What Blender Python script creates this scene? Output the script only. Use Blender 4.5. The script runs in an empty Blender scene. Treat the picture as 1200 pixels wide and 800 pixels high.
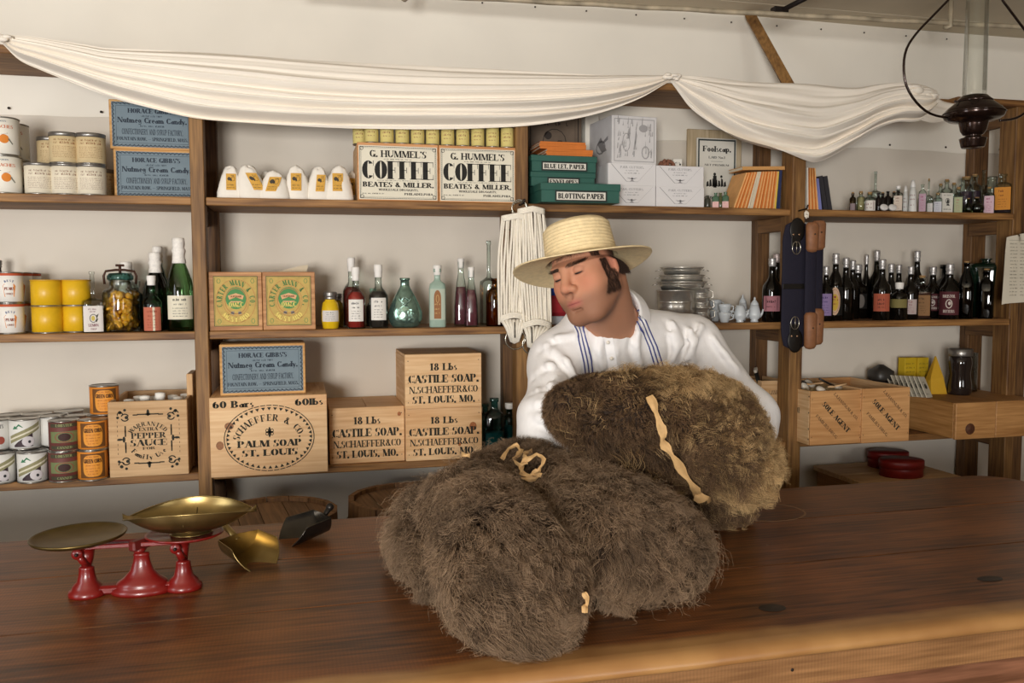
import bpy, math, random
import numpy as np
from mathutils import Vector, Matrix, Euler
R = math.radians
rnd = random.Random(7)
sc = bpy.context.scene
col = sc.collection

# ---------------------------------------------------------------- camera
EYE = 1.5
YAW, PITCH, ROLL, FPX = 0.24497, 0.069233, -0.0028098, 1002.68
_w = np.array([math.sin(YAW)*math.cos(PITCH), math.cos(YAW)*math.cos(PITCH), -math.sin(PITCH)])
_r0 = np.array([math.cos(YAW), -math.sin(YAW), 0.0]); _u0 = np.cross(_r0, _w)
_r = math.cos(ROLL)*_r0 + math.sin(ROLL)*_u0
_u = -math.sin(ROLL)*_r0 + math.cos(ROLL)*_u0
cam = bpy.data.objects.new('camera', bpy.data.cameras.new('camera'))
col.objects.link(cam)
cam.matrix_world = Matrix(((_r[0], _u[0], -_w[0], 0), (_r[1], _u[1], -_w[1], 0), (_r[2], _u[2], -_w[2], EYE), (0, 0, 0, 1)))
cam.data.sensor_width = 36; cam.data.lens = FPX/1200*36; cam.data.clip_start = .05
sc.camera = cam
CAM = np.array([0, 0, EYE])
def ray(x, y): return _w + (x-600)/FPX*_r - (y-400)/FPX*_u
def atY(x, y, Y):
    d = ray(x, y); return Vector(CAM + d*(Y/d[1]))
def atZ(x, y, Z):
    d = ray(x, y); return Vector(CAM + d*((Z-EYE)/d[2]))

# ---------------------------------------------------------------- light
world = bpy.data.worlds.new('world'); sc.world = world; world.use_nodes = True
world.node_tree.nodes['Background'].inputs[0].default_value = (.75, .85, 1, 1)
world.node_tree.nodes['Background'].inputs[1].default_value = .35
def area(name, loc, target, sx, sy, power, color):
    l = bpy.data.lights.new(name, 'AREA'); l.shape = 'RECTANGLE'; l.size = sx; l.size_y = sy
    l.energy = power; l.color = color
    o = bpy.data.objects.new(name, l); col.objects.link(o); o.location = loc
    o.rotation_euler = (Vector(target)-Vector(loc)).to_track_quat('-Z', 'Y').to_euler()
    return o
# daylight through the two street windows behind the photographer and the side door on the left
area('window_light_left', (-1.25, -2.42, 1.38), (-.35, 2.0, 1.5), .95, 1.0, 126, (1, .975, .94))
area('window_light_right', (1.75, -2.42, 1.38), (1.0, 2.0, 1.5),   .95, 1.0, 15, (1, .975, .94))
area('door_light', (-2.12, .6, 1.3), (.3, 1.7, 1.3), .9, 1.9, 24, (.9, .95, 1))
sc.view_settings.view_transform = 'Standard'; sc.view_settings.look = 'None'
sc.view_settings.gamma = 1; sc.view_settings.use_curve_mapping = False
sc.view_settings.exposure = .5
sc.cycles.use_denoising = True
sc.cycles.max_bounces = 8; sc.cycles.transparent_max_bounces = 12; sc.cycles.transmission_bounces = 8
sc.cycles.caustics_refractive = False; sc.cycles.caustics_reflective = False

# ---------------------------------------------------------------- materials
def lin(c): return c/12.92 if c <= .04045 else ((c+.055)/1.055)**2.4
def rgb(h): return tuple(lin(int(h[i:i+2], 16)/255) for i in (0, 2, 4)) + (1,)
_mats = {}
def mat(hexc, rough=.6, metal=0, trans=0, ior=1.45, coat=0, noise=0, nscale=20, bump=0, bscale=200, spec=.5, sheen=0):
    key = (hexc, rough, metal, trans, ior, coat, noise, nscale, bump, bscale, spec, sheen)
    if key in _mats: return _mats[key]
    m = bpy.data.materials.new('m_'+hexc); m.use_nodes = True
    nt = m.node_tree; b = nt.nodes['Principled BSDF']
    c = rgb(hexc)
    b.inputs['Base Color'].default_value = c
    b.inputs['Roughness'].default_value = rough; b.inputs['Metallic'].default_value = metal
    b.inputs['Transmission Weight'].default_value = trans; b.inputs['IOR'].default_value = ior
    b.inputs['Coat Weight'].default_value = coat; b.inputs['Specular IOR Level'].default_value = spec
    b.inputs['Sheen Weight'].default_value = sheen
    if noise or bump:
        tc = nt.nodes.new('ShaderNodeTexCoord')
    if noise:
        n = nt.nodes.new('ShaderNodeTexNoise'); n.inputs['Scale'].default_value = nscale; n.inputs['Detail'].default_value = 5
        nt.links.new(tc.outputs['Object'], n.inputs['Vector'])
        r = nt.nodes.new('ShaderNodeValToRGB')
        r.color_ramp.elements[0].position = .3; r.color_ramp.elements[1].position = .7
        r.color_ramp.elements[0].color = tuple(x*(1-noise) for x in c[:3])+(1,)
        r.color_ramp.elements[1].color = tuple(min(1, x*(1+noise*.6)) for x in c[:3])+(1,)
        nt.links.new(n.outputs['Fac'], r.inputs[0]); nt.links.new(r.outputs[0], b.inputs['Base Color'])
    if bump:
        n2 = nt.nodes.new('ShaderNodeTexNoise'); n2.inputs['Scale'].default_value = bscale; n2.inputs['Detail'].default_value = 3
        nt.links.new(tc.outputs['Object'], n2.inputs['Vector'])
        bp = nt.nodes.new('ShaderNodeBump'); bp.inputs['Strength'].default_value = bump; bp.inputs['Distance'].default_value = .003
        nt.links.new(n2.outputs['Fac'], bp.inputs['Height']); nt.links.new(bp.outputs[0], b.inputs['Normal'])
    _mats[key] = m
    return m
def glassy(hexc, edge=None, gloss=.04, k=1.0):
    '''thin blown glass: tinted clear, darker towards the edges, mirror-like at grazing angles'''
    key = ('glass', hexc, edge, gloss, k)
    if key in _mats: return _mats[key]
    m = bpy.data.materials.new('m_glass_'+hexc); m.use_nodes = True
    nt = m.node_tree; N = nt.nodes; L = nt.links; b = N['Principled BSDF']; N.remove(b)
    lw = N.new('ShaderNodeLayerWeight'); lw.inputs['Blend'].default_value = .35
    cr = N.new('ShaderNodeValToRGB'); cr.color_ramp.elements[0].position = .45; cr.color_ramp.elements[1].position = 1
    cr.color_ramp.elements[0].color = rgb(hexc); cr.color_ramp.elements[1].color = rgb(edge or hexc)
    L.new(lw.outputs['Facing'], cr.inputs[0])
    tr = N.new('ShaderNodeBsdfTransparent'); L.new(cr.outputs[0], tr.inputs[0])
    gl = N.new('ShaderNodeBsdfGlossy'); gl.inputs['Roughness'].default_value = gloss
    fr = N.new('ShaderNodeFresnel'); fr.inputs['IOR'].default_value = 1.5
    mu = N.new('ShaderNodeMath'); mu.operation = 'MULTIPLY_ADD'; mu.inputs[1].default_value = .7*k; mu.inputs[2].default_value = .02; mu.use_clamp = True
    L.new(fr.outputs[0], mu.inputs[0])
    mx = N.new('ShaderNodeMixShader'); L.new(mu.outputs[0], mx.inputs[0]); L.new(tr.outputs[0], mx.inputs[1]); L.new(gl.outputs[0], mx.inputs[2])
    L.new(mx.outputs[0], N['Material Output'].inputs['Surface'])
    _mats[key] = m
    return m
def wood(light, dark, axis='X', rough=.6, scale=1.0, knots=0, ring=9.0, coat=0, saw=0, knotcol='4a2a14'):
    key = ('wood', light, dark, axis, rough, scale, knots, ring, coat, saw)
    if key in _mats: return _mats[key]
    m = bpy.data.materials.new('m_wood_'+light); m.use_nodes = True
    nt = m.node_tree; N = nt.nodes; L = nt.links; b = N['Principled BSDF']
    b.inputs['Roughness'].default_value = rough; b.inputs['Coat Weight'].default_value = coat
    b.inputs['Coat Roughness'].default_value = .25
    tc = N.new('ShaderNodeTexCoord'); oi = N.new('ShaderNodeObjectInfo')
    add = N.new('ShaderNodeVectorMath'); add.operation = 'MULTIPLY_ADD'
    add.inputs[1].default_value = (1, 1, 1)
    sv = N.new('ShaderNodeVectorMath'); sv.operation = 'SCALE'; sv.inputs[0].default_value = (3.1, 7.7, 5.3)
    L.new(oi.outputs['Random'], sv.inputs['Scale'])
    L.new(tc.outputs['Object'], add.inputs[0]); L.new(sv.outputs[0], add.inputs[2])
    mp = N.new('ShaderNodeMapping')
    s = {'X': (.06, 1, 1), 'Y': (1, .06, 1), 'Z': (1, 1, .06)}[axis]
    mp.inputs['Scale'].default_value = tuple(q*scale for q in s)
    L.new(add.outputs[0], mp.inputs['Vector'])
    n1 = N.new('ShaderNodeTexNoise'); n1.inputs['Scale'].default_value = ring; n1.inputs['Detail'].default_value = 4; n1.inputs['Distortion'].default_value = .6
    L.new(mp.outputs[0], n1.inputs['Vector'])
    mu = N.new('ShaderNodeMath'); mu.operation = 'MULTIPLY'; mu.inputs[1].default_value = 22
    L.new(n1.outputs['Fac'], mu.inputs[0])
    sn = N.new('ShaderNodeMath'); sn.operation = 'SINE'; L.new(mu.outputs[0], sn.inputs[0])
    n2 = N.new('ShaderNodeTexNoise'); n2.inputs['Scale'].default_value = 120; n2.inputs['Detail'].default_value = 2
    L.new(mp.outputs[0], n2.inputs['Vector'])
    n3 = N.new('ShaderNodeTexNoise'); n3.inputs['Scale'].default_value = 3.5; n3.inputs['Detail'].default_value = 3
    L.new(add.outputs[0], n3.inputs['Vector'])
    a1 = N.new('ShaderNodeMath'); a1.operation = 'MULTIPLY_ADD'; a1.inputs[1].default_value = .07
    L.new(sn.outputs[0], a1.inputs[0]); L.new(n2.outputs['Fac'], a1.inputs[2])
    a2 = N.new('ShaderNodeMath'); a2.operation = 'MULTIPLY_ADD'; a2.inputs[1].default_value = .75
    L.new(n3.outputs['Fac'], a2.inputs[0]); L.new(a1.outputs[0], a2.inputs[2])
    r = N.new('ShaderNodeValToRGB'); r.color_ramp.elements[0].position = .45; r.color_ramp.elements[1].position = 1.0
    r.color_ramp.elements[0].color = rgb(dark); r.color_ramp.elements[1].color = rgb(light)
    sub = N.new('ShaderNodeMath'); sub.operation = 'SUBTRACT'; sub.inputs[1].default_value = .15
    L.new(a2.outputs[0], sub.inputs[0]); L.new(sub.outputs[0], r.inputs[0])
    out = r.outputs[0]
    if saw:     # rough saw marks across the grain
        wv = N.new('ShaderNodeTexWave'); wv.bands_direction = axis; wv.inputs['Scale'].default_value = 55; wv.inputs['Distortion'].default_value = 1.5
        L.new(add.outputs[0], wv.inputs['Vector'])
        mx = N.new('ShaderNodeMix'); mx.data_type = 'RGBA'; mx.blend_type = 'MULTIPLY'
        mx.inputs[7].default_value = (.55, .5, .45, 1)
        ms = N.new('ShaderNodeMath'); ms.operation = 'MULTIPLY'; ms.inputs[1].default_value = saw
        L.new(wv.outputs['Fac'], ms.inputs[0]); L.new(ms.outputs[0], mx.inputs[0]); L.new(out, mx.inputs[6]); out = mx.outputs[2]
    if knots:
        vo = N.new('ShaderNodeTexVoronoi'); vo.inputs['Scale'].default_value = knots
        L.new(add.outputs[0], vo.inputs['Vector'])
        kr = N.new('ShaderNodeValToRGB'); kr.color_ramp.elements[0].position = .05; kr.color_ramp.elements[1].position = .16
        kr.color_ramp.elements[0].color = (1, 1, 1, 1); kr.color_ramp.elements[1].color = (0, 0, 0, 1)
        L.new(vo.outputs['Distance'], kr.inputs[0])
        mx = N.new('ShaderNodeMix'); mx.data_type = 'RGBA'; mx.inputs[7].default_value = rgb(knotcol)
        ms = N.new('ShaderNodeMath'); ms.operation = 'MULTIPLY'; ms.inputs[1].default_value = .75
        L.new(kr.outputs[0], ms.inputs[0]); L.new(ms.outputs[0], mx.inputs[0]); L.new(out, mx.inputs[6]); out = mx.outputs[2]
    L.new(out, b.inputs['Base Color'])
    bp = N.new('ShaderNodeBump'); bp.inputs['Strength'].default_value = .25; bp.inputs['Distance'].default_value = .001
    L.new(a1.outputs[0], bp.inputs['Height']); L.new(bp.outputs[0], b.inputs['Normal'])
    _mats[key] = m
    return m

# ---------------------------------------------------------------- mesh builder
def arr(v): return np.asarray(v, dtype=np.float64)
class MB:
    def __init__(s): s.v = []; s.f = []; s.m = []; s.sm = []
    def add(s, vs, fs, smooth=False, mi=0):
        o = len(s.v); s.v.extend([tuple(p) for p in vs])
        s.f.extend([tuple(i+o for i in f) for f in fs]); s.m.extend([mi]*len(fs)); s.sm.extend([smooth]*len(fs))
        return s
    def box(s, x0, x1, y0, y1, z0, z1, c=0, mi=0, M=None):
        lo = (x0, y0, z0); hi = (x1, y1, z1)
        if c <= 0:
            vs = [(x, y, z) for x in (x0, x1) for y in (y0, y1) for z in (z0, z1)]
            fs = [(0, 1, 3, 2), (4, 6, 7, 5), (0, 4, 5, 1), (2, 3, 7, 6), (0, 2, 6, 4), (1, 5, 7, 3)]
        else:
            c = min(c, (x1-x0)*.45, (y1-y0)*.45, (z1-z0)*.45)
            idx = {}; vs = []
            for sx in (0, 1):
                for sy in (0, 1):
                    for sz in (0, 1):
                        s_ = (sx, sy, sz)
                        for ax in range(3):
                            p = []
                            for k in range(3):
                                e = hi[k] if s_[k] else lo[k]
                                if k != ax: e += -c if s_[k] else c
                                p.append(e)
                            idx[s_+(ax,)] = len(vs); vs.append(tuple(p))
            fs = []
            for ax in range(3):
                a, b = [k for k in range(3) if k != ax]
                for sd in (0, 1):
                    q = []
                    for (u, v) in ((0, 0), (1, 0), (1, 1), (0, 1)):
                        t = [0, 0, 0]; t[ax] = sd; t[a] = u; t[b] = v; q.append(idx[tuple(t)+(ax,)])
                    fs.append(tuple(q) if (sd == 1) ^ (ax == 1) else tuple(reversed(q)))
                for u in (0, 1):
                    for v in (0, 1):
                        q = []
                        for (w_, fax) in ((0, a), (0, b), (1, b), (1, a)):
                            t = [0, 0, 0]; t[ax] = w_; t[a] = u; t[b] = v; q.append(idx[tuple(t)+(fax,)])
                        fs.append(tuple(q))
            for sx in (0, 1):
                for sy in (0, 1):
                    for sz in (0, 1): fs.append(tuple(idx[(sx, sy, sz, k)] for k in range(3)))
        if M is not None: vs = [tuple(M @ Vector(p)) for p in vs]
        return s.add(vs, fs, False, mi)
    def lathe(s, prof, seg=24, c=(0, 0, 0), sx=1, sy=1, p=2, smooth=True, mi=0, M=None, a0=0, a1=360):
        full = abs(a1-a0) >= 360
        n = seg if full else seg+1
        vs = []; fs = []
        for (r, z) in prof:
            for i in range(n):
                a = R(a0) + R(a1-a0)*i/seg
                ca, sa = math.cos(a), math.sin(a)
                k = 1 if p == 2 else (abs(ca)**p+abs(sa)**p)**(-1/p)
                vs.append((c[0]+r*k*ca*sx, c[1]+r*k*sa*sy, c[2]+z))
        for j in range(len(prof)-1):
            for i in range(seg):
                i2 = (i+1) % n
                fs.append((j*n+i, j*n+i2, (j+1)*n+i2, (j+1)*n+i))
        if M is not None: vs = [tuple(M @ Vector(q)) for q in vs]
        return s.add(vs, fs, smooth, mi)
    def tube(s, pts, r, seg=8, mi=0, flat=1.0, cap=True, up=None):
        pts = [Vector(p) for p in pts]; n = len(pts)
        rr = r if hasattr(r, '__len__') else [r]*n
        vs = []; fs = []
        t = (pts[1]-pts[0]).normalized()
        ref = Vector(up) if up else (Vector((0, 0, 1)) if abs(t.z) < .9 else Vector((1, 0, 0)))
        nx = t.cross(ref).normalized()
        for i, p in enumerate(pts):
            t = (pts[min(i+1, n-1)]-pts[max(i-1, 0)]).normalized()
            nx = (nx - t*nx.dot(t)).normalized(); ny = t.cross(nx)
            for k in range(seg):
                a = 2*math.pi*k/seg
                vs.append(tuple(p+nx*math.cos(a)*rr[i]+ny*math.sin(a)*rr[i]*flat))
        for i in range(n-1):
            for k in range(seg):
                k2 = (k+1) % seg
                fs.append((i*seg+k, i*seg+k2, (i+1)*seg+k2, (i+1)*seg+k))
        if cap: fs.append(tuple(range(seg-1, -1, -1))); fs.append(tuple((n-1)*seg+k for k in range(seg)))
        return s.add(vs, fs, True, mi)
    def ball(s, c, r, seg=16, rings=10, mi=0, M=None):
        rx, ry, rz = r if hasattr(r, '__len__') else (r, r, r)
        prof = [(max(1e-5, math.sin(math.pi*j/rings)), -math.cos(math.pi*j/rings)) for j in range(rings+1)]
        vs = []; fs = []
        for (q, z) in prof:
            for i in range(seg):
                a = 2*math.pi*i/seg
                vs.append((c[0]+rx*q*math.cos(a), c[1]+ry*q*math.sin(a), c[2]+rz*z))
        for j in range(rings):
            for i in range(seg):
                i2 = (i+1) % seg; fs.append((j*seg+i, j*seg+i2, (j+1)*seg+i2, (j+1)*seg+i))
        if M is not None: vs = [tuple(M @ Vector(p)) for p in vs]
        return s.add(vs, fs, True, mi)
    def grid(s, P, smooth=True, mi=0, thick=0):
        n = len(P); m = len(P[0])
        vs = [tuple(p) for row in P for p in row]
        fs = [(i*m+j, i*m+j+1, (i+1)*m+j+1, (i+1)*m+j) for i in range(n-1) for j in range(m-1)]
        return s.add(vs, fs, smooth, mi)
    def polys(s, ps, fn, mi=0):
        for q in ps: s.add([fn(x, y) for x, y in q], [tuple(range(len(q)))], False, mi)
        return s
    def build(s, name, mats, parent=None, loc=None, rot=None):
        me = bpy.data.meshes.new(name)
        me.from_pydata(s.v, [], s.f)
        if not isinstance(mats, (list, tuple)): mats = [mats]
        for q in mats: me.materials.append(q)
        me.polygons.foreach_set('use_smooth', s.sm)
        if len(mats) > 1: me.polygons.foreach_set('material_index', s.m)
        me.update()
        return link(name, me, parent, loc, rot)
def link(name, data, parent=None, loc=None, rot=None):
    o = bpy.data.objects.new(name, data); col.objects.link(o)
    if parent is not None: o.parent = parent
    if loc is not None: o.location = loc
    if rot is not None: o.rotation_euler = rot
    return o
def tag(o, label, cat, group=None):
    o['label'] = label; o['category'] = cat
    if group: o['group'] = group
    return o
def thing(name, label, cat, loc, rz=0, group=None):
    o = bpy.data.objects.new(name, None); col.objects.link(o); o.empty_display_size = .03
    o.location = loc; o.rotation_euler = (0, 0, rz)
    return tag(o, label, cat, group)
def struct(o): o['kind'] = 'structure'; return o
def stuff(o): o['kind'] = 'stuff'; return o
def face_cam(x, y): return math.atan2(x, y)*-1      # turn so that local -Y looks at the camera's column
def clone(o, label=None, loc=None, rz=None):
    r = o.copy(); col.objects.link(r)
    if label: r['label'] = label
    if loc is not None: r.location = loc
    if rz is not None: r.rotation_euler = (0, 0, rz)
    for ch in list(o.children):
        c = ch.copy(); col.objects.link(c); c.parent = r
        for g in list(ch.children):
            d = g.copy(); col.objects.link(d); d.parent = c
    return r

# ---------------------------------------------------------------- lettering (own slab-serif glyphs)
def _bar(x0, y0, x1, y1): return [(x0, y0), (x1, y0), (x1, y1), (x0, y1)]
SER = dict(A='.1,0 .8,0', H='', K='.79,0 .77,1', V='.12,1 .78,1', W='.1,1 1.12,1 .62,1', X='.12,0 .75,0 .12,1 .75,1', Y='.1,1 .75,1')
GLY = {
 'A': (.9, [('d', .12, 0, .45, 1, 0), ('d', .45, 1, .78, 0, 1), ('h', .2, .66, .33)]),
 'B': (.84, [('s', .18, 0, 1), ('a', .38, .75, .34, .27, -90, 90), ('a', .4, .26, .38, .27, -90, 90), ('h', .18, .42, .03), ('h', .18, .42, .5), ('h', .18, .42, .97)]),
 'C': (.82, [('a', .43, .5, .41, .5, 42, 318), ('e', .76, 1, -1), ('e', .76, 0, 1)]),
 'D': (.9, [('s', .18, 0, 1), ('a', .36, .5, .48, .5, -90, 90), ('h', .18, .38, .03), ('h', .18, .38, .97)]),
 'E': (.8, [('s', .18, 0, 1), ('h', .18, .72, .03), ('h', .18, .7, .97), ('h', .18, .48, .5), ('e', .7, 1, -1), ('e', .72, 0, 1), ('e', .5, .36, 1), ('e', .5, .64, -1)]),
 'F': (.78, [('s', .18, 0, 1), ('h', .18, .7, .97), ('h', .18, .48, .5), ('e', .7, 1, -1), ('e', .5, .36, 1), ('e', .5, .64, -1)]),
 'G': (.9, [('a', .43, .5, .41, .5, 42, 318), ('e', .76, 1, -1), ('s', .72, 0, .42)]),
 'H': (.98, [('s', .18, 0, 1), ('s', .8, 0, 1), ('h', .2, .8, .5)]),
 'I': (.4, [('s', .2, 0, 1)]),
 'J': (.58, [('s', .38, .25, 1), ('a', .25, .22, .22, .22, 150, 360)]),
 'K': (.95, [('s', .18, 0, 1), ('d', .26, .4, .77, 1, 0), ('d', .42, .6, .79, 0, 1)]),
 'L': (.78, [('s', .18, 0, 1), ('h', .18, .72, .03), ('e', .72, 0, 1)]),
 'M': (1.15, [('n', .14, 0, 1), ('d', .2, 1, .56, .03, 1), ('d', .56, .03, .9, 1, 0), ('s', .97, 0, 1)]),
 'N': (1.0, [('n', .14, 0, 1), ('d', .2, 1, .82, 0, 1), ('n', .86, 0, 1)]),
 'O': (.88, [('a', .44, .5, .42, .51, 0, 360)]),
 'P': (.84, [('s', .18, 0, 1), ('a', .4, .73, .38, .29, -90, 90), ('h', .18, .44, .46), ('h', .18, .44, .97)]),
 'R': (.92, [('s', .18, 0, 1), ('a', .4, .74, .36, .28, -90, 90), ('h', .18, .44, .48), ('h', .18, .44, .97), ('d', .42, .5, .8, 0, 1)]),
 'S': (.7, [('a', .34, .74, .29, .27, 60, 270), ('a', .34, .26, .32, .28, -120, 90), ('e', .6, 1, -1), ('e', .06, 0, 1)]),
 'T': (.84, [('s', .42, 0, 1), ('h', .05, .79, .97), ('e', .07, 1, -1), ('e', .77, 1, -1)]),
 'U': (.95, [('s', .18, .28, 1), ('a', .46, .3, .37, .31, 180, 360), ('n', .82, .28, 1)]),
 'V': (.88, [('d', .12, 1, .44, 0, 1), ('d', .44, 0, .78, 1, 0)]),
 'W': (1.25, [('d', .12, 1, .38, 0, 1), ('d', .38, 0, .62, 1, 0), ('d', .62, 1, .88, 0, 1), ('d', .88, 0, 1.12, 1, 0)]),
 'X': (.88, [('d', .12, 1, .75, 0, 1), ('d', .12, 0, .75, 1, 0)]),
 'Y': (.86, [('d', .1, 1, .42, .42, 1), ('d', .42, .42, .75, 1, 0), ('s', .43, 0, .45)]),
 'Z': (.75, [('h', .08, .66, .03), ('h', .08, .66, .97), ('d', .12, 0, .6, 1, 1), ('e', .66, 0, 1), ('e', .1, 1, -1)]),
 '&': (.95, [('a', .4, .77, .22, .24, 0, 360), ('a', .38, .27, .34, .28, 30, 360), ('d', .3, .7, .82, 0, 1)]),
 '.': (.3, [('q', .15, .09)]), ',': (.3, [('q', .15, .06)]), "'": (.25, [('q', .12, .88)]), '-': (.5, [('h', .1, .4, .42)]), ' ': (.42, []),
 '0': (.76, [('a', .38, .5, .36, .51, 0, 360)]), '1': (.48, [('s', .26, 0, 1), ('d', .04, .78, .24, .97, 0)]),
 '5': (.7, [('a', .33, .32, .32, .34, -140, 110), ('h', .15, .6, .95), ('n', .15, .55, 1)]),
 '6': (.74, [('a', .37, .32, .34, .34, 0, 360), ('a', .5, .5, .47, .5, 110, 200)]),
 '8': (.74, [('a', .37, .76, .26, .25, 0, 360), ('a', .37, .27, .33, .29, 0, 360)]),
 'a': (.62, [('a', .26, .24, .24, .25, 0, 360), ('s', .46, 0, .55)]), 'b': (.66, [('s', .14, 0, 1), ('a', .36, .3, .26, .31, -150, 150)]),
 'c': (.55, [('a', .3, .32, .27, .33, 40, 320)]), 'd': (.68, [('a', .28, .3, .25, .31, 0, 360), ('s', .5, 0, 1)]),
 'e': (.58, [('a', .3, .32, .27, .33, 0, 310), ('h', .06, .52, .34)]), 'f': (.42, [('s', .18, 0, .85), ('h', .03, .38, .62), ('a', .3, .82, .16, .17, 0, 180)]),
 'g': (.66, [('a', .28, .34, .25, .3, 0, 360), ('n', .52, -.15, .6), ('a', .3, -.15, .25, .15, 180, 360)]),
 'i': (.32, [('s', .15, 0, .62), ('q', .15, .84)]), 'l': (.32, [('s', .15, 0, 1)]),
 'm': (.98, [('s', .14, 0, .62), ('a', .34, .4, .2, .24, 0, 180), ('s', .46, 0, .45), ('a', .64, .4, .2, .24, 0, 180), ('s', .8, 0, .45)]),
 'n': (.66, [('s', .14, 0, .62), ('a', .36, .4, .2, .24, 0, 180), ('s', .5, 0, .45)]), 'o': (.62, [('a', .31, .32, .28, .34, 0, 360)]),
 'p': (.66, [('s', .14, -.3, .62), ('a', .36, .32, .26, .31, -150, 150)]), 'r': (.5, [('s', .14, 0, .62), ('a', .32, .4, .18, .24, 30, 180)]),
 's': (.5, [('a', .26, .48, .2, .17, 60, 270), ('a', .24, .17, .2, .18, -120, 90)]), 't': (.42, [('s', .18, 0, .9), ('h', .03, .38, .62)]),
 'u': (.66, [('s', .14, .2, .62), ('a', .32, .22, .23, .23, 180, 360), ('s', .5, 0, .62)]), 'y': (.6, [('d', .08, .62, .32, 0, 1), ('d', .18, -.3, .52, .62, 0)]),
}
def glyph(ch, T=.2, t=.07, st=False, serif=True):
    """polygons of one character, cap height 1"""
    w, prims = GLY.get(ch, GLY['I']); out = []
    sl = .075
    for p in prims:
        k = p[0]
        if k in 'sn':
            x, y0, y1 = p[1:]; tw = T if k == 's' else t
            if st and y1-y0 > .8 and k == 's':
                out.append(_bar(x-tw/2, y0, x+tw/2, y1))
            else: out.append(_bar(x-tw/2, y0, x+tw/2, y1))
            if serif:
                for yy, d in ((y0, t), (y1, -t)):
                    if yy in (0, 1, .62, .42, .55): out.append(_bar(x-tw/2-sl, min(yy, yy+d), x+tw/2+sl, max(yy, yy+d)))
        elif k == 'h':
            x0, x1, y = p[1:]; g = T*.62 if st else 0
            out.append(_bar(x0+g, y-t/2, x1-(g*.3), y+t/2))
        elif k == 'e':
            x, y, d = p[1:]
            out.append([(x-t*.5, y), (x+t*.6, y), (x+t*.6, y+d*.3), (x-t*.0, y+d*.3)] if d > 0 else [(x, y+d*.3), (x+t*.6, y+d*.3), (x+t*.6, y), (x-t*.5, y)])
        elif k == 'q':
            x, y = p[1:]; q = max(.09, T*.5); out.append(_bar(x-q, y-q, x+q, y+q))
        elif k == 'd':
            x0, y0, x1, y1, h = p[1:]; hw = (T if h else t)*.55
            if not h and st: x0, y0, x1, y1 = x0+(x1-x0)*.04, y0+(y1-y0)*.04, x1-(x1-x0)*.12, y1-(y1-y0)*.12
            q = [(x0-hw, y0), (x0+hw, y0), (x1+hw, y1), (x1-hw, y1)]
            out.append(q if y1 > y0 else q[::-1])
        elif k == 'a':
            cx, cy, rx, ry, a0, a1 = p[1:]
            n = max(6, int(abs(a1-a0)/20)); Tx = min(T*1.08, rx*.85)
            for i in range(n):
                b0, b1 = R(a0+(a1-a0)*i/n), R(a0+(a1-a0)*(i+1)/n)
                if st and abs(math.sin((b0+b1)/2)) > .955: continue
                out.append([(cx+rx*math.cos(b0), cy+ry*math.sin(b0)), (cx+rx*math.cos(b1), cy+ry*math.sin(b1)),
                            (cx+(rx-Tx)*math.cos(b1), cy+(ry-t)*math.sin(b1)), (cx+(rx-Tx)*math.cos(b0), cy+(ry-t)*math.sin(b0))])
    if serif and ch in SER:
        for q in SER[ch].split():
            x, y = map(float, q.split(',')); yy = t if y == 0 else -t
            out.append(_bar(x-.14, min(y, y+yy), x+.14, max(y, y+yy)))
    return w, out
def text(s, cx, y, w=None, h=.01, T=.2, t=.07, st=False, serif=True, track=.0, align='c'):
    """polygons of a line of lettering of height h squeezed to width w"""
    X = 0; raw = []
    for ch in s:
        gw, g = glyph(ch, T, t, st, serif)
        raw += [[(X+a, b) for a, b in q] for q in g]; X += gw+track
    X -= track
    kx = h if w is None else w/X
    x0 = {'c': cx-X*kx/2, 'l': cx, 'r': cx-X*kx}[align]
    return [[(x0+a*kx, y+b*h) for a, b in q] for q in raw]
def arctext(s, cx, cy, rx, ry, a0, a1, h, T=.2, t=.07, st=False, inward=False, kw=1.0, serif=True):
    out = []; n = len(s)
    for i, ch in enumerate(s):
        if ch == ' ': continue
        a = R(a0+(a1-a0)*(i+.5)/n)
        gw, g = glyph(ch, T, t, st, serif)
        px, py = cx+rx*math.cos(a), cy+ry*math.sin(a)
        tx, ty = -rx*math.sin(a), ry*math.cos(a); L = math.hypot(tx, ty); tx, ty = tx/L, ty/L
        if not inward: tx, ty = -tx, -ty      # letters read clockwise, tops outward
        nx, ny = -ty, tx
        out += [[(px+(u-gw/2)*h*kw*tx+(v-.5)*h*nx, py+(u-gw/2)*h*kw*ty+(v-.5)*h*ny) for u, v in q] for q in g]
    return out
def rule(x0, x1, y, t): return [_bar(x0, y-t/2, x1, y+t/2)]
def frame2(x0, x1, y0, y1, t):
    return [_bar(x0, y0, x1, y0+t), _bar(x0, y1-t, x1, y1), _bar(x0, y0+t, x0+t, y1-t), _bar(x1-t, y0+t, x1, y1-t)]
def ring2(cx, cy, rx, ry, t, n=24, a0=0, a1=360):
    out = []
    for i in range(n):
        b0, b1 = R(a0+(a1-a0)*i/n), R(a0+(a1-a0)*(i+1)/n)
        out.append([(cx+rx*math.cos(b0), cy+ry*math.sin(b0)), (cx+rx*math.cos(b1), cy+ry*math.sin(b1)),
                    (cx+(rx-t)*math.cos(b1), cy+(ry-t)*math.sin(b1)), (cx+(rx-t)*math.cos(b0), cy+(ry-t)*math.sin(b0))])
    return out
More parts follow.
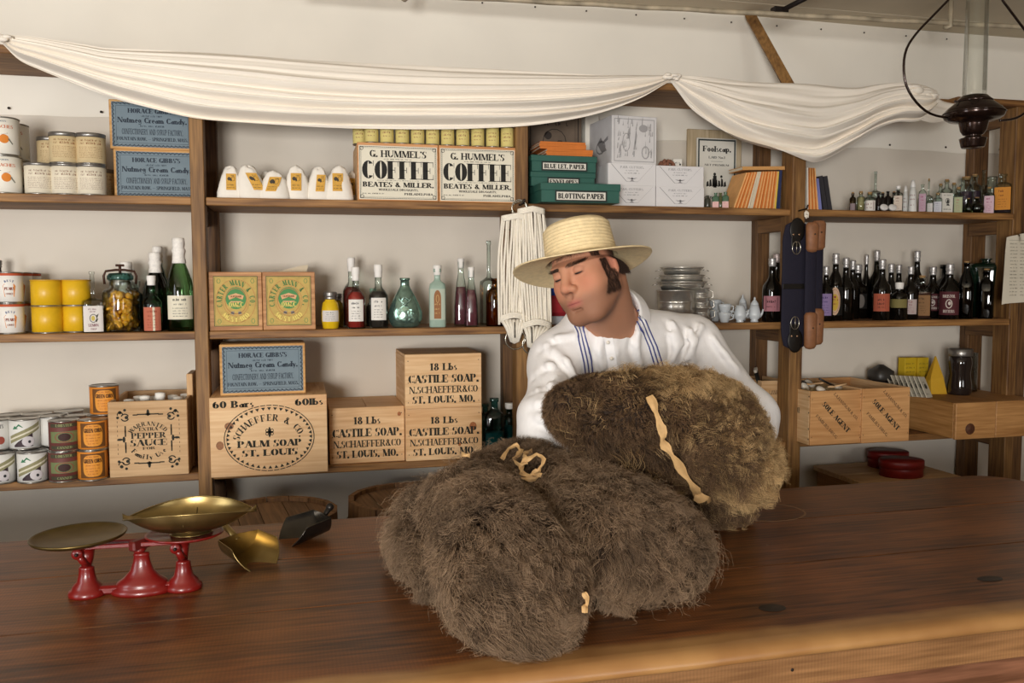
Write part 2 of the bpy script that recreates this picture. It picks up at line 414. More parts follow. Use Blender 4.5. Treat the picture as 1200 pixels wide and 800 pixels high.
def disc2(cx, cy, rx, ry=None, n=14):
    ry = ry or rx
    if rx > .011:      # rings of quads, so that a large disc follows a curved tin
        out = []; K = 4
        for k in range(K):
            for i in range(n):
                a, b = 2*math.pi*i/n, 2*math.pi*(i+1)/n
                out.append([(cx+rx*f*math.cos(t), cy+ry*f*math.sin(t)) for f, t in ((k/K, a), ((k+1)/K, a), ((k+1)/K, b), (k/K, b))][(1 if k == 0 else 0):])
        return out
    return [[(cx, cy), (cx+rx*math.cos(2*math.pi*i/n), cy+ry*math.sin(2*math.pi*i/n)), (cx+rx*math.cos(2*math.pi*(i+1)/n), cy+ry*math.sin(2*math.pi*(i+1)/n))] for i in range(n)]
def wavy(x0, x1, y0, y1, step, amp, t):
    """scalloped border: little arcs set along a rectangle"""
    out = []
    nx = max(2, round((x1-x0)/step)); ny = max(2, round((y1-y0)/step))
    for i in range(nx):
        cx = x0+(x1-x0)*(i+.5)/nx
        out += ring2(cx, y1-amp, (x1-x0)/nx*.55, amp, t, 5, 0, 180); out += ring2(cx, y0+amp, (x1-x0)/nx*.55, amp, t, 5, 180, 360)
    for i in range(ny):
        cy = y0+(y1-y0)*(i+.5)/ny
        out += ring2(x0+amp, cy, amp, (y1-y0)/ny*.55, t, 5, 90, 270); out += ring2(x1-amp, cy, amp, (y1-y0)/ny*.55, t, 5, -90, 90)
    return out
def smalltext(x0, x1, y, h, seed=0, words=6):
    """a printed line too small to read: short word-like strokes"""
    q = random.Random(seed); out = []; x = x0
    while x < x1-.3*h:
        L = min(x1-x, h*q.uniform(1.5, 4.5)); k = max(1, int(L/(h*.62)))
        for i in range(k):
            cx = x+i*h*.62
            out += [_bar(cx, y, cx+h*.16, y+h*q.choice((.7, 1))), _bar(cx+h*.16, y+h*q.choice((0, .55)), cx+h*.42, y+h*q.choice((.15, .7)))]
        x += L+h*.5
    return out
def flat(y): return lambda a, b: (a, y, b)
def wrap(r, z0=0): return lambda a, b: (r*math.sin(a/r), -r*math.cos(a/r), z0+b)
INK = None

# ================================================================ the setting
def wpart(mb, name, m, parent):
    """a part modelled in room coordinates under a thing that stands unrotated at its base"""
    L = parent.location
    mb.v = [(a-L[0], b-L[1], c-L[2]) for a, b, c in mb.v]
    return mb.build(name, m, parent)
M_shelf = wood('a87a45', '613d1c', 'X', .62, ring=7)
M_post = wood('98703f', '5a3a1c', 'Z', .62, ring=7)
M_dpost = wood('7f5a34', '432a14', 'Z', .65, ring=7)
M_cleat = wood('7f5a34', '432a14', 'Y', .65, ring=7)
M_canvas = mat('f2ecdf', .9, noise=.05, nscale=3, bump=.15, bscale=30)
M_plaster = mat('dbd2c4', .9, noise=.05, nscale=4, bump=.12, bscale=25)
M_ceil = mat('cfc3ab', .85, noise=.08, nscale=4)
M_iron = mat('2a2320', .5, .6)
M_nail = mat('3a302a', .5, .7)
M_room = mat('7d6a54', .85, noise=.06, nscale=3)
XL, XR, YB, YF, ZC, SEAM = -2.2, 4.2, 2.985, -2.5, 2.495, 2.035

f = struct(MB().box(XL-.1, XR+.1, YF-.1, YB+.1, -.06, -.012).build('floor', mat('4a3524', .7)))
m_fl = wood('5e4229', '2c1b0f', 'X', .6, ring=6)
bm = MB().box(XL, XR, 0, .196, -.012, 0, .002); proto = bm.build('floorboard', m_fl, f, (0, YF, 0))
for i in range(1, 28):
    o = proto.copy(); col.objects.link(o); o.location = (0, YF+i*.2, 0)
wb = struct(MB().box(XL-.1, XR+.1, YB, YB+.1, 0, SEAM).build('wall_back', M_plaster))
# upper wall: painted canvas stretched over the boards, with a gently uneven tacked lower edge
P = []
for j in range(14):
    z = SEAM-.012+(ZC-SEAM+.012)*j/13
    row = []
    for i in range(90):
        x = XL+(XR-XL)*i/89
        e = .0035*math.sin(x*9)+.002*math.sin(x*23+1) if j == 0 else 0
        row.append((x, YB-.006-.003*math.sin(x*2.2+j*.4)-.0025*math.sin(x*5+z*7), z+e))
    P.append(row)
mb = MB(); mb.grid(P); mb.grid([[(a, b+.003, c) for a, b, c in r][::-1] for r in P])
mb.build('canvas_panel', M_canvas, wb)
tk = MB()
for px in list(range(-1900, 4100, 262)):
    x = px/1000; tk.lathe([(0, 0), (.004, .0008), (.0042, .002), (0, .003)], 8, M=Matrix.Translation((x, YB-.009, SEAM+.004)) @ Matrix.Rotation(R(90), 4, 'X'))
for px in list(range(-1900, 4100, 190)):
    x = px/1000+.07; tk.lathe([(0, 0), (.003, .0008), (.0032, .002), (0, .003)], 8, M=Matrix.Translation((x, YB-.012, ZC-.03)) @ Matrix.Rotation(R(90), 4, 'X'))
stuff(tk.build('tack', M_nail, wb))
wl = struct(MB().box(XL-.1, XL, YF, YB, 0, ZC).build('wall_left', M_room))
wr = struct(MB().box(XR, XR+.1, YF, YB, 0, ZC).build('wall_right', M_room))
ce = struct(MB().box(XL-.1, XR+.1, YF-.1, YB+.1, ZC+.014, ZC+.06).build('ceiling', mat('6b5d4a', .9)))
bcm = MB().box(XL, XR, 0, .2965, 0, .014, .003)
yy = [2.985-.155+.0, ]
b0 = bcm.build('ceiling_board', M_ceil, ce, (0, 2.985-.1515-.2965, ZC))
MB().box(XL, XR, 0, .148, 0, .014, .003).build('ceiling_board', M_ceil, ce, (0, 2.985-.148, ZC))
for i in range(1, 18):
    o = b0.copy(); col.objects.link(o); o.location = (0, 2.985-.1515-.2965-i*.3, ZC)
# front wall of the store behind the photographer: two window openings
wf = MB()
wins = [(-1.75, -.75, .85, 1.95), (1.25, 2.25, .85, 1.95)]
xs = [XL, -1.75, -.75, 1.25, 2.25, XR]
for a, b, hole in ((0, 1, 0), (1, 2, 1), (2, 3, 0), (3, 4, 1), (4, 5, 0)):
    if hole:
        wf.box(xs[a], xs[b], YF-.1, YF, 0, .85); wf.box(xs[a], xs[b], YF-.1, YF, 1.95, ZC)
    else: wf.box(xs[a], xs[b], YF-.1, YF, 0, ZC)
struct(wf.build('wall_front', M_room))
for n, (x0, x1, z0, z1) in enumerate(wins):
    o = MB(); t = .05
    o.box(x0, x1, YF-.07, YF-.02, z0, z0+t, .004).box(x0, x1, YF-.07, YF-.02, z1-t, z1, .004)
    o.box(x0, x0+t, YF-.07, YF-.02, z0+t, z1-t, .004).box(x1-t, x1, YF-.07, YF-.02, z0+t, z1-t, .004)
    o.box((x0+x1)/2-.012, (x0+x1)/2+.012, YF-.06, YF-.03, z0+t, z1-t).box(x0+t, x1-t, YF-.06, YF-.03, (z0+z1)/2-.012, (z0+z1)/2+.012)
    struct(o.build('window_%d' % (n+1), M_dpost))

# ================================================================ shelving
ZA, ZB_, ZS, ZT = 1.7535, 1.356, .930, 2.163
YS = 2.70
sh = thing('wall_shelving', 'brown wooden wall shelving of long boards on square posts behind the counter', 'shelving', (.6, 2.84, 0))
def board(z, x0, x1, y0=YS, name='shelf_board', t=.024):
    return wpart(MB().box(x0, x1, y0, YB-.008, z-t, z, .0025), name, M_shelf, sh)
for z in (ZA, ZB_, ZS, ZT):
    board(z, -2.0, -.298+.004 if z != ZT else -.3)
for z in (ZA, ZB_, ZS):
    board(z, -.259, .70 if z != ZA else 1.70)
board(ZT, -.3, .72); board(ZT, .73, 2.36)
board(ZB_, .705, 1.70); board(ZS, .705, 1.70)
board(ZA, 1.705, 2.635); board(ZB_, 1.705, 2.635); board(ZS, 1.705, 2.635)
board(.40, -2.0, 2.635, 2.74)
def post(x0, x1, y0, y1, z1=ZT-.024, m=M_post):
    return wpart(MB().box(x0, x1, y0, y1, 0, z1, .002), 'post', m, sh)
post(-.300, -.261, 2.692, 2.76); post(.688, .728, 2.692, 2.75); post(1.682, 1.733, 2.685, 2.76)
post(2.628, 2.668, 2.70, 2.78, ZT-.0125); post(2.672, 2.73, 2.72, 2.78, ZT-.0125, M_dpost)
for x0, x1 in ((-.292, -.243), (.700, .749), (1.690, 1.741), (2.652, 2.722)): post(x0, x1, YB-.055, YB-.008, ZT-.024, M_dpost)
for x in (-.285, .71, 1.70, 2.645):
    for z in (ZA, ZB_, ZS, ZT):
        wpart(MB().box(x-.012, x+.012, 2.762, YB-.057, z-.024-.05, z-.0245, .002), 'cleat', M_cleat, sh)
wpart(MB().box(1.005, 1.057, YB-.05, YB-.01, 0, ZT-.025, .002), 'whitewashed_batten', M_canvas, sh)['label'] = 'whitewashed batten'
wpart(MB().box(2.365, 2.78, 2.70, 2.76, ZT-.012, ZT+.012, .002), 'top_rail', M_shelf, sh)
# diagonal brace from the ceiling to the top of the shelving
mb = MB(); a, b = Vector((1.645, 2.93, 2.48)), Vector((1.70, 2.73, 2.165))
mb.tube([a, b], .03, 4, flat=.75)
for i in range(len(mb.sm)): mb.sm[i] = False
o = mb.build('ceiling_brace', M_post); tag(o, 'short diagonal wooden brace running from shelving top up to ceiling', 'brace')
# pipe under the ceiling and its hook
mb = MB(); p0, p1, p2 = Vector((.0, 2.775, 2.40)), Vector((1.496, 2.661, 2.40)), Vector((3.2, 2.53, 2.40))
n = 40; mb.tube([p0.lerp(p2, i/n)+Vector((0, 0, .0015*math.sin(i*1.7))) for i in range(n+1)], .0085, 8)
pr_ = thing('ceiling_rail', 'rusty white-painted metal pipe hanging just under the ceiling', 'pipe', (1.6, 2.65, 2.40))
mp_ = mat('b9ab92', .6, .2, noise=.45, nscale=14)
wpart(mb, 'rail', mp_, pr_)
h = atY(1110, 26, 2.60); yh = 2.606
for xx in (2.235, .35):
    yy_ = 2.775-(xx/3.2)*.245
    mb = MB(); mb.tube([(xx, yy_-.004, ZC), (xx, yy_-.004, 2.40), (xx-.001, yy_-.006, 2.388), (xx-.006, yy_+.004, 2.386), (xx-.01, yy_+.014, 2.392)], .0085, 8)
    wpart(mb, 'hanger', mp_, pr_)
mb = MB().tube([(1.60, 2.66, 2.41), (1.66, 2.60, 2.44), (1.74, 2.50, 2.485)], .009, 8); mb.box(1.575, 1.63, 2.645, 2.675, 2.405, 2.425, .003)
wpart(mb, 'clamp', M_iron, pr_)

# ================================================================ counter
ct = thing('store_counter', 'long dark brown plank store counter with worn amber front edge', 'counter', (.2, 1.56, 0))
CZ = .95
def counter_mat():
    m = wood('8c5428', '40220d', 'X', .38, ring=5, saw=.35, coat=.1).copy(); m.name = 'm_counter_top'
    nt = m.node_tree; N = nt.nodes; L = nt.links; b = N['Principled BSDF']
    src = b.inputs['Base Color'].links[0].from_socket
    geo = N.new('ShaderNodeNewGeometry'); sx = N.new('ShaderNodeSeparateXYZ'); L.new(geo.outputs['Position'], sx.inputs[0])
    nz = N.new('ShaderNodeTexNoise'); nz.inputs['Scale'].default_value = 5; nz.inputs['Detail'].default_value = 6; L.new(geo.outputs['Position'], nz.inputs['Vector'])
    ma = N.new('ShaderNodeMath'); ma.operation = 'MULTIPLY_ADD'; ma.inputs[1].default_value = -.05; L.new(nz.outputs['Fac'], ma.inputs[0]); L.new(sx.outputs['Y'], ma.inputs[2])
    mr = N.new('ShaderNodeMapRange'); mr.inputs['From Min'].default_value = 1.152; mr.inputs['From Max'].default_value = 1.172
    mr.inputs['To Min'].default_value = 1; mr.inputs['To Max'].default_value = 0; L.new(ma.outputs[0], mr.inputs['Value'])
    worn = wood('c89556', '94602c', 'X', .35, ring=6)
    # worn edge colour: finish rubbed away along the customer side
    nn = N.new('ShaderNodeTexNoise'); nn.inputs['Scale'].default_value = 9; L.new(geo.outputs['Position'], nn.inputs['Vector'])
    rr = N.new('ShaderNodeValToRGB'); rr.color_ramp.elements[0].color = rgb('93683c'); rr.color_ramp.elements[1].color = rgb('ae8350')
    rr.color_ramp.elements[0].position = .3; rr.color_ramp.elements[1].position = .65; L.new(nn.outputs['Fac'], rr.inputs[0])
    mx = N.new('ShaderNodeMix'); mx.data_type = 'RGBA'; L.new(mr.outputs[0], mx.inputs[0]); L.new(src, mx.inputs[6]); L.new(rr.outputs[0], mx.inputs[7])
    L.new(mx.outputs[2], b.inputs['Base Color'])
    return m
M_ctop = counter_mat()
def plank(y0, y1, x0=-1.7, x1=1.93, round_right=0, nosing=False):
    mb = MB(); c = .0022
    if nosing:   # extruded profile along X, rounded front edge
        prof = [(y1, CZ-c), (y1-c, CZ), (y0+.03, CZ), (y0+.018, CZ-.0012), (y0+.009, CZ-.004), (y0+.003, CZ-.009), (y0, CZ-.016), (y0+.001, CZ-.022), (y0+.006, CZ-.026), (y1, CZ-.03)]
        n = len(prof); N_ = 40; vs = []
        for i in range(N_+1):
            x = x0+(x1-x0)*i/N_
            for k, (y, z) in enumerate(prof):
                wv = .0012*math.sin(x*7+k)+.0009*math.sin(x*19) if 2 <= k <= 8 else 0
                vs.append((x, y+wv, z-abs(wv)*.4))
        fs = [(i*n+k, (i+1)*n+k, (i+1)*n+(k+1) % n, i*n+(k+1) % n) for i in range(N_) for k in range(n)]
        fs += [tuple(range(n)), tuple(N_*n+k for k in range(n-1, -1, -1))]
        mb.add(vs, fs, False)
        for k in range(len(mb.sm)-2): mb.sm[k] = (k % n) in (2, 3, 4, 5, 6, 7)
    else:
        out = [(x0, y0), (x1, y0)]
        if round_right:
            out += [(x1-round_right+round_right*math.cos(R(a)), y1-round_right+round_right*math.sin(R(a))) for a in range(0, 91, 10)]
        else: out.append((x1, y1))
        out.append((x0, y1)); n = len(out)
        ins = [(x+(c if x == x0 else -c if x > x1-.2 else 0), y+(c if y == y0 else -c)) for x, y in out]
        vs = [(x, y, CZ-.03) for x, y in out]+[(x, y, CZ-c) for x, y in out]+[(x, y, CZ) for x, y in ins]
        fs = [tuple(range(n-1, -1, -1)), tuple(2*n+k for k in range(n))]
        for k in range(n):
            k2 = (k+1) % n; fs += [(k, k2, n+k2, n+k), (n+k, n+k2, 2*n+k2, 2*n+k)]
        mb.add(vs, fs)
    return wpart(mb, 'plank', M_ctop, ct)
plank(1.130, 1.4585, nosing=True); plank(1.460, 1.734); plank(1.7355, 2.005, round_right=.10)
mf = wood('a3774c', '74502e', 'X', .5, ring=3, saw=.3); mf2 = wood('96654a', '603c26', 'X', .5, ring=4)
wpart(MB().box(-1.7, 1.9, 1.142, 1.165, .872, .9225, .002), 'front_rail', mf, ct)
for k in range(6):
    wpart(MB().box(-1.7, 1.9, 1.150, 1.168, .872-(k+1)*.14+.001, .872-k*.14-.001, .002), 'front_panel', mf2, ct)
wpart(MB().box(-1.69, -1.66, 1.17, 1.98, 0.02, .92), 'end_panel', mf2, ct); wpart(MB().box(1.86, 1.89, 1.17, 1.9, .02, .92), 'end_panel', mf2, ct)
wpart(MB().box(-1.7, 1.9, 1.17, 1.98, .02, .05), 'bottom_board', mf2, ct)
nb = MB()
for px, py in ((931, 762), (929, 785)):
    q = atY(px, py, 1.1405); nb.ball((q.x, 1.1415, q.z), (.0028, .0012, .0028), 10, 6)
wpart(nb, 'nail', M_iron, ct)
mk = mat('2b221c', .45, noise=.4, nscale=60)
for px, py, rx, ry in ((905, 712, .024, .017), (1160, 678, .026, .014), (930, 606, .0, 0)):
    if not rx: continue
    q = atZ(px, py, CZ); kb = MB()
    kb.lathe([(0, .0009), (.8, .0008), (1, .0001)], 20, (q.x, q.y, CZ), rx, ry); wpart(kb, 'knot', mk, ct)
kb = MB(); q = atZ(905, 599, CZ)
kb.lathe([(.094, .0001), (.095, .0005), (.0985, .0005), (.0995, .0001)], 48, (q.x-.02, q.y, CZ), 1, .8); wpart(kb, 'ring_mark', mat('8a6a4c', .6), ct)

# ================================================================ helpers for the goods
def spot(px, Y, zb):
    y0, y1 = 200.0, 500.0
    a, b = atY(px, y0, Y).z, atY(px, y1, Y).z
    p = atY(px, y0+(zb-a)*(y1-y0)/(b-a), Y); p.z = zb
    return p
def mpp(P): return float(np.dot(arr(P)-CAM, _w))/FPX
M_ink = mat('23211d', .8); M_ink2 = mat('4a4238', .85); M_tin = mat('a9a6a0', .28, .9, noise=.15, nscale=30)
M_lid = mat('8d8984', .35, .8)
M_cork = mat('b08a5c', .9, noise=.3, nscale=300)
M_paper = mat('e9e2d2', .85, noise=.05, nscale=40)
M_white = mat('f0ece2', .8)
M_gclear = glassy('f7faf9', 'cfd9d4'); M_gaqua = glassy('edf5f2', 'c4d9d2'); M_gteal = glassy('8fb8b2', '5a8580')
M_gdark = mat('0d0a07', .06, spec=.6); M_ggreen = glassy('3d6b40', '16301c'); M_gamber = glassy('b98838', '6a4214')
M_golive = glassy('8a8a50', '3c3c18'); M_gblack = mat('0a1410', .08, spec=.6)
M_pine = lambda ax='X', k=0: wood('e8c496', 'c99a66', ax, .65, ring=5, knots=k, knotcol='8a5530')
M_pineZ = M_pine('Z')
def frontbox(px0, px1, pyt, Y, zb):
    a, b = spot(px0, Y, zb), spot(px1, Y, zb)
    w = b.x-a.x; h = atY((px0+px1)/2, pyt, Y).z-zb
    return Vector(((a.x+b.x)/2, Y, zb)), w, h
# --- crates -----------------------------------------------------------------
def crate(name, label, cat, loc, w, h, d, rz=0, group=None, open_top=False, t=.009, mf=None, mside=None, mtop=None, split=0, knots=0):
    """boards nailed together; origin at the middle of the front face's bottom edge"""
    th = thing(name, label, cat, loc, rz, group)
    mf = mf or M_pine('X', knots); ms = mside or M_pine('Y'); mt = mtop or M_pine('X')
    c = .0015
    MB().box(-w/2, w/2, 0, t, 0, h, c).build('front_panel', mf, th)
    MB().box(-w/2, w/2, d-t, d, 0, h-(0 if open_top else t), c).build('back_panel', mf, th)
    for s in (-1, 1):
        x0, x1 = (-w/2, -w/2+t) if s < 0 else (w/2-t, w/2)
        MB().box(x0, x1, t, d-t, 0, h-(0 if open_top else t), c).build('side_panel', ms, th)
    MB().box(-w/2+t, w/2-t, t, d-t, .001, t).build('bottom_panel', mt, th)
    if not open_top:
        n = max(1, split or 1)
        for i in range(n):
            x0 = -w/2+w*i/n; MB().box(x0+.0004, x0+w/n-.0004, t, d, h-t, h, c).build('top_board', mt, th)
    th['w'] = w
    return th
def letters(ps, parent, fn, m=None, name='lettering'):
    return MB().polys(ps, fn).build(name, m or M_ink, parent)
def nails(th, pts, y=-.0002, r=.0016):
    mb = MB()
    for x, z in pts: mb.lathe([(r, 0), (r*.8, .0005), (0, .0007)], 8, M=Matrix.Translation((x, y, z)) @ Matrix.Rotation(R(90), 4, 'X'))
    stuff(mb.build('nail_head', M_nail, th))
# --- tins -------------------------------------------------------------------
_can = {}
def can(kind, label, loc, r, h, rz=None, group=None, paper=None, art=None, band=0, top=None, rimh=.004):
    """tin with body, rims, lid and printed paper; pieces of one kind share their meshes"""
    rz = face_cam(loc[0], loc[1]) if rz is None else rz
    th = thing('tin_can', label, 'can', loc, rz, group)
    key = kind
    if key in _can:
        for o in _can[key].children:
            c = o.copy(); col.objects.link(c); c.parent = th
            for g in o.children: d = g.copy(); col.objects.link(d); d.parent = c
        return th
    e = .0012
    b = MB().lathe([(r-.001, rimh), (r, rimh+.0005), (r, h-rimh-.0005-band), (r-.001, h-rimh-band)], 32).build('body', paper, th)
    MB().lathe([(0, .0012), (r-.003, .0012), (r-.002, 0), (r+e, 0), (r+e, rimh*.6), (r-.0005, rimh)], 32).build('bottom_rim', M_tin, th)
    MB().lathe([(r-.0005, h-rimh-band), (r+e, h-rimh-band+.001), (r+e, h-.0006), (r, h), (r-.002, h), (r-.003, h-.0018), (r*.6, h-.0018), (r*.58, h-.0012), (0, h-.0012)], 32).build('lid', top or M_tin, th)
    if art: art(b, r, h)
    _can[key] = th
    return th
# --- bottles ----------------------------------------------------------------
PROF = {
 'beer': [(.0, 0), (.9, 0), (1, .02), (1, .56), (.93, .64), (.62, .72), (.42, .78), (.36, .93), (.42, .935), (.42, .965), (.34, .97), (.34, 1), (0, 1)],
 'ale': [(0, 0), (.92, 0), (1, .02), (1, .52), (.94, .6), (.55, .68), (.38, .74), (.3, .93), (.36, .94), (.34, 1), (0, 1)],
 'slim': [(0, 0), (.92, 0), (1, .02), (1, .6), (.8, .72), (.5, .82), (.36, .9), (.36, .97), (.42, .975), (.42, 1), (0, 1)],
 'sauce': [(0, 0), (.94, 0), (1, .015), (1, .5), (.97, .56), (.72, .63), (.4, .69), (.36, .76), (.34, .96), (.4, .965), (.4, 1), (0, 1)],
 'flask': [(0, 0), (.94, 0), (1, .02), (1, .66), (.9, .74), (.45, .79), (.36, .82), (.34, .94), (.45, .945), (.45, 1), (0, 1)],
 'vial': [(0, 0), (.95, 0), (1, .02), (1, .7), (.85, .77), (.42, .8), (.42, .94), (.52, .95), (.52, 1), (0, 1)],
 'jar': [(0, 0), (.95, 0), (1, .02), (1, .72), (.92, .8), (.7, .84), (.7, .93), (.76, .94), (.76, 1), (0, 1)],
 'tall': [(0, 0), (.95, 0), (1, .015), (1, .48), (.97, .52), (.55, .545), (.24, .57), (.2, .62), (.2, .95), (.26, .955), (.26, 1), (0, 1)],
 'gothic': [(0, 0), (.98, 0), (1, .02), (.95, .3), (.82, .5), (.62, .68), (.44, .8), (.38, .93), (.42, .94), (.42, 1), (0, 1)],
 'barrel': [(0, 0), (.8, 0), (.86, .02), (1, .25), (1, .5), (.86, .76), (.6, .82), (.56, .95), (.66, .955), (.66, 1), (0, 1)],
 'gin': [(0, 0), (.72, 0), (.76, .02), (1, .84), (.97, .89), (.8, .92), (.28, .935), (.24, .95), (.24, .98), (.34, .985), (.34, 1), (0, 1)],
 'round': [(0, 0), (.6, 0), (.85, .1), (1, .3), (.95, .5), (.6, .68), (.3, .76), (.28, .92), (.4, .93), (.4, 1), (0, 1)],
 'champ': [(0, 0), (.9, 0), (1, .02), (1, .5), (.92, .6), (.68, .72), (.44, .82), (.4, .93), (.46, .935), (.46, .96), (.4, .965), (.4, 1), (0, 1)],
}
PLACED = {}
def bottle(label, px, Y, zb, pyt, wpx, shape='beer', glass=None, liq=None, liqc=None, lab=None, cap=None, p=2, sy=1, group=None, name='bottle', cat='bottle', shell=True, labw=100, text_=None):
    reg = PLACED.setdefault(round(zb, 2), [])
    for it in range(60):      # stand clear of the bottles already on this shelf
        P = spot(px, Y, zb); rr_w = wpx*mpp(P)/2
        if all(math.hypot(P.x-a, P.y-b) > rr_w*(1.15 if p != 2 else 1)+c+.0008 for a, b, c in reg): break
        Y = Y+.004 if Y < YB-.02-rr_w else Y
        if Y >= YB-.02-rr_w: wpx *= .97
    reg.append((P.x, P.y, rr_w*(1.15 if p != 2 else 1)))
    k = mpp(P)
    Yt = Y; h = atY(px, pyt, Y).z-zb; r = wpx*k/2
    if p != 2: r *= .98
    th = thing(name, label, cat, P, face_cam(P.x, P.y), group)
    prof = [(a*r, b*h) for a, b in PROF[shape]]
    glass = glass or M_gdark
    # cap height is part of the measured height
    caph = cap[1]*h if cap else 0
    hs = (h-caph*.35)/h
    prof = [(a, b*hs) for a, b in prof]
    mb = MB().lathe(prof, 28, sx=1, sy=sy, p=p)
    if 'glass' in glass.name and shell and p == 2 and False:
        t = min(.0016, r*.12); inn = [(max(0, a-t) if a > 0 else 0, min(max(b, t*1.6), h*hs)) for a, b in prof]
        inn = [q for q in inn if q[0] > 0 or q[1] < h*.5]
        mb.lathe(inn[::-1], 28, sx=1, sy=sy, p=p)
        # open the mouth
    mb.build('glass', glass, th)
    if liq:
        t = min(.0016, r*.12)+.0006; top = liq*h; q = [(0, t*2)]
        for (a, b) in prof[1:]:
            if b >= top: break
            q.append((max(.0005, a-t), max(b, t*2)))
        rt = q[-1][0]
        # radius where the level cuts the profile
        for (a0, b0), (a1, b1) in zip(prof, prof[1:]):
            if b0 <= top <= b1 and b1 > b0: rt = a0+(a1-a0)*(top-b0)/(b1-b0)-t
        q += [(max(.0005, rt), top), (0, top)]
        MB().lathe(q, 20, sx=1, sy=sy, p=p).build('contents', liqc if not isinstance(liqc, str) else mat(liqc, .3), th)
    if lab:
        z0, z1, hexc = lab[:3]; z0 *= h; z1 *= h
        rows = []; n = 12; off = .0005
        def rad(z):
            for (a0, b0), (a1, b1) in zip(prof, prof[1:]):
                if b0 <= z <= b1 and b1 > b0: return a0+(a1-a0)*(z-b0)/(b1-b0)
            return r
        for j in range(5):
            z = z0+(z1-z0)*j/4; rr = rad(z)+off; row = []
            for i in range(n+1):
                a = R(-90-labw/2+labw*i/n); ca, sa = math.cos(a), math.sin(a)
                kk = 1 if p == 2 else (abs(ca)**p+abs(sa)**p)**(-1/p)
                row.append((rr*kk*ca, rr*kk*sa*sy, z))
            rows.append(row)
        lb = MB().grid(rows).build('label', mat(hexc, .8), th)
        R0 = rad((z0+z1)/2)+off*2
        if p == 2: fn = lambda a, b: (R0*math.sin(a/R0), -R0*math.cos(a/R0), b)
        else: fn = lambda a, b: (a, -(R0*sy*(1.0 if abs(a) < R0*.8 else .97)), b)
        W = R0*math.sin(R(labw/2))*1.5; hh = z1-z0
        ps = []
        if len(lab) > 3:
            kind = lab[3]
            if kind == 'lines':
                ps += smalltext(-W*.4, W*.4, z1-hh*.22, hh*.11, int(px)); ps += smalltext(-W*.35, W*.35, z1-hh*.4, hh*.08, int(px)+1)
                for i in range(4): ps += smalltext(-W*.42, W*.42, z1-hh*(.55+.11*i), hh*.045, int(px)+3+i)
            elif kind == 'band': ps += frame2(-W*.5, W*.5, z0+hh*.06, z1-hh*.06, hh*.04)+smalltext(-W*.4, W*.4, z0+hh*.55, hh*.2, int(px))+smalltext(-W*.4, W*.4, z0+hh*.25, hh*.12, int(px)+1)
            ic = mat(lab[4], .8) if len(lab) > 4 else M_ink2
            if ps: MB().polys(ps, fn).build('lettering', ic, lb)
            if len(lab) > 5: lab[5](lb, fn, W, z0, z1)
    if cap:
        kind, chh = cap[0], caph; rn = [a for a, b in prof if b > h*.9]; rn = max(rn)
        zt = h*hs
        if kind == 'cork': MB().lathe([(0, zt-chh*.4), (rn*.7, zt-chh*.4), (rn*.78, h), (0, h)], 14, sx=1, sy=1).build('cork', M_cork, th)
        elif kind == 'stopper': MB().lathe([(0, zt-.001), (rn*1.15, zt), (rn*1.2, h*.99), (0, h)], 14).build('stopper', M_cork, th)
        else:
            m = {'foil': mat('c9c6c4', .38, .55, noise=.5, nscale=160), 'paper': mat('f1ece4', .75, noise=.12, nscale=150), 'white': mat('eeeae4', .6), 'green': mat('7c9a84', .5), 'redfoil': mat('c9b9b4', .4, .4, noise=.6, nscale=110), 'tin': M_lid, 'black': mat('1c1a18', .4)}[kind]
            q = []; nn = 8
            z0 = h-chh
            def rr_(z):
                for (a0, b0), (a1, b1) in zip(prof, prof[1:]):
                    if b0 <= z <= b1 and b1 > b0: return a0+(a1-a0)*(z-b0)/(b1-b0)
                return rn
            for j in range(nn+1):
                z = z0+(h-z0)*j/nn
                q.append((max(rr_(min(z, zt-.0005)), rn*.9)*1.08+.0006+(.0006*math.sin(j*2.1) if kind != 'white' else 0), z))
            q = [(q[0][0]-.001, z0-.0002)]+q+[(q[-1][0]*.8, h+.0008), (0, h+.001)]
            mb = MB().lathe(q, 18)
            if kind in ('paper', 'foil', 'redfoil'):
                mb.v = [(x*(1+.06*math.sin(9*math.atan2(y, x)+z*900)), y*(1+.06*math.sin(9*math.atan2(y, x)+z*900)), z) for x, y, z in mb.v]
            mb.build('capsule', m, th)
    return th

# ================================================================ top shelf, left bay
PEACH = mat('ece7da', .6)
def peach_art(b, r, h):
    fn = wrap(r+.0004)
    letters(text('PEACHES', .0, h*.70, .055, .0085, serif=True), b, fn, mat('c8642c', .7))
    letters(text('GREEN', 0, h*.86, .02, .004), b, fn, mat('54647a', .7))
    letters(disc2(.003, h*.42, .0125, .0125, 16), b, wrap(r+.0006), mat('d9822c', .7), 'fruit_print')
    letters([[(.012, h*.42), (.016, h*.44), (.026, h*.30), (.024, h*.28)], [(-.02, h*.55), (-.012, h*.6), (.014, h*.57), (.0, h*.53)]], b, wrap(r+.0009), mat('77766a', .7), 'leaf_print')
    letters(rule(-.05, .05, h*.13, .0022), b, fn, mat('41689a', .7), 'label_stripe')
rP = .0435; hP = .107
pos = [(9, 2.75, 'front')]
x0 = spot(7, 2.748, ZA)
gP = 'peach tins on the top shelf'
can('peach', 'lower white peach tin at the left end of the top shelf', (x0.x, 2.748, ZA), rP, hP, group=gP, paper=PEACH, art=peach_art)
can('peach', 'upper white peach tin stacked at the left end of the top shelf', (x0.x-.002, 2.748, ZA+hP), rP, hP, group=gP)
x1 = spot(19, 2.86, ZA)
can('peach', 'lower peach tin of the stack half hidden behind the front peach tins', (x1.x, 2.85, ZA), rP, hP, group=gP)
can('peach', 'upper peach tin of the stack half hidden behind the front peach tins', (x1.x, 2.85, ZA+hP), rP, hP, group=gP)
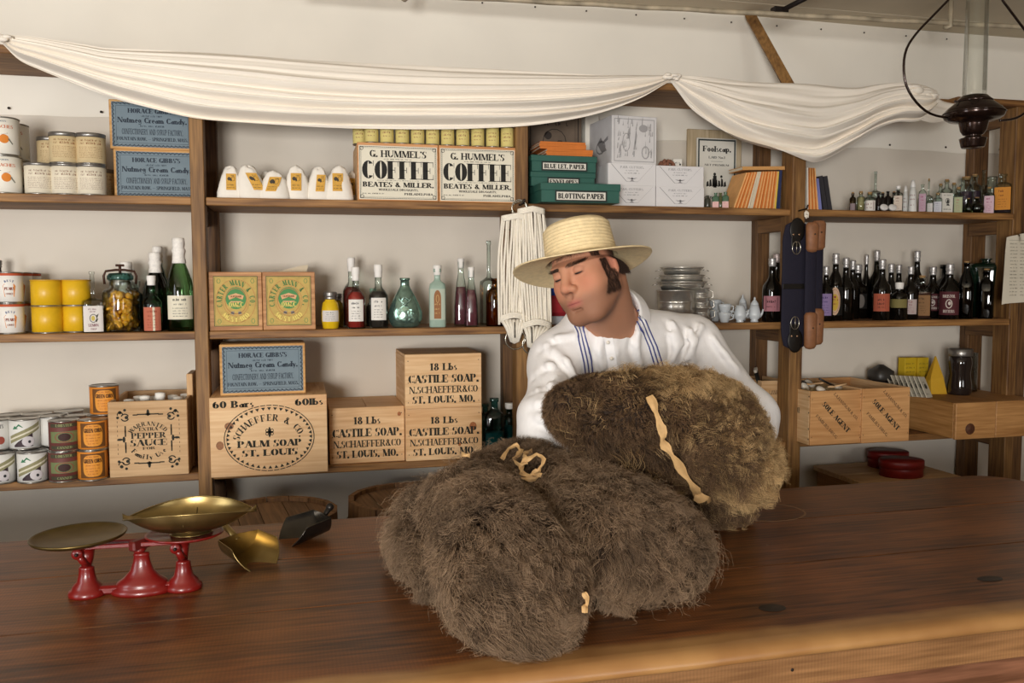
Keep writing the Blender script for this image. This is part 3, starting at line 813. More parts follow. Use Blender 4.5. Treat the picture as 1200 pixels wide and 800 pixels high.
def tan_art(c0):
    def f_(b, r, h):
        fn = wrap(r+.0004); ps = smalltext(-.03, .03, h*.72, h*.06, 3)+smalltext(-.03, .03, h*.62, h*.075, 4)
        for i in range(7): ps += smalltext(-.034, .034, h*(.52-.055*i), h*.025, 9+i)
        ps += rule(-.045, .045, h*.82, .0006)+rule(-.045, .045, h*.12, .0006)
        letters(ps, b, fn, mat(c0, .8))
    return f_
rT, hT = .0395, .089
gT = 'small lidded paper-labelled tins on the top shelf'
tanp = mat('d3bd92', .75, noise=.08, nscale=40); whp = mat('e4dac4', .75, noise=.06, nscale=40)
def tan(kind, label, px, Y, z):
    P = spot(px, Y, ZA); pap = tanp if kind == 'tan' else whp
    can(kind+'_tin', label, (P.x, Y, z), rT, hT, group=gT, paper=pap, art=tan_art('8a5a34' if kind == 'tan' else '8a6a58'), band=.008 if kind == 'tan' else .004, top=M_lid)
tan('white', 'single cream lidded tin in front, leftmost of the small tins', 47.5, 2.745, ZA)
tan('white', 'cream lidded tin at the bottom of the left two-high stack of small tins', 78, 2.745, ZA)
tan('white', 'cream lidded tin at the bottom of the two-high stack next to the blue labelled boxes', 108, 2.745, ZA)
tan('tan', 'tan lidded tin on top of the left two-high stack of small tins', 77.5, 2.745, ZA+hT)
tan('tan', 'tan lidded tin on top of the two-high stack next to the blue labelled boxes', 108.5, 2.745, ZA+hT)
tan('tan', 'lower tan tin of the rear stack behind the single cream tin', 63, 2.84, ZA)
tan('tan', 'upper tan tin of the rear stack, seen above the single cream tin', 63, 2.84, ZA+hT)
tan('tan', 'single tan tin set back, just showing beside the blue labelled boxes', 120, 2.85, ZA)
# nutmeg candy boxes
BLUE = mat('76868f', .8, noise=.06, nscale=30); BINK = mat('2c3440', .8)
_nut = {}
def nutmeg(label, loc, w, h, d, rz=0):
    th = crate('candy_box', label, 'box', loc, w, h, d, rz, 'blue labelled candy boxes', mf=wood('d9ab6a', 'b57f42', 'X', .6), t=.007)
    if 'a' in _nut:
        for o in _nut['a']:
            c = o.copy(); col.objects.link(c); c.parent = th
            for g in o.children: q = g.copy(); col.objects.link(q); q.parent = c
        return th
    m = .007; lb = MB().box(-w/2+m, w/2-m, -.0006, 0, m, h-m*.9).build('label', BLUE, th)
    hw = w/2-m; z0, z1 = m, h-m*.9; H = z1-z0
    ps = wavy(-hw+.001, hw-.001, z0+.001, z1-.001, .0115, .0058, .0019)+wavy(-hw+.004, hw-.004, z0+.004, z1-.004, .0115, .004, .001)+frame2(-hw+.0115, hw-.0115, z0+.011, z1-.011, .0008)
    W = 2*hw-.026
    ps += text("HORACE GIBBS'S", 0, z0+H*.76, W*.68, H*.10, T=.3)+smalltext(-W*.15, W*.15, z0+H*.68, H*.04, 2)
    ps += text('Nutmeg Cream Candy.', 0, z0+H*.54, W*.98, H*.12, T=.26, t=.1)
    ps += smalltext(-W*.17, W*.17, z0+H*.455, H*.045, 5)
    ps += text('CONFECTIONERY AND SYRUP FACTORY,', 0, z0+H*.28, W*.86, H*.125, T=.2, t=.08)
    ps += text('FOUNTAIN ROW. -- SPRINGFIELD, MASS.', 0, z0+H*.145, W, H*.075, T=.26, t=.1)
    letters(ps, lb, flat(-.0009), BINK)
    _nut['a'] = [lb]
    return th
wN, hN, dN = .238, .144, .16
P = spot(131, 2.775, ZA)
nutmeg('lower candy box with a blue printed label on the top shelf, left', (P.x+.008+wN/2, 2.775, ZA), wN, hN, dN)
nutmeg('upper candy box with a blue printed label, stacked on the top shelf', (P.x+wN/2, 2.775, ZA+hN), wN, hN, dN)

# ================================================================ top shelf, second bay
LABY = mat('d8a548', .8, noise=.15, nscale=60)
CLOTH = mat('efe8dc', .9, bump=.3, bscale=120)
def bag(label, pxc, wpx, pyt, Y, lean=0, lx=0, ltilt=0, rzx=0):
    P = spot(pxc, Y, ZA); k = mpp(P); w = wpx*k; h = atY(pxc, pyt, Y).z-ZA
    th = thing('cloth_sack', label, 'sack', P, face_cam(P.x, P.y)*.5+rzx, 'small white cloth sacks with yellow labels')
    q = random.Random(pxc); ph = q.random()*6
    prof = [(0, 0), (.5, 0), (.56, .05), (.54, .2), (.47, .45), (.38, .7), (.3, .82), (.27, .9), (.2, .97), (.08, 1), (0, 1)]
    mb = MB(); rows = []
    for (a, b) in prof:
        row = []
        for i in range(25):
            an = 2*math.pi*i/24; ca, sa = math.cos(an), math.sin(an); kk = (abs(ca)**2.6+abs(sa)**2.6)**(-1/2.6)
            f_ = 1.06+.06*math.sin(3*an+ph+b*4)+.10*math.sin(7*an+ph*2+b*3)*b+.03*math.sin(11*an+b*9)
            row.append((a*w*kk*ca*f_+lean*b*h, a*w*.62*kk*sa*f_, b*h+(.004*math.sin(2*an+ph) if .8 < b else 0)))
        rows.append(row)
    mb.grid(rows).build('cloth', CLOTH, th)
    # pasted label
    lw, lh = w*.42, h*.52
    def fn(a, b):
        z = h*.26+b; bb = z/h; A = .55-.28*max(0, bb-.1); return (lx*w+a+lean*bb*h+ltilt*(b-lh/2), -(A*w*.62*1.07+.003)+max(0, abs(a)-w*.12)*.25, z)
    n = 4; rows = [[fn(-lw/2+lw*i/n, lh*j/n) for i in range(n+1)] for j in range(n+1)]
    lb = MB().grid(rows).build('label', LABY, th)
    f2 = lambda a, b: tuple(Vector(fn(a, b))+Vector((0, -.0008, 0)))
    ps = disc2(-lw*.18, lh*.68, lw*.2, lw*.2, 8)+[[(-lw*.1, lh*.62), (lw*.05, lh*.72), (lw*.1, lh*.6), (0, lh*.5)]]+smalltext(0, lw*.4, lh*.84, lh*.07, pxc)+smalltext(-lw*.4, lw*.4, lh*.12, lh*.06, pxc+1)+smalltext(-lw*.4, lw*.4, lh*.28, lh*.06, pxc+2)+ring2(lw*.2, lh*.68, lw*.2, lw*.25, .001, 8)
    MB().polys(ps, f2).build('lettering', M_ink2, lb)
bag('white cloth sack with yellow label, first from the left post', 271, 26, 196, 2.745, lx=.02)
bag('white cloth sack slumping right, its yellow label tilted', 296, 29, 195, 2.74, lean=-.12, lx=.2, ltilt=-.35)
bag('small white sack set back between the second and third front sacks', 312, 20, 202, 2.82)
bag('low wide white sack with yellow label tilted to the right', 322, 32, 201, 2.735, lx=-.03, ltilt=.3)
bag('white cloth sack standing alone in the middle of the sacks, narrow label', 348, 28, 195, 2.745, lx=-.02)
bag('white sack mostly hidden behind the second sack from the coffee boxes', 368, 18, 202, 2.83)
bag('white cloth sack, third from the coffee boxes, in the front row', 374, 24, 197, 2.742, lx=.08, ltilt=.1)
bag('tall white sack with yellow label beside the coffee boxes', 397.5, 29, 195, 2.74, lx=-.05)
bag('white sack squeezed against the coffee box side', 413, 15, 201, 2.83)
# coffee crates
def coffee_label(th, w, h):
    m = .004; lb = MB().box(-w/2+m, w/2-m, -.0006, 0, m, h-m*2.2).build('label', mat('e6dfcb', .8, noise=.04, nscale=20), th)
    hw = w/2-m; z0, z1 = m, h-m*2.2; H = z1-z0
    ps = frame2(-hw+.003, hw-.003, z0+.003, z1-.003, .0012)+frame2(-hw+.007, hw-.007, z0+.007, z1-.007, .0006)
    ps += wavy(-hw+.003, hw-.003, z0+.003, z1-.003, .006, .0022, .0007)
    for sx in (-1, 1):
        for zz in (z0+.009, z1-.009): ps += ring2(sx*(hw-.009), zz, .006, .006, .0016, 8)
    W = 2*hw-.022
    ps += text("G. HUMMEL'S", 0, z0+H*.79, W*.8, H*.125, T=.24, t=.09)
    ps += smalltext(-W*.2, W*.2, z0+H*.745, H*.02, 1)
    ps += text('COFFEE', 0, z0+H*.385, W*1.02, H*.335, T=.34, t=.035)
    ps += smalltext(-W*.3, W*.3, z0+H*.35, H*.018, 2)
    ps += text('BEATES & MILLER.', 0, z0+H*.235, W, H*.09, T=.27, t=.11)
    ps += text('WHOLESALE DRUGGISTS,', 0, z0+H*.165, W*.56, H*.04, T=.24, t=.12)
    ps += text('PHILADELPHIA.', W*.5, z0+H*.09, W*.42, H*.04, T=.24, t=.12, align='r')+smalltext(-W*.5, -W*.2, z0+H*.1, H*.025, 5)
    letters(ps, lb, flat(-.0009))
for i, (a, b, t, lbl) in enumerate(((419.5, 514, 168, 'coffee crate with black on cream label, left of the two'), (514.6, 604.5, 171.5, 'coffee crate with black on cream label, against the middle post'))):
    P, w, h = frontbox(a, b, t, 2.703, ZA)
    th = crate('coffee_crate', lbl, 'crate', P, w, h, .2, 0, 'coffee crates', mf=wood('dba06a', 'b87c48', 'X', .6)); coffee_label(th, w, h)
    topz = ZA+h
# yellow small tins
def spice_art(b, r, h):
    fn = wrap(r+.0003); ps = []
    for i in range(6): ps += rule(-.03, .03, h*(.2+.12*i), .0013)
    letters(ps, b, fn, mat('a89a4c', .8), 'label_stripe')
    letters(smalltext(-.014, .014, h*.45, h*.1, 2)+smalltext(-.012, .012, h*.3, h*.07, 5)+smalltext(-.014, .014, h*.62, h*.08, 6), b, wrap(r+.0005), mat('9a6a4a', .8))
ys = mat('dccb80', .7)
P0, w0, h0 = frontbox(419.5, 514, 168, 2.703, ZA); P1, w1, h1 = frontbox(514.6, 604.5, 171.5, 2.703, ZA)
names = ['first', 'second', 'third', 'fourth', 'fifth', 'sixth', 'seventh', 'eighth', 'ninth', 'tenth']
for i, px in enumerate((435.6, 453.5, 471.5, 489.5, 507, 524.6, 542.3, 559.8, 577.2, 594.4)):
    z = ZA+(h0 if i < 5 else h1); P = spot(px, 2.728, z); k = mpp(P)
    can('spice%d' % (i > 4), 'small yellow striped tin on the coffee crates, %s from the left in the front row' % names[i], (P.x, 2.728, z), .0212, .068, paper=ys, art=spice_art, group='small yellow tins on the coffee crates')
P = spot(421.5, 2.775, ZA+h0)
can('spice1', 'small yellow striped tin set back at the left end of the coffee crates', (P.x, 2.77, ZA+h0), .0212, .068, group='small yellow tins on the coffee crates')

# ================================================================ top shelf, third bay
GRN = mat('2c5c50', .55, noise=.1, nscale=25)
def greenbox(label, x0, x1, z0, z1, y0, y1, txt, rz=0, lw=.62):
    cx = (x0+x1)/2; w = x1-x0; d = y1-y0; h = z1-z0
    th = thing('stationery_box', label, 'box', (cx, y0, z0), rz, 'green stationery boxes')
    MB().box(-w/2+.003, w/2-.003, .003, d-.003, 0, h*.9, .001).build('tray', GRN, th)
    MB().box(-w/2, w/2, 0, d, h*.62, h, .0015).build('lid', GRN, th)
    hw = w*lw/2; c = h*.3
    lb = MB().box(-hw, hw, -.001, .003, h*.1, h*.56).build('label', mat('e2ddd0', .7), th)
    letters(frame2(-hw-.004, hw+.004, h*.04, h*.62, .005), lb, flat(-.0016), mat('1e2622', .5), 'label_border')
    letters(text(txt, 0, h*.19, hw*1.86, h*.27, T=.3, t=.1), lb, flat(-.0022))
q0 = spot(635, 2.625, ZA); q1 = spot(727, 2.625, ZA)
zt1 = atY(680, 214.5, 2.62).z
greenbox('green blotting paper box, lowest of the stack and sticking out over the shelf edge', q0.x-.003, q1.x, ZA, zt1, 2.625, 2.85, 'BLOTTING PAPER', rz=R(-1))
q0 = spot(622, 2.72, ZA); q1 = spot(699, 2.72, ZA); zt2 = atY(660, 201.5, 2.72).z; zt3 = atY(660, 182.5, 2.72).z
greenbox('green envelopes box in the middle of the stack', q0.x, q1.x-.002, zt1, zt2, 2.722, 2.93, 'ENVELOPES', lw=.46)
greenbox('green blue-laid paper box on top of the stack of green boxes', q0.x, q1.x, zt2, zt3, 2.715, 2.93, 'BLUE LET. PAPER', lw=.66)
ORG = mat('cf7630', .75, noise=.1, nscale=30); ORG2 = mat('eab070', .75, noise=.1, nscale=30); PAGE = mat('d9cdb4', .9)
def booklet(label, loc, w, d, t, rz=0, rot=None, cover=None, group='orange booklets piled on the green boxes', stand=False):
    """stapled paper booklet: two covers folded over a block of pages"""
    th = thing('booklet', label, 'booklet', loc, rz, group)
    if rot: th.rotation_euler = rot
    c = cover or ORG; e = max(.0008, t*.14)
    if stand:   # spine towards -Y, height = w, depth = d, thickness t along X
        MB().box(-t/2, t/2, 0, .001, 0, w).box(-t/2, -t/2+e, .001, d, 0, w).box(t/2-e, t/2, .001, d, 0, w).build('cover', c, th)
        MB().box(-t/2+e, t/2-e, .001, d-.003, .002, w-.002).build('pages', PAGE, th)
    else:       # lying: spine towards -Y
        MB().box(-w/2, w/2, 0, .001, 0, t).box(-w/2, w/2, .001, d, 0, e).box(-w/2, w/2, .001, d, t-e, t).build('cover', c, th)
        MB().box(-w/2+.002, w/2-.002, .001, d-.003, e, t-e).build('pages', PAGE, th)
    return th
zz = zt3
for i, (a, b, yb) in enumerate(((641, 694, 'bottom'), (640, 694.5, 'second'), (641, 695, 'third'), (633, 686.5, 'fourth'), (632, 687, 'fifth'), (633, 686, 'top'))):
    u, v = spot(a, 2.73, zz), spot(b, 2.73, zz)
    booklet('orange booklet lying %s in the pile on the green boxes' % ({'bottom': 'lowest', 'second': 'second from bottom', 'third': 'third from bottom', 'fourth': 'fourth from bottom', 'fifth': 'just below the topmost', 'top': 'topmost'}[yb]), ((u.x+v.x)/2, 2.73, zz), v.x-u.x, .12, .0075, R(rnd.uniform(-2, 2)))
    zz += .0078
# dark printed card at the back
P, w, h = frontbox(618, 681, 128, 2.93, ZA)
th = thing('printed_card', 'dark brown printed card leaning on the wall behind the green boxes', 'card', P)
MB().box(-w/2, w/2, 0, .006, 0, h).build('board', mat('6f5f50', .8, noise=.2, nscale=20), th)
letters(ring2(0, h*.68, w*.22, h*.13, .003, 14)+ring2(w*.1, h*.6, w*.1, h*.1, .004, 10)+disc2(-w*.12, h*.74, w*.07)+smalltext(-w*.2, w*.28, h*.45, h*.05, 4)+smalltext(-w*.25, w*.3, h*.84, h*.05, 7)+rule(-w*.4, w*.4, h*.92, .003)+[_bar(w*.38, h*.1, w*.385, h*.95), _bar(w*.43, h*.1, w*.45, h*.95), _bar(-w*.45, h*.1, -w*.43, h*.95)], th, flat(-.0006), mat('39302a', .8), 'printed_picture')
# white envelope boxes
WBX = mat('e0dddc', .75); WINK = mat('8d8a8c', .8)
def envbox(label, px0, px1, pyt, Y, zb, d):
    P, w, h = frontbox(px0, px1, pyt, Y, zb); th = thing('envelope_box', label, 'box', P, 0, 'white envelope boxes')
    MB().box(-w/2, w/2, 0, d, 0, h, .001).build('carton', WBX, th)
    L = [(-w*.44, h*.96), (-w*.12, h*.18), (w*.12, h*.18), (w*.44, h*.96)]
    ps = []
    for (a, b), (c, e) in zip(L, L[1:]):
        ps.append([(a, b), (a+.0015, b+.0008), (c+.0015, e+.0008), (c, e)])
    ps += text('P.&R. CUTTERS,', 0, h*.78, w*.5, h*.1, T=.16, t=.06)+smalltext(-w*.14, w*.14, h*.66, h*.05, 3)+smalltext(-w*.16, w*.16, h*.54, h*.06, 4)
    ps += disc2(0, h*.32, w*.022)+[[(-w*.11, h*.36), (0, h*.33), (0, h*.29), (-w*.06, h*.31)], [(w*.11, h*.36), (0, h*.33), (0, h*.29), (w*.06, h*.31)], [(-w*.05, h*.2), (0, h*.27), (w*.05, h*.2)]]
    letters(ps, th, flat(-.0004), WINK); return P, h
P, hA = envbox('white envelope box, bottom left of the block of four', 712, 768, 217.5, 2.735, ZA, .2)
envbox('white envelope box, bottom right of the block of four', 769, 825, 219, 2.735, ZA, .2)
P2, hB = envbox('white envelope box, upper left, under the big picture box', 712.5, 768.5, 191.5, 2.735, ZA+hA, .2)
envbox('white envelope box, upper right, with the wig of brown curls behind it', 769, 824.5, 194.5, 2.735, ZA+hA-.001, .2)
P, w, h = frontbox(716, 770, 136, 2.75, ZA+hA+hB)
th = thing('picture_box', 'tall white box printed with a grey landscape picture', 'box', (P.x, P.y, P.z), R(4))
MB().box(-w/2, w/2, 0, .19, 0, h, .001).build('carton', mat('d6d3d2', .75, noise=.06, nscale=30), th)
q = random.Random(4); ps = frame2(-w*.45, w*.45, h*.05, h*.94, .0025)
for i in range(60):
    x = q.uniform(-.4, .4)*w; z = q.uniform(.08, .9)*h; ps.append([(x, z), (x+.002, z+q.uniform(.004, .02)), (x+q.uniform(.002, .006), z+q.uniform(.01, .03)), (x+.004, z)])
ps += ring2(-w*.18, h*.45, w*.09, h*.2, .003, 10)+ring2(w*.25, h*.25, w*.09, h*.14, .004, 10)+disc2(w*.2, h*.75, w*.1, h*.08)+[[(-w*.02, h*.3), (w*.03, h*.7), (w*.06, h*.6), (w*.02, h*.3)]]
letters(ps, th, flat(-.0005), mat('a3a0a0', .8), 'printed_picture')
sd = [[(.04, h*.3), (.09, h*.62), (.12, h*.5), (.08, h*.28)], [(.03, h*.6), (.08, h*.5), (.07, h*.46), (.03, h*.52)]]+ring2(.09, h*.4, .04, h*.15, .006, 10)
MB().polys(sd, lambda a, b: (-w/2-.0005, a, b)).build('side_picture', mat('8f8c8c', .8), th)
# sponge of curls and a little card on the boxes
P = spot(781, 2.85, ZA+hA+hB)
th = thing('curly_bundle', 'small bundle of reddish brown curls resting on the white boxes', 'bundle', P)
mb = MB(); q = random.Random(2)
for i in range(70):
    a, b = q.uniform(0, 6.28), q.uniform(0, 1.3); r_ = .024
    mb.ball((r_*1.1*math.cos(a)*math.cos(b), r_*math.sin(a)*math.cos(b), .008+r_*.95*math.sin(b)), q.uniform(.004, .007), 8, 5)
stuff(mb.build('curl', mat('94644e', .8, noise=.3, nscale=200), th))
P = spot(794, 2.88, ZA+hA+hB); th = thing('price_card', 'tiny white card propped behind the brown curls', 'card', P, R(-10))
MB().box(-.016, .016, 0, .002, 0, .042).build('card', M_white, th); letters(smalltext(-.01, .01, .026, .006, 1)+[_bar(.006, .02, .012, .026)], th, flat(-.0005))
# foolscap poster
Yp = 2.915; a, b = spot(817, Yp, ZA), spot(862, Yp, ZA)
P, w, h = frontbox(805, 868, 152, 2.945, ZA)
th = thing('backing_board', 'pale tan board standing against the wall behind the foolscap sign', 'board', P)
MB().box(-w/2, w/2, 0, .012, 0, h, .002).build('board', wood('cdbb9c', 'ab9674', 'Z', .7), th)
P, w, h = frontbox(816, 862, 162, Yp, ZA)
th = thing('foolscap_sign', 'framed printed foolscap sign with a small picture of figures', 'sign', P)
MB().box(-w/2, w/2, 0, .008, 0, h, .001).build('card', mat('dcd8cc', .8), th)
ps = frame2(-w*.5+.004, w*.5-.004, -.02+.02, h-.004, .006)
letters(ps, th, flat(-.0005), mat('39403f', .7), 'printed_border')
ps = text('Foolscap.', 0, h*.82, w*.72, h*.075, T=.26, t=.08)+text('LAID No.1', 0, h*.73, w*.42, h*.03, T=.2)+rule(-w*.15, w*.15, h*.69, .0008)+text('NET PREMIUM', 0, h*.63, w*.62, h*.025, T=.2)
for i in range(7):
    x = -w*.22+w*.44*i/6; ps += [[(x-w*.04, h*.35), (x-w*.03, h*.41+.008*(i % 3)), (x+w*.01, h*.43+.006*(i % 2)), (x+w*.03, h*.36)]]
ps = ps; ps += disc2(-w*.05, h*.52, w*.035)+disc2(w*.12, h*.49, w*.03)+[[(-w*.08, h*.34), (-w*.09, h*.5), (0, h*.5), (0, h*.34)]]+text('Leonard Took', .004, h*.19, w*.84, h*.045, T=.16, t=.07)
letters(ps, th, flat(-.0006))
for px, t_, c in ((832, 228, 'e8c9c4'), (838.5, 226, None), (846, 226, 'e8c9c4')): pass
bottle('tiny green bottle with pink label before the foolscap sign, left', 838.5, 2.735, ZA, 226, 8, 'vial', mat('4f6a54', .1), lab=(.02, .42, 'e2b9b4', 'lines', 'a8605c'), group='tiny bottles in front of the foolscap sign', p=4)
bottle('tiny green bottle with pink label touching the orange booklets', 850, 2.735, ZA, 225, 8, 'vial', mat('4f6a54', .1), lab=(.02, .42, 'e2b9b4', 'lines', 'a8605c'), group='tiny bottles in front of the foolscap sign', p=4)
bottle('tiny dark bottle next to the white boxes', 829, 2.77, ZA, 229, 7, 'vial', mat('4a4a40', .15), group='tiny bottles in front of the foolscap sign')
bottle('tiny olive bottle behind the two pink labelled ones', 844, 2.80, ZA, 226, 7, 'vial', mat('5b5f3c', .15), group='tiny bottles in front of the foolscap sign')
# leaning booklets, third bay
gB = 'booklets leaning against the right-hand post'
nB = 20; covers = {7: PAGE, 8: PAGE, 9: PAGE, 18: mat('e2c24e', .7), 19: mat('2a3358', .7)}
X0 = spot(858, 2.74, ZA).x; X1 = 1.676
ordn = lambda i: ['first', 'second', 'third', 'fourth', 'fifth', 'sixth', 'seventh', 'eighth', 'ninth', 'tenth', 'eleventh', 'twelfth', 'thirteenth', 'fourteenth', 'fifteenth', 'sixteenth', 'seventeenth', 'eighteenth', 'nineteenth', 'twentieth', 'twenty-first', 'twenty-second', 'twenty-third', 'twenty-fourth', 'twenty-fifth', 'twenty-sixth'][i]
hb = atY(900, 197, 2.74).z-ZA
n_tot = 26; step = (X1-.012-X0)/n_tot
ang = [R(21-18*i/(n_tot-1)) for i in range(n_tot)]
x = X0+.004
for i in range(n_tot):
    c = PAGE if 8 <= i <= 10 else mat('e2c24e', .7) if i == 23 else mat('2a3358', .7) if i > 23 else (ORG if i % 2 else ORG2)
    cn = 'cream' if 8 <= i <= 10 else 'yellow' if i == 23 else 'navy blue' if i > 23 else 'orange'
    H = .134 if i < 24 else .138
    booklet('thin %s booklet leaning in the row by the post, %s from the left' % (cn, ordn(i)), (x, 2.735+.0015*(i % 3), ZA+.0005), H, .1, .0052, rot=(0, ang[i], 0), cover=c, group=gB, stand=True)
    x += step
P = Vector((X0+.1, 2.74, ZA+.148))
booklet('tan booklet lying flat on top of the leaning row', (X0+.118, 2.735, ZA+.1375), .165, .1, .012, rot=(0, R(-2), 0), cover=mat('cf9a5c', .8), group='booklets laid on the leaning row')
# ================================================================ top shelf, right bay
x = spot(945.5, 2.74, ZA).x; H = atY(955, 197, 2.74).z-ZA
gC = 'booklets standing right of the harness post'
for i in range(11):
    cn, c = ('white', M_paper) if i == 0 else ('orange', ORG if i % 2 else ORG2) if i < 7 else ('lavender', mat('7c80b8', .7)) if i < 9 else ('charcoal', mat('2e2c30', .6))
    t = .0065 if i < 9 else .017; hh = H if i < 7 else H*.76 if i < 9 else H*.83
    if i == 9: x += .006
    a = -R(1+i*.9) if i < 9 else -R(11)
    booklet('%s %s standing %s in the group beside the small medicine bottles' % (cn, 'booklet' if i < 9 else 'book', ordn(i)), (x, 2.735, ZA+.0005), hh, .1, t*.96, rot=(0, a, 0), cover=c, group=gC, stand=True)
    x += t*1.06 if i < 8 else .0125 if i == 8 else t*1.12

# ================================================================ middle shelf, left bay
gPear = 'orange and white pear tins'
def pear_art(b, r, h):
    fn = wrap(r+.0004)
    letters([[(-.012, h*.2), (.012, h*.2), (.0165, h*.55), (.012, h*.62), (-.012, h*.62), (-.0165, h*.55)]], b, fn, mat('d98a4a', .7), 'label_print')
    letters(arctext('BEST', 0, h*.3, .03, h*.42, 115, 65, .006, T=.3), b, fn, mat('4a5d86', .7))
    letters(text('PEARS', 0, h*.42, .025, .008, T=.3)+text('CHOICE', 0, h*.27, .018, .005), b, wrap(r+.0008), mat('8a3a22', .7))
    MB().lathe([(r+.0003, h*.88), (r+.0003, h*.965)], 32).build('label_stripe', mat('b8512e', .7), b)
rp, hp = .036, .0885
def stack(pxr, Y, base, lab, n, maker, rr):
    P = spot(pxr, Y, base)
    for i in range(n): maker(lab[i], P, i)
wpap = mat('e9e4dc', .6)
for px, Y, nm in ((13, 2.745, 'front'), (24.5, 2.82, 'second'), (35, 2.90, 'rearmost')):
    P = spot(px, Y, ZB_)
    for i in range(2):
        can('pear', '%s pear tin of the %s two-high stack, left end of the middle shelf' % (('lower', 'upper')[i], nm), (P.x, Y, ZB_+i*hp), rp, hp, group=gPear, paper=wpap, art=pear_art)
YEL = mat('dcae1e', .35, noise=.05, nscale=60)
for px, Y, nm in ((56.5, 2.755, 'left'), (90.5, 2.78, 'right')):
    P = spot(px, Y, ZB_); r = .0415
    for i in range(2):
        th = can('yellow', 'plain bright yellow tin, %s one of the %s stack on the middle shelf' % (('lower', 'upper')[i], nm), (P.x, Y, ZB_+i*.0775), r, .0775, group='plain yellow tins', paper=YEL, top=mat('c9992a', .4))
def lemon(lb, fn, W, z0, z1):
    H = z1-z0
    MB().polys(ring2(0, z0+H*.52, W*.32, H*.17, W*.06, 14)+[[(W*.2, z0+H*.62), (W*.45, z0+H*.7), (W*.3, z0+H*.5)], [(W*.15, z0+H*.45), (W*.42, z0+H*.52), (W*.25, z0+H*.36)]], fn).build('printed_picture', mat('4a4a3e', .8), lb)
    MB().polys(disc2(-W*.02, z0+H*.52, W*.16, H*.1), fn).build('lemon_print', mat('c9b45a', .8), lb)
    MB().polys(text('LEMON', 0, z0+H*.2, W*.85, H*.11, T=.24)+text('SYRUP', 0, z0+H*.07, W*.5, H*.07)+smalltext(-W*.4, W*.4, z0+H*.85, H*.06, 1)+smalltext(-W*.3, W*.3, z0+H*.76, H*.05, 2), fn).build('lettering', mat('7a3a4a', .8), lb)
bottle('square clear bottle with lemon label between yellow tins and fruit jar', 110, 2.735, ZB_, 318, 24, 'tall', M_gclear, liq=.40, liqc=mat('a8a06a', .3), lab=(.02, .44, 'ddd6d0', 'x', '4a4a4a', lemon), p=5, sy=1, labw=88)
# big preserve jar with clamp lid
P = spot(143, 2.765, ZB_); k = mpp(P); th = thing('preserve_jar', 'large glass jar of orange preserved fruit with iron clamp lid', 'jar', P, face_cam(P.x, P.y)+R(8))
r = 20*k; h = atY(143, 328, 2.765).z-ZB_
out = [(0, 0), (r*.95, 0), (r, .004), (r, h*.72), (r*.93, h*.8), (r*.62, h*.85), (r*.6, h*.97), (r*.66, h), (r*.56, h), (r*.55, h*.86), (r*.88, h*.78), (r*.95, h*.7), (r*.95, .006), (0, .006)]
MB().lathe(out, 36).build('glass', M_gclear, th)
mb = MB(); q = random.Random(9)
for i in range(110):
    a, rr, z = q.uniform(0, 6.28), r*.74*math.sqrt(q.random()) if i % 3 else r*.76, q.uniform(.014, h*.74)
    M = Matrix.Translation((rr*math.cos(a), rr*math.sin(a), z)) @ Euler((q.uniform(0, 3), q.uniform(0, 3), q.uniform(0, 3))).to_matrix().to_4x4()
    mb.ball((0, 0, 0), (.015, .012, .006), 8, 5, M=M)
stuff(mb.build('fruit_slices', mat('eaa92e', .35, noise=.3, nscale=90), th))
MB().lathe([(0, h), (r*.68, h), (r*.72, h+.004), (r*.72, h+.012), (r*.6, h+.02), (0, h+.022)], 28).build('glass_lid', M_gteal, th)
mb = MB(); rr = r*.84
mb.tube([(-rr, 0, h-.012), (-rr-.002, 0, h+.012), (-rr+.004, 0, h+.026), (-.012, 0, h+.03), (.012, 0, h+.03), (rr-.004, 0, h+.026), (rr+.002, 0, h+.012), (rr, 0, h-.012)], .0035, 8)
mb.tube([(0, 0, h+.02), (0, 0, h+.045)], .004, 8); mb.box(-.012, .012, -.003, .003, h+.040, h+.047, .001)
mb.build('clamp', mat('4a2f22', .5, .5), th)
bottle('white-capped bottle standing behind the fruit jar', 150, 2.88, ZB_, 307, 26, 'flask', M_gaqua, cap=('paper', .25), labw=60)
bottle('small dark bottle behind and right of the fruit jar', 161, 2.86, ZB_, 328, 18, 'flask', mat('33403a', .1), cap=('paper', .16))
gG = 'green bottles by the left post'
def pinkbar(lb, fn, W, z0, z1):
    MB().polys([_bar(W*.02, z0, W*.2, z1)], fn).build('label_stripe', mat('dad0b8', .8), lb)
bottle('short green bottle with salmon label and white cap, front of the green bottles', 179, 2.74, ZB_, 323, 22, 'sauce', glassy('76ab84', '2f6040'), cap=('white', .17), lab=(.02, .44, 'bb6a52', 'lines', '8a3a2a', pinkbar), labw=110)
bottle('dark green bottle with tall white paper cap behind the short salmon labelled one', 184, 2.84, ZB_, 296, 29, 'champ', glassy('4a7a5c', '16301f'), cap=('paper', .26), group=None)
bottle('green bottle with paper cap, furthest back by the left post', 187, 2.93, ZB_, 289, 24, 'champ', glassy('5a8a6c', '1e4029'), cap=('paper', .2))
bottle('tall green champagne bottle with cream label and white paper neck by the left post', 212, 2.745, ZB_, 279, 30, 'champ', glassy('a3c49c', '3f7048'), cap=('paper', .27), lab=(.13, .385, 'e3dcc6', 'lines', '3a3a34'), labw=125)
P = spot(2, 2.82, ZB_); bottle('dark bottle at the very left end of the middle shelf', 1, 2.90, ZB_, 305, 18, 'slim', mat('2a1a1a', .1), cap=('tin', .1))

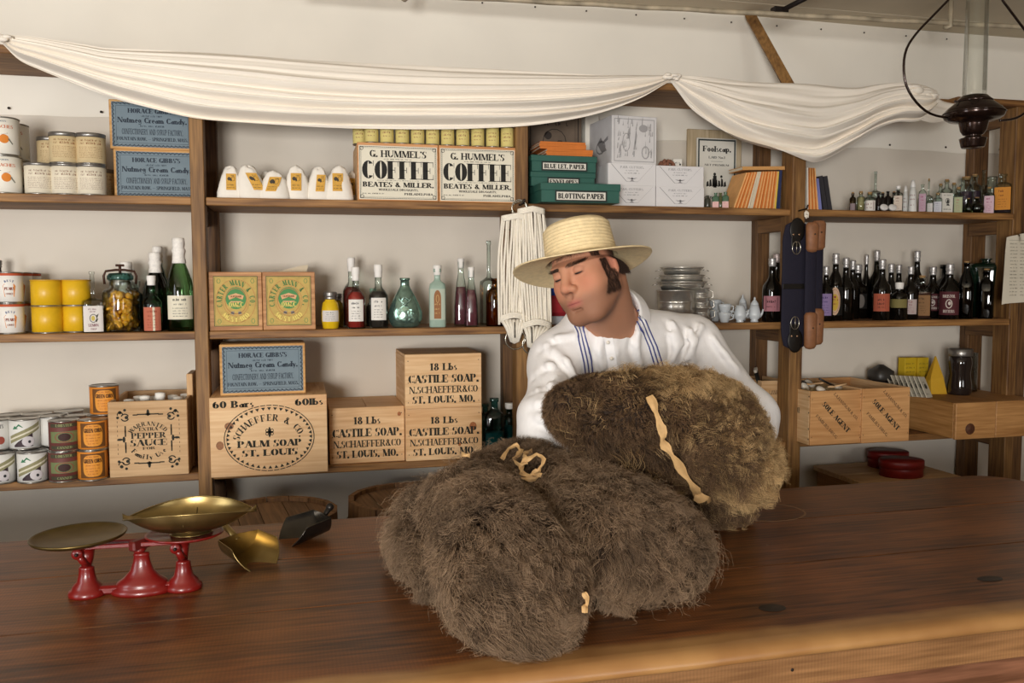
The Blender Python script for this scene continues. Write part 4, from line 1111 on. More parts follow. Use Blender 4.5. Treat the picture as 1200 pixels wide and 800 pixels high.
# ================================================================ middle shelf, second bay
MG = mat('c2a55a', .7, noise=.12, nscale=60); gM = 'mustard boxes'
for a, b, nm in ((245.5, 308, 'left mustard box with round green and gold label, against the post'), (308.6, 370, 'right mustard box with round green and gold label, next to the yellow jar')):
    P, w, h = frontbox(a, b, 318.5, 2.715, ZB_)
    th = crate('mustard_box', nm, 'box', P, w, h, .2, 0, gM, mf=wood('cf9b66', 'a06a3c', 'X', .6))
    x0, x1, z0, z1 = -w/2+.010, w/2-.012, h*.075, h*.93
    if a < 300: x0 += .004
    lb = MB().box(x0, x1, -.0008, 0, z0, z1).build('label', MG, th); cx = (x0+x1)/2; cz = (z0+z1)/2; W = x1-x0; H = z1-z0
    letters(frame2(x0, x1, z0, z1, .002)+frame2(x0+.004, x1-.004, z0+.004, z1-.004, .0006), lb, flat(-.0012), mat('4f5a36', .7), 'label_border')
    letters(disc2(cx, cz+H*.06, W*.235, H*.22, 24)+sum([ring2(cx+sx*W*.38, cz+sz*H*.4, .006, .008, .0015, 6) for sx in (-1, 1) for sz in (-1, 1)], []), lb, flat(-.0012), mat('4c8a4e', .7), 'label_print')
    letters(ring2(cx, cz, W*.3, H*.3, .0012, 30)+ring2(cx, cz, W*.45, H*.44, .0012, 36)+ring2(cx, cz, W*.255, H*.26, .002, 30), lb, flat(-.0014), mat('b8794a', .7), 'label_rings')
    letters(arctext('CARTER MANN & CO.', cx, cz, W*.375, H*.37, 200, -20, H*.105, T=.28, kw=.62), lb, flat(-.0017), mat('3d7a44', .7))
    letters(arctext('MUSTARD', cx, cz, W*.375, H*.37, 222, 318, H*.11, T=.28, inward=True, kw=.75)+text('OM&C', cx, cz-H*.12, W*.33, H*.1, T=.26), lb, flat(-.0017), mat('e6d070', .7))
    letters([[(cx-W*.18, cz+H*.11), (cx-W*.15, cz+H*.03), (cx, cz+H*.08), (cx, cz+H*.16)], [(cx, cz+H*.16), (cx, cz+H*.08), (cx+W*.15, cz+H*.03), (cx+W*.18, cz+H*.11)], [(cx-W*.14, cz+H*.0), (cx-W*.1, cz-H*.025), (cx+W*.1, cz-H*.025), (cx+W*.14, cz)]], lb, flat(-.0015), mat('dba97a', .7), 'label_ribbon')
    letters(text('SUPERIOR', cx, cz+H*.075, W*.26, H*.035, T=.3), lb, flat(-.0018), mat('7a4a2a', .7), 'lettering')
    letters([[(cx-W*.1, cz-H*.2), (cx-W*.13, cz-H*.25), (cx-W*.05, cz-H*.27), (cx-W*.04, cz-H*.21)], [(cx+W*.1, cz-H*.2), (cx+W*.13, cz-H*.25), (cx+W*.05, cz-H*.27), (cx+W*.04, cz-H*.21)]], lb, flat(-.0014), mat('8a8078', .7), 'label_flourish')
P, w, h = frontbox(325, 362, 309, 2.80, ZB_)
th = thing('folded_card', 'pale folded card lying slanted on top of the mustard boxes', 'card', (P.x, 2.80, atY(340, 318.5, 2.715).z+.001))
MB().polys([[(-.05, 0), (.045, 0), (.05, .022), (.03, .02)]], lambda a, b: (a, 0, b)).polys([[(-.05, 0), (.045, 0), (.05, .022), (.03, .02)][::-1]], lambda a, b: (a, .06, b)).build('card', mat('c9bba2', .8), th)
gs = 'sauce bottles on the middle shelf'
bottle('small barrel-shaped yellow mustard jar with gold cap', 387.5, 2.745, ZB_, 342, 21, 'barrel', mat('d8b21c', .12, noise=.0, coat=.4), cap=('tin', .2), lab=(.2, .5, 'd8d2cc', 'lines', '4a4a5a'), labw=120)
bottle('yellow jar half hidden behind the barrel-shaped mustard jar', 395, 2.83, ZB_, 344, 16, 'barrel', mat('8f7a1c', .2), cap=('tin', .2))
bottle('red sauce bottle with white label and capped neck', 417.5, 2.735, ZB_, 313, 21.5, 'sauce', M_gaqua, liq=.60, liqc=mat('a8322a', .3), cap=('white', .22), lab=(.12, .475, 'e8e4dc', 'lines', '4a4a4a'), labw=100)
bottle('red bottle standing behind the front red sauce bottle', 412.5, 2.85, ZB_, 302, 20, 'sauce', M_gaqua, liq=.58, liqc=mat('6a2622', .3), cap=('white', .2))
bottle('dark grey sauce bottle with white label beside the red one', 444, 2.735, ZB_, 310, 22, 'sauce', M_gaqua, liq=.58, liqc=mat('3c3430', .3), cap=('white', .2), lab=(.13, .48, 'e4e0d8', 'lines', '4a4a4a'), labw=100)
bottle('short dark bottle behind the grey sauce bottle', 437.5, 2.86, ZB_, 338, 17, 'sauce', mat('2c2a28', .1), cap=('green', .14))
# violin flask
P = spot(475, 2.745, ZB_); k = mpp(P); th = thing('violin_flask', 'pear-shaped silvered aqua glass flask with raised scrollwork', 'bottle', P, face_cam(P.x, P.y))
h = atY(475, 325.5, 2.745).z-ZB_; r = 20*k
prof = [(0, 0), (.62, 0), (.82, .04), (1, .18), (1, .3), (.86, .45), (.62, .62), (.42, .74), (.32, .8), (.27, .84), (.25, .95), (.3, .96), (.3, 1), (.22, 1), (.2, .96)]
mfl = mat('86a79a', .12, .8, noise=.3, nscale=70, bump=.5, bscale=60, coat=.8)
MB().lathe([(a*r, b*h) for a, b in prof], 36, sy=.55).build('glass', mfl, th)
mb = MB()
for sx in (-1, 1):
    pts = [(sx*r*(.08+.42*math.sin(t_*.62)), -r*.55*.93*math.sqrt(max(.05, 1-(.08+.42*math.sin(t_*.62))**2)), h*(.12+.52*t_/8)) for t_ in range(9)]
    mb.tube(pts, .0022, 6)
    sp = [(sx*r*.3+.012*(1-u/14)*math.cos(u*.8), -r*.55*.93, h*.3+.012*(1-u/14)*math.sin(u*.8)) for u in range(14)]
    mb.tube(sp, .0018, 6)
mb.tube([(.012*math.cos(u*.7), -r*.55*.86, h*.52+.014*math.sin(u*.7)) for u in range(10)], .0018, 6)
mb.build('raised_scrollwork', mfl, th)
def arch(lb, fn, W, z0, z1):
    H = z1-z0; mz = z0+H*.72
    MB().polys([[(-W*.38, z0+H*.04), (W*.38, z0+H*.04), (W*.38, mz), (-W*.38, mz)]]+[[(0, mz), (W*.38*math.cos(R(a)), mz+H*.24*math.sin(R(a))), (W*.38*math.cos(R(a+20)), mz+H*.24*math.sin(R(a+20)))] for a in range(0, 180, 20)], fn).build('label_panel', mat('96643c', .7), lb)
    f2 = lambda a, b: tuple(Vector(fn(a, b))+Vector((0, -.0006, 0)))
    MB().polys(ring2(0, z0+H*.68, W*.18, H*.13, .0015, 10)+smalltext(-W*.3, W*.3, z0+H*.48, H*.06, 1)+smalltext(-W*.3, W*.3, z0+H*.33, H*.05, 2)+smalltext(-W*.3, W*.3, z0+H*.2, H*.05, 3), f2).build('lettering', mat('d0b070', .7), lb)
bottle('square milky aqua bottle with brown arched label', 513, 2.74, ZB_, 310.7, 20, 'flask', mat('9db3a4', .25, noise=.06, nscale=60), cap=('white', .16), lab=(.12, .62, 'b5bfae', 'x', '4a4a4a', arch), p=5, labw=90)
gg = 'plum coloured cathedral bottles'
plum = mat('6d3540', .25, noise=.15, nscale=60)
bottle('taller plum filled bottle, left and behind of the pair', 540.5, 2.82, ZB_, 303, 17, 'gothic', M_gaqua, liq=.58, liqc=plum, cap=('white', .14), p=4)
bottle('plum filled bottle in front, right of the pair', 552.5, 2.74, ZB_, 313, 16.5, 'gothic', M_gaqua, liq=.62, liqc=plum, cap=('white', .17), p=4)
bottle('tall clear long-necked bottle behind the amber one', 573, 2.82, ZB_, 282, 21, 'tall', M_gaqua, shell=True, cap=None)
bottle('amber medicine bottle next to the hanging cords', 580, 2.745, ZB_, 326, 21, 'flask', M_gamber, liq=.5, liqc=mat('6a4416', .3))
# ================================================================ middle shelf, third bay (behind the man)
P, w, h = frontbox(622, 668, 333, 2.78, ZB_)
th = thing('folded_cloth', 'folded red and blue cloth on a pale board behind the man', 'cloth', P)
MB().box(-w/2, w/2, 0, .14, 0, .028, .003).build('pale_board', mat('b9bcc4', .7), th)
MB().box(-w/2+.004, w/2-.002, .004, .14, .028, h*.72, .012).build('red_layer', mat('a3262e', .85, bump=.3, bscale=90), th)
MB().box(-w/2+.006, w/2-.004, .002, .14, h*.72, h, .012).build('blue_layer', mat('24439a', .85, bump=.3, bscale=90), th)
STEEL = mat('e2ddd2', .27, .8, noise=.2, nscale=25)
def pail(label, px, Y, z, r0, r1, h, M=None, handle=True, cat='pail', name='tin_pail', wire=1, grp=None):
    P = spot(px, Y, z); th = thing(name, label, cat, P, face_cam(P.x, P.y), grp)
    prof = [(0, .002), (r0*.97, .002), (r0, 0), (r0+(r1-r0)*.5, h*.5), (r1, h-.004), (r1+.003, h-.003), (r1+.003, h), (r1-.001, h), (r1-.0035, h-.004), (r0-.002, .005), (0, .005)]
    b = MB().lathe(prof, 36).build('body', STEEL, th)
    MB().lathe([(r0+(r1-r0)*.62+.0004, h*.6), (r0+(r1-r0)*.65+.0018, h*.63), (r0+(r1-r0)*.68+.0004, h*.66)], 36).build('bead', STEEL, th)
    if handle:
        for s in (-1, 1):
            MB().tube([(s*(r1-.001), -.012, h-.01), (s*(r1+.014), -.012, h-.012), (s*(r1+.018), 0, h-.014), (s*(r1+.014), .012, h-.012), (s*(r1-.001), .012, h-.01)], .0016, 6).build('handle', STEEL, th)
    return th
gp = 'tinware stacked on the middle shelf'
z = ZB_
pail('straight tin pail under the stacked basins', 792, 2.80, z, .062, .068, .115, grp=gp, handle=False)
z1 = atY(797, 351, 2.8).z; zt_ = ZB_+.115
for nm, hgt, ra, rb in (('lower wide tin basin with wire handles resting on the pail', .03, .07, .086), ('middle tin basin in the stack of three', .026, .072, .078), ('topmost tin basin with curled wire handles', .03, .058, .074)):
    pail(nm, 799, 2.80, zt_, ra, rb, hgt, cat='basin', name='tin_basin', grp=gp); zt_ += hgt-.003
for i in range(3):
    th = pail('tin cup %s of the leaning nest of cups beside the pail' % ('at the bottom', 'in the middle', 'at the top')[i], 822, 2.775, ZB_+.0+i*.034, .024, .031, .055, handle=False, cat='cup', name='tin_cup', grp='nest of tin cups')
    th.location.x += -.003*i
    MB().tube([(.03, 0, .045), (.044, 0, .042), (.046, 0, .022), (.028, 0, .012)], .002, 6).build('handle', STEEL, th)
CER = mat('c3c8cb', .25, coat=.5)
def ceramic(label, px, Y, pyt, wpx, kind, cat, grp):
    P = spot(px, Y, ZB_); k = mpp(P); r = wpx*k/2; h = atY(px, pyt, Y).z-ZB_
    th = thing({'teapot': 'small_teapot', 'sugar': 'sugar_bowl', 'cup': 'stacked_cup', 'jug': 'cream_jug'}[kind], label, cat, P, face_cam(P.x, P.y), grp)
    if kind in ('teapot', 'sugar', 'jug'):
        b = .68 if kind != 'jug' else .95
        MB().lathe([(0, 0), (r*.6, 0), (r*.62, h*.04), (r*.5, h*.08), (r*.95, h*.3*b), (r, h*.45*b), (r*.8, h*.75*b), (r*.62, h*b), (r*.55, h*b), (r*.5, h*b*.98), (0, h*b*.96)], 28).build('body', CER, th)
        if kind != 'jug':
            MB().lathe([(r*.62, h*b), (r*.6, h*(b+.05)), (r*.3, h*(b+.16)), (r*.14, h*(b+.2)), (r*.18, h*(b+.26)), (0, h)], 24).build('lid', CER, th)
        MB().tube([(-r*.75, 0, h*.6*b), (-r*1.25, 0, h*.62*b), (-r*1.3, 0, h*.4*b), (-r*.9, 0, h*.25*b)], .0028, 8).build('handle', CER, th)
        if kind != 'sugar': MB().tube([(r*.8, 0, h*.3*b), (r*1.15, 0, h*.5*b), (r*1.3, 0, h*.75*b)], [.005, .0038, .003], 8).build('spout', CER, th)
    else:
        for i in range(2):
            z = i*h*.45
            MB().lathe([(0, z), (r*.55, z), (r*.6, z+h*.04), (r*.95, z+h*.4), (r, z+h*.55), (r*.93, z+h*.55), (r*.85, z+h*.4), (r*.5, z+h*.08), (0, z+h*.07)], 28).build('cup', CER, th)
            MB().tube([(r*.9, 0, z+h*.45), (r*1.3, 0, z+h*.42), (r*1.25, 0, z+h*.2), (r*.7, 0, z+h*.14)], .0022, 6).build('handle', CER, th)
ceramic('two white china cups stacked beside the tin cups', 849, 2.745, 356, 15.5, 'cup', 'cup', 'white china on the middle shelf')
ceramic('two pale china cups stacked behind the front pair', 838, 2.83, 351, 14, 'cup', 'cup', 'white china on the middle shelf')
ceramic('small white cream jug in the middle of the china', 867, 2.745, 356.5, 15, 'jug', 'jug', 'white china on the middle shelf')
ceramic('white lidded sugar bowl behind the cream jug', 870, 2.86, 344.5, 13, 'sugar', 'bowl', 'white china on the middle shelf')
ceramic('small white lidded teapot at the right of the china', 884, 2.745, 347.5, 15, 'teapot', 'teapot', 'white china on the middle shelf')
# ================================================================ dark bottles
BK = M_gdark; G2 = mat('0a0b0a', .05, spec=.7); MAR = '4f2026'
def eye(lb, fn, W, z0, z1):
    H = z1-z0
    MB().polys(ring2(0, z0+H*.48, W*.24, H*.2, W*.07, 12)+disc2(W*.04, z0+H*.5, W*.1, H*.08)+text('BRISTOL', 0, z0+H*.74, W*.9, H*.13, T=.26)+text('BITTERS', 0, z0+H*.1, W*.8, H*.12, T=.26), fn).build('lettering', mat('c9bdb4', .8), lb)
def ornate(lb, fn, W, z0, z1): pass
gD = 'dark bottles on the middle shelf'
def db(label, px, Y, t, w, **k):
    k.setdefault('shape', 'ale'); k.setdefault('glass', BK); k.setdefault('cap', ('foil', .16))
    return bottle(label, px, Y, ZB_, t, w, group=gD, **k)
db('dark bottle with plum pink label just left of the harness', 904, 2.74, 302.5, 22, lab=(.17, .41, 'a06a72', 'band', '3a1a22'), cap=('foil', .13), labw=110)
db('dark bottle at the back left of the harness', 909, 2.85, 297.5, 22, cap=('redfoil', .13))
db('dark bottle with lavender label half hidden behind the harness', 967, 2.75, 312, 17, lab=(.1, .5, '8a76a0', 'lines', '4a3a6a'))
def oval(lb, fn, W, z0, z1):
    H = z1-z0; cz = z0+H*.5
    MB().polys(disc2(0, cz, W*.48, H*.5, 20), fn).build('oval_panel', mat('c9a98c', .8), lb)
    f2 = lambda a, b: tuple(Vector(fn(a, b))+Vector((0, -.0008, 0)))
    MB().polys(disc2(0, cz-H*.04, W*.32, H*.3, 16), f2).build('label_centre', mat('c2a03a', .8), lb)
    f3 = lambda a, b: tuple(Vector(fn(a, b))+Vector((0, -.0013, 0)))
    MB().polys(smalltext(-W*.25, W*.25, cz+H*.02, H*.07, 1)+smalltext(-W*.2, W*.22, cz-H*.12, H*.06, 2)+disc2(0, cz+H*.15, W*.1)+ring2(0, cz, W*.4, H*.42, .001, 14), f3).build('lettering', mat('8a2c3c', .8), lb)
db('dark beer bottle with an ornate oval pink and gold label', 978, 2.735, 297, 17, shape='beer', lab=(.08, .5, '0d0a07', 'x', '000000', oval), labw=150)
db('dark bottle behind, right of the ornate labelled beer bottle', 990, 2.80, 302, 19)
db('dark bottle in the back row, pale foil cap, fourth cap from the harness', 998, 2.88, 305, 17)
def greylab(lb, fn, W, z0, z1):
    MB().polys(disc2(W*.25, (z0+z1)/2, W*.3, (z1-z0)*.45, 16), fn).build('round_label', mat('6f6862', .8), lb)
db('squat dark bottle with small round grey label', 1004, 2.735, 310, 25, shape='ale', lab=(.18, .46, '0d0a07', 'x', '000000', greylab), labw=120)
db('dark bottle behind the squat bottle with the round grey label', 1014, 2.83, 298.4, 19)
db('olive tinted bottle standing tall in the back row', 1026, 2.90, 293.4, 17, glass=glassy('5a5a22', '26260c'))
def redlab(lb, fn, W, z0, z1):
    H = z1-z0; MB().polys([_bar(-W*.36, z0+H*.14, W*.36, z1-H*.14)], fn).build('label_centre', mat('8a3c34', .8), lb)
    f2 = lambda a, b: tuple(Vector(fn(a, b))+Vector((0, -.0006, 0)))
    MB().polys(smalltext(-W*.3, W*.3, z0+H*.6, H*.12, 1)+smalltext(-W*.3, W*.3, z0+H*.38, H*.12, 2)+smalltext(-W*.3, W*.3, z0+H*.2, H*.08, 3), f2).build('lettering', mat('2a1412', .8), lb)
db('tall dark bottle with orange-red squared label', 1032.5, 2.735, 304, 20, lab=(.15, .44, 'a8563e', 'x', '000', redlab) if False else (.15, .44, 'a8563e', 'x', '000000', redlab), labw=115)
db('dark bottle behind, right of the orange-red labelled one', 1043, 2.81, 309, 17)
db('short dark bottle with olive band label and pale cap', 1053, 2.735, 331, 19, shape='flask', lab=(.33, .56, '7a7040'), labw=120, cap=('white', .17))
db('dark bottle behind the short olive labelled one', 1052, 2.85, 310, 17)
db('narrow dark bottle with a sliver of white and red label', 1066, 2.77, 312, 18, lab=(.1, .38, 'b8a8a4', 'lines', '8a3a3a'), cap=('foil', .15))
db('tall dark bottle at the back with bright foil cap', 1073, 2.89, 294, 18)
bottle('clear square bottle with brown printed label among the dark bottles', 1079.5, 2.735, ZB_, 322.7, 21, 'flask', M_gclear, liq=.62, liqc=mat('4a3028', .3), lab=(.08, .55, '8a6642', 'lines', '4a3420'), p=5, labw=88, cap=('cork', .08), group=gD)
db('dark bottle with maroon label behind the clear square one', 1092, 2.81, 312.5, 20, lab=(.15, .48, MAR, 'x', '000000', eye), labw=120)
db('dark bottle with maroon label and large pale lettering, in front', 1111.5, 2.735, 309, 22.5, lab=(.08, .50, MAR, 'x', '000000', eye), labw=130, cap=('foil', .19))
bottle('wide dark jug behind the maroon labelled bottle', 1108, 2.88, ZB_, 310, 38, 'round', G2, group=gD)
bottle('dark amber squared bottle with cork', 1131, 2.74, ZB_, 306, 17, 'slim', glassy('3a2012', '140a06'), p=4, cap=('cork', .07), group=gD)
bottle('big dark green square gin bottle with flared shoulders', 1153.5, 2.84, ZB_, 303, 38, 'gin', mat('0c2016', .05, spec=.7), p=5, group=gD)
bottle('small clear corked bottle in front of the big green gin bottle', 1154.5, 2.735, ZB_, 314.7, 16, 'vial', glassy('3c3c38', '141412'), p=5, cap=('cork', .08), group=gD)

# ================================================================ medicine bottles, top shelf right
gV = 'small medicine bottles on the top shelf'
def vb(label, px, Y, t, w, shape='vial', glass=None, **k):
    return bottle(label, px, Y, ZA, t, w, shape, glass or M_gaqua, group=gV, **k)
vb('small brown corked vial, first beside the charcoal books', 999, 2.745, 225, 7, glass=glassy('8a7a5c', '4a3a24'), cap=('cork', .2), lab=(.02, .4, '8a7a7c'))
vb('corked vial filled with tan seeds', 1008.5, 2.735, 224, 9.5, liq=.7, liqc=mat('a8976a', .7, noise=.4, nscale=300), cap=('cork', .2))
vb('short corked vial with white label', 1019, 2.735, 225, 13, shape='vial', cap=('cork', .2), lab=(.02, .55, 'd9d4cc', 'band', '7a4a4a'), labw=130)
vb('tall clear long-necked bottle standing behind the small vials', 1025, 2.87, 201, 14, shape='tall')
for i, (px, t) in enumerate(((1029, 226), (1034, 225), (1040, 224), (1047, 224), (1052, 223))):
    vb('tiny dark bottle in the cluster behind the two white discs, %s from the left' % names[i], px, 2.80+.02*(i % 2), t, 7, glass=mat('1c1412', .1), cap=('cork', .15) if i % 2 else None)
for i, px in enumerate((1034.5, 1044.5)):
    P = spot(px, 2.728, ZA); th = thing('salve_tin', 'flat round white lidded salve tin tilted on its rim, %s one' % ('left', 'right')[i], 'tin', (P.x, 2.728, ZA+.0115), 0, 'white salve tins')
    M = Matrix.Rotation(R(64), 4, 'X')
    MB().lathe([(0, 0), (.0125, 0), (.013, .001), (.013, .008), (0, .008)], 24, sx=1.15, sy=.9, M=M).build('base', M_tin, th)
    MB().lathe([(.0134, .004), (.0138, .0045), (.0138, .010), (.012, .011), (0, .0112)], 24, sx=1.15, sy=.9, M=M).build('lid', mat('dedad6', .5), th)
vb('clear flat bottle with pinkish printed label', 1052, 2.74, 218, 11, shape='flask', p=4, lab=(.05, .62, 'cfc0b0', 'lines', '8a6a60'), cap=('white', .12), labw=86)
for px, Y, t, w, nm in ((1060.6, 2.77, 217.5, 7, 'narrower white capped tube behind'), (1069, 2.738, 211, 9.5, 'tall white tapering tube with printed front')):
    P = spot(px, Y, ZA); k = mpp(P); h = atY(px, t, Y).z-ZA; r = w*k/2
    th = thing('salve_tube', nm, 'tube', P, face_cam(P.x, P.y), gV)
    MB().lathe([(0, 0), (r, 0), (r*1.02, .003), (r*.8, h*.55), (r*.62, h*.78), (0, h*.79)], 20).build('body', mat('d9d9d4', .5), th)
    MB().lathe([(r*.62, h*.78), (r*.66, h*.8), (r*.5, h*.9), (r*.3, h), (0, h)], 16).build('cap', mat('e8e6e2', .4), th)
    letters(smalltext(-r*.6, r*.6, h*.5, h*.05, 1)+smalltext(-r*.6, r*.6, h*.38, h*.04, 2)+smalltext(-r*.6, r*.6, h*.2, h*.04, 3), th, lambda a, b: (a, -r*1.03, b), mat('8a5a5a', .8))
vb('slim bottle with lilac and pink label', 1080.5, 2.738, 216, 9, shape='flask', p=4, lab=(.03, .66, 'b79aa8', 'lines', '9a3a6a'), labw=86)
vb('tall thin clear corked bottle behind the lilac labelled one', 1087.6, 2.83, 209, 9, shape='tall', cap=('cork', .1))
vb('tiny bottle with white label next to the lilac labelled one', 1089.5, 2.738, 231, 7, p=4, lab=(.02, .6, 'd0ccc8', 'lines', '6a6a6a'), labw=86)
vb('clear square bottle with white label, corked, left of the white carton', 1098.6, 2.738, 226, 10, p=4, lab=(.02, .55, 'c9c9cf', 'lines', '5a5a7a'), cap=('cork', .15), labw=86)
vb('clear corked bottle behind the white labelled square one', 1101.5, 2.83, 215, 10, shape='flask', cap=('cork', .12))
P, w, h = frontbox(1103.5, 1116.5, 226, 2.735, ZA)
th = thing('medicine_carton', 'small white medicine carton with a black portrait on the front', 'box', P, 0)
MB().box(-w/2, w/2, 0, .03, 0, h, .0008).build('carton', mat('dcd9cf', .8), th)
letters(ring2(0, h*.6, w*.2, h*.14, .002, 12)+[[(-w*.1, h*.5), (w*.12, h*.5), (w*.1, h*.66), (-w*.02, h*.7)], [(-w*.12, h*.38), (w*.2, h*.36), (w*.1, h*.46), (-w*.06, h*.44)]]+smalltext(-w*.35, w*.35, h*.16, h*.06, 2)+smalltext(-w*.35, w*.35, h*.86, h*.06, 3), th, flat(-.0005), M_ink)
vb('clear corked bottle behind the white carton', 1108.5, 2.84, 210, 13, shape='flask', cap=('cork', .1))
vb('clear bottle behind, right of the white carton', 1117, 2.86, 214, 11, shape='flask', cap=('cork', .1))
vb('corked bottle with green and pink label right of the carton', 1122.5, 2.738, 219, 10.5, shape='vial', p=4, lab=(.02, .6, 'a8b08c', 'lines', 'b06a6a'), cap=('cork', .14), labw=86)
mur = mat('4a3848', .3, noise=.3, nscale=80)
vb('large clear jar of purple powder in the back row, left', 1131, 2.87, 207, 16, shape='jar', liq=.62, liqc=mur, cap=('cork', .1))
vb('large clear bottle of purple powder in the back row, right', 1141, 2.83, 204, 16, shape='flask', liq=.6, liqc=mur, cap=('cork', .08))
vb('small round green bottle in front of the purple jars', 1134.5, 2.742, 232, 9, shape='round', glass=glassy('8a9a6c', '4a5a34'), cap=('cork', .15))
vb('squat olive jar lying low with a dark mouth, beside the round green bottle', 1144.5, 2.74, 231, 16, shape='round', glass=glassy('8f9a78', '4f5a38'), cap=('cork', .12))
vb('tall clear aqua bottle in the back row by the right post', 1151.5, 2.90, 199, 13, shape='tall')
vb('bottle with white and magenta label, dark contents', 1158.5, 2.738, 219, 12.5, shape='flask', p=4, liq=.6, liqc=mat('3a2c38', .3), lab=(.02, .66, 'd4b6c0', 'lines', 'a03c6c'), cap=('cork', .1), labw=86)
vb('wide-mouthed clear aqua bottle behind the magenta labelled one', 1161.5, 2.88, 207, 15, shape='jar')
vb('big square aqua bottle of dark liquid with bright orange label', 1174, 2.74, 204, 20, shape='flask', p=5, liq=.66, liqc=mat('33282e', .3), lab=(.1, .66, 'cf8a34', 'lines', '8a5020'), labw=86)

# ================================================================ lower shelf, left bay
rC, hC = .0405, .0885
CW = mat('dcdad4', .5)
def oyster_art(b, r, h):
    fn = wrap(r+.0004); f2 = wrap(r+.0008); f3 = wrap(r+.0012)
    W = .045
    def quad(pts, n=6):   # strip across the can following the curve
        return pts
    band = [[(-W+2*W*i/8, h*(.2+.45*i/8)), (-W+2*W*(i+1)/8, h*(.2+.45*(i+1)/8)), (-W+2*W*(i+1)/8, h*(.45+.45*min(1, (i+1)/8))), (-W+2*W*i/8, h*(.45+.45*i/8))] for i in range(8)]
    letters([[(x, min(y, h*.92)) for x, y in q] for q in band], b, fn, mat('8f8a66', .7), 'label_band')
    letters([[(-W+2*W*i/8, h*(.30+.42*i/8)), (-W+2*W*(i+1)/8, h*(.30+.42*(i+1)/8)), (-W+2*W*(i+1)/8, h*(.36+.42*(i+1)/8)), (-W+2*W*i/8, h*(.36+.42*i/8))] for i in range(8)], b, f2, mat('d9d2bc', .7), 'label_ribbon')
    letters([[(-.03+.05*i/5, h*.1), (-.03+.05*(i+1)/5, h*.1), (-.03+.05*(i+1)/5, h*(.16+.38*((i+1)/5)**.8)), (-.03+.05*i/5, h*(.16+.38*(i/5)**.8))] for i in range(5)], b, f2, mat('3a2a30', .6), 'label_shape')
    letters(disc2(.008, h*.27, .017, h*.17, 14), b, f3, mat('cdc6c8', .6), 'plum_print'); letters(disc2(.011, h*.26, .004, h*.05, 8), b, wrap(r+.0016), mat('2a2a2e', .6), 'print_spot')
    letters([[(-.026, h*.74), (-.016, h*.86), (-.004, h*.74)], [(-.034, h*.68), (-.028, h*.8), (-.018, h*.7)]], b, f2, mat('3e7a58', .7), 'leaf_print')
def tomato_art(b, r, h):
    letters(text('CARROTS', 0, h*.72, .045, h*.13, T=.26), b, wrap(r+.0004), mat('6a6a66', .7))
    letters(disc2(.0, h*.4, .013, h*.15)+disc2(.014, h*.33, .011, h*.13), b, wrap(r+.0006), mat('9c4a3c', .7), 'tomato_print')
def redgreen_art(b, r, h):
    W = .04; fn = wrap(r+.0004)
    rows = lambda z0, z1: [[(-W+2*W*i/10, h*z0), (-W+2*W*(i+1)/10, h*z0), (-W+2*W*(i+1)/10, h*z1), (-W+2*W*i/10, h*z1)] for i in range(10)]
    letters(rows(.30, .66), b, fn, mat('6f7a50', .7), 'label_band'); letters(rows(.8, .92), b, fn, mat('44402e', .7), 'label_band'); letters(rows(.08, .2), b, fn, mat('44402e', .7), 'label_band')
    letters(disc2(0, h*.48, .017, h*.13), b, wrap(r+.0009), mat('3c2420', .7), 'lobster_print'); letters(ring2(0, h*.48, .026, h*.17, .0018, 16), b, wrap(r+.0009), mat('9a4038', .7), 'label_ring')
    letters(text('LOBSTER', 0, h*.82, .045, h*.09, T=.28)+text('CANNED', 0, h*.1, .04, h*.08, T=.28), b, wrap(r+.0008), mat('8a8a5c', .7))
def corn_art(b, r, h):
    fn = wrap(r+.0004); W = .036
    letters([[(-W+2*W*i/10, h*.1), (-W+2*W*(i+1)/10, h*.1), (-W+2*W*(i+1)/10, h*.9), (-W+2*W*i/10, h*.9)] for i in range(10)], b, fn, mat('6a4218', .7), 'label_panel')
    sp = lambda f_, a: (.027*f_*math.copysign(abs(math.cos(R(a)))**.6, math.cos(R(a))), h*.5+h*.36*f_*math.copysign(abs(math.sin(R(a)))**.6, math.sin(R(a))))
    letters([[sp(k/5, a), sp((k+1)/5, a), sp((k+1)/5, a+15), sp(k/5, a+15)][(1 if k == 0 else 0):] for k in range(5) for a in range(0, 360, 15)], b, wrap(r+.0010), mat('e09433', .6), 'label_print')
    letters(text('GREEN CORN', 0, h*.60, .05, h*.13, T=.3, t=.1), b, wrap(r+.0022), mat('4a2a12', .7))
    letters(smalltext(-.018, .018, h*.78, h*.04, 1)+smalltext(-.02, .02, h*.5, h*.04, 2)+smalltext(-.02, .02, h*.4, h*.035, 3)+smalltext(-.018, .018, h*.31, h*.035, 4)+smalltext(-.014, .014, h*.22, h*.035, 5), b, wrap(r+.0019), mat('a8602a', .7))
gO = 'tins with white and green vegetable labels'
def low(kind, label, px, Y, lvl, paper=None, art=None, top=None, tw=0):
    P = spot(px, Y, ZS+lvl*hC); th = can(kind, label, (P.x, Y, ZS+lvl*hC), rC, hC, group=gO if kind in ('plum', 'tomato') else kind+' tins', paper=paper, art=art, top=top)
    if tw: th.rotation_euler.z += R(tw)
    return th
low('plum', 'white tin with dark plum label, bottom row, cut by the left picture edge', 1, 2.72, 0, CW, oyster_art)
low('plum', 'white tin with dark plum label, bottom row, beside the red and green stack', 39.5, 2.712, 0)
low('tomato', 'white tin with red tomatoes, upper row at the left picture edge', -5, 2.765, 1, CW, tomato_art)
low('plum', 'white tin with plum label, upper row, left of the half-hidden one', 30, 2.765, 1)
low('plum', 'white tin with plum label, upper row, half hidden by red and green tins', 64, 2.80, 1, tw=50)
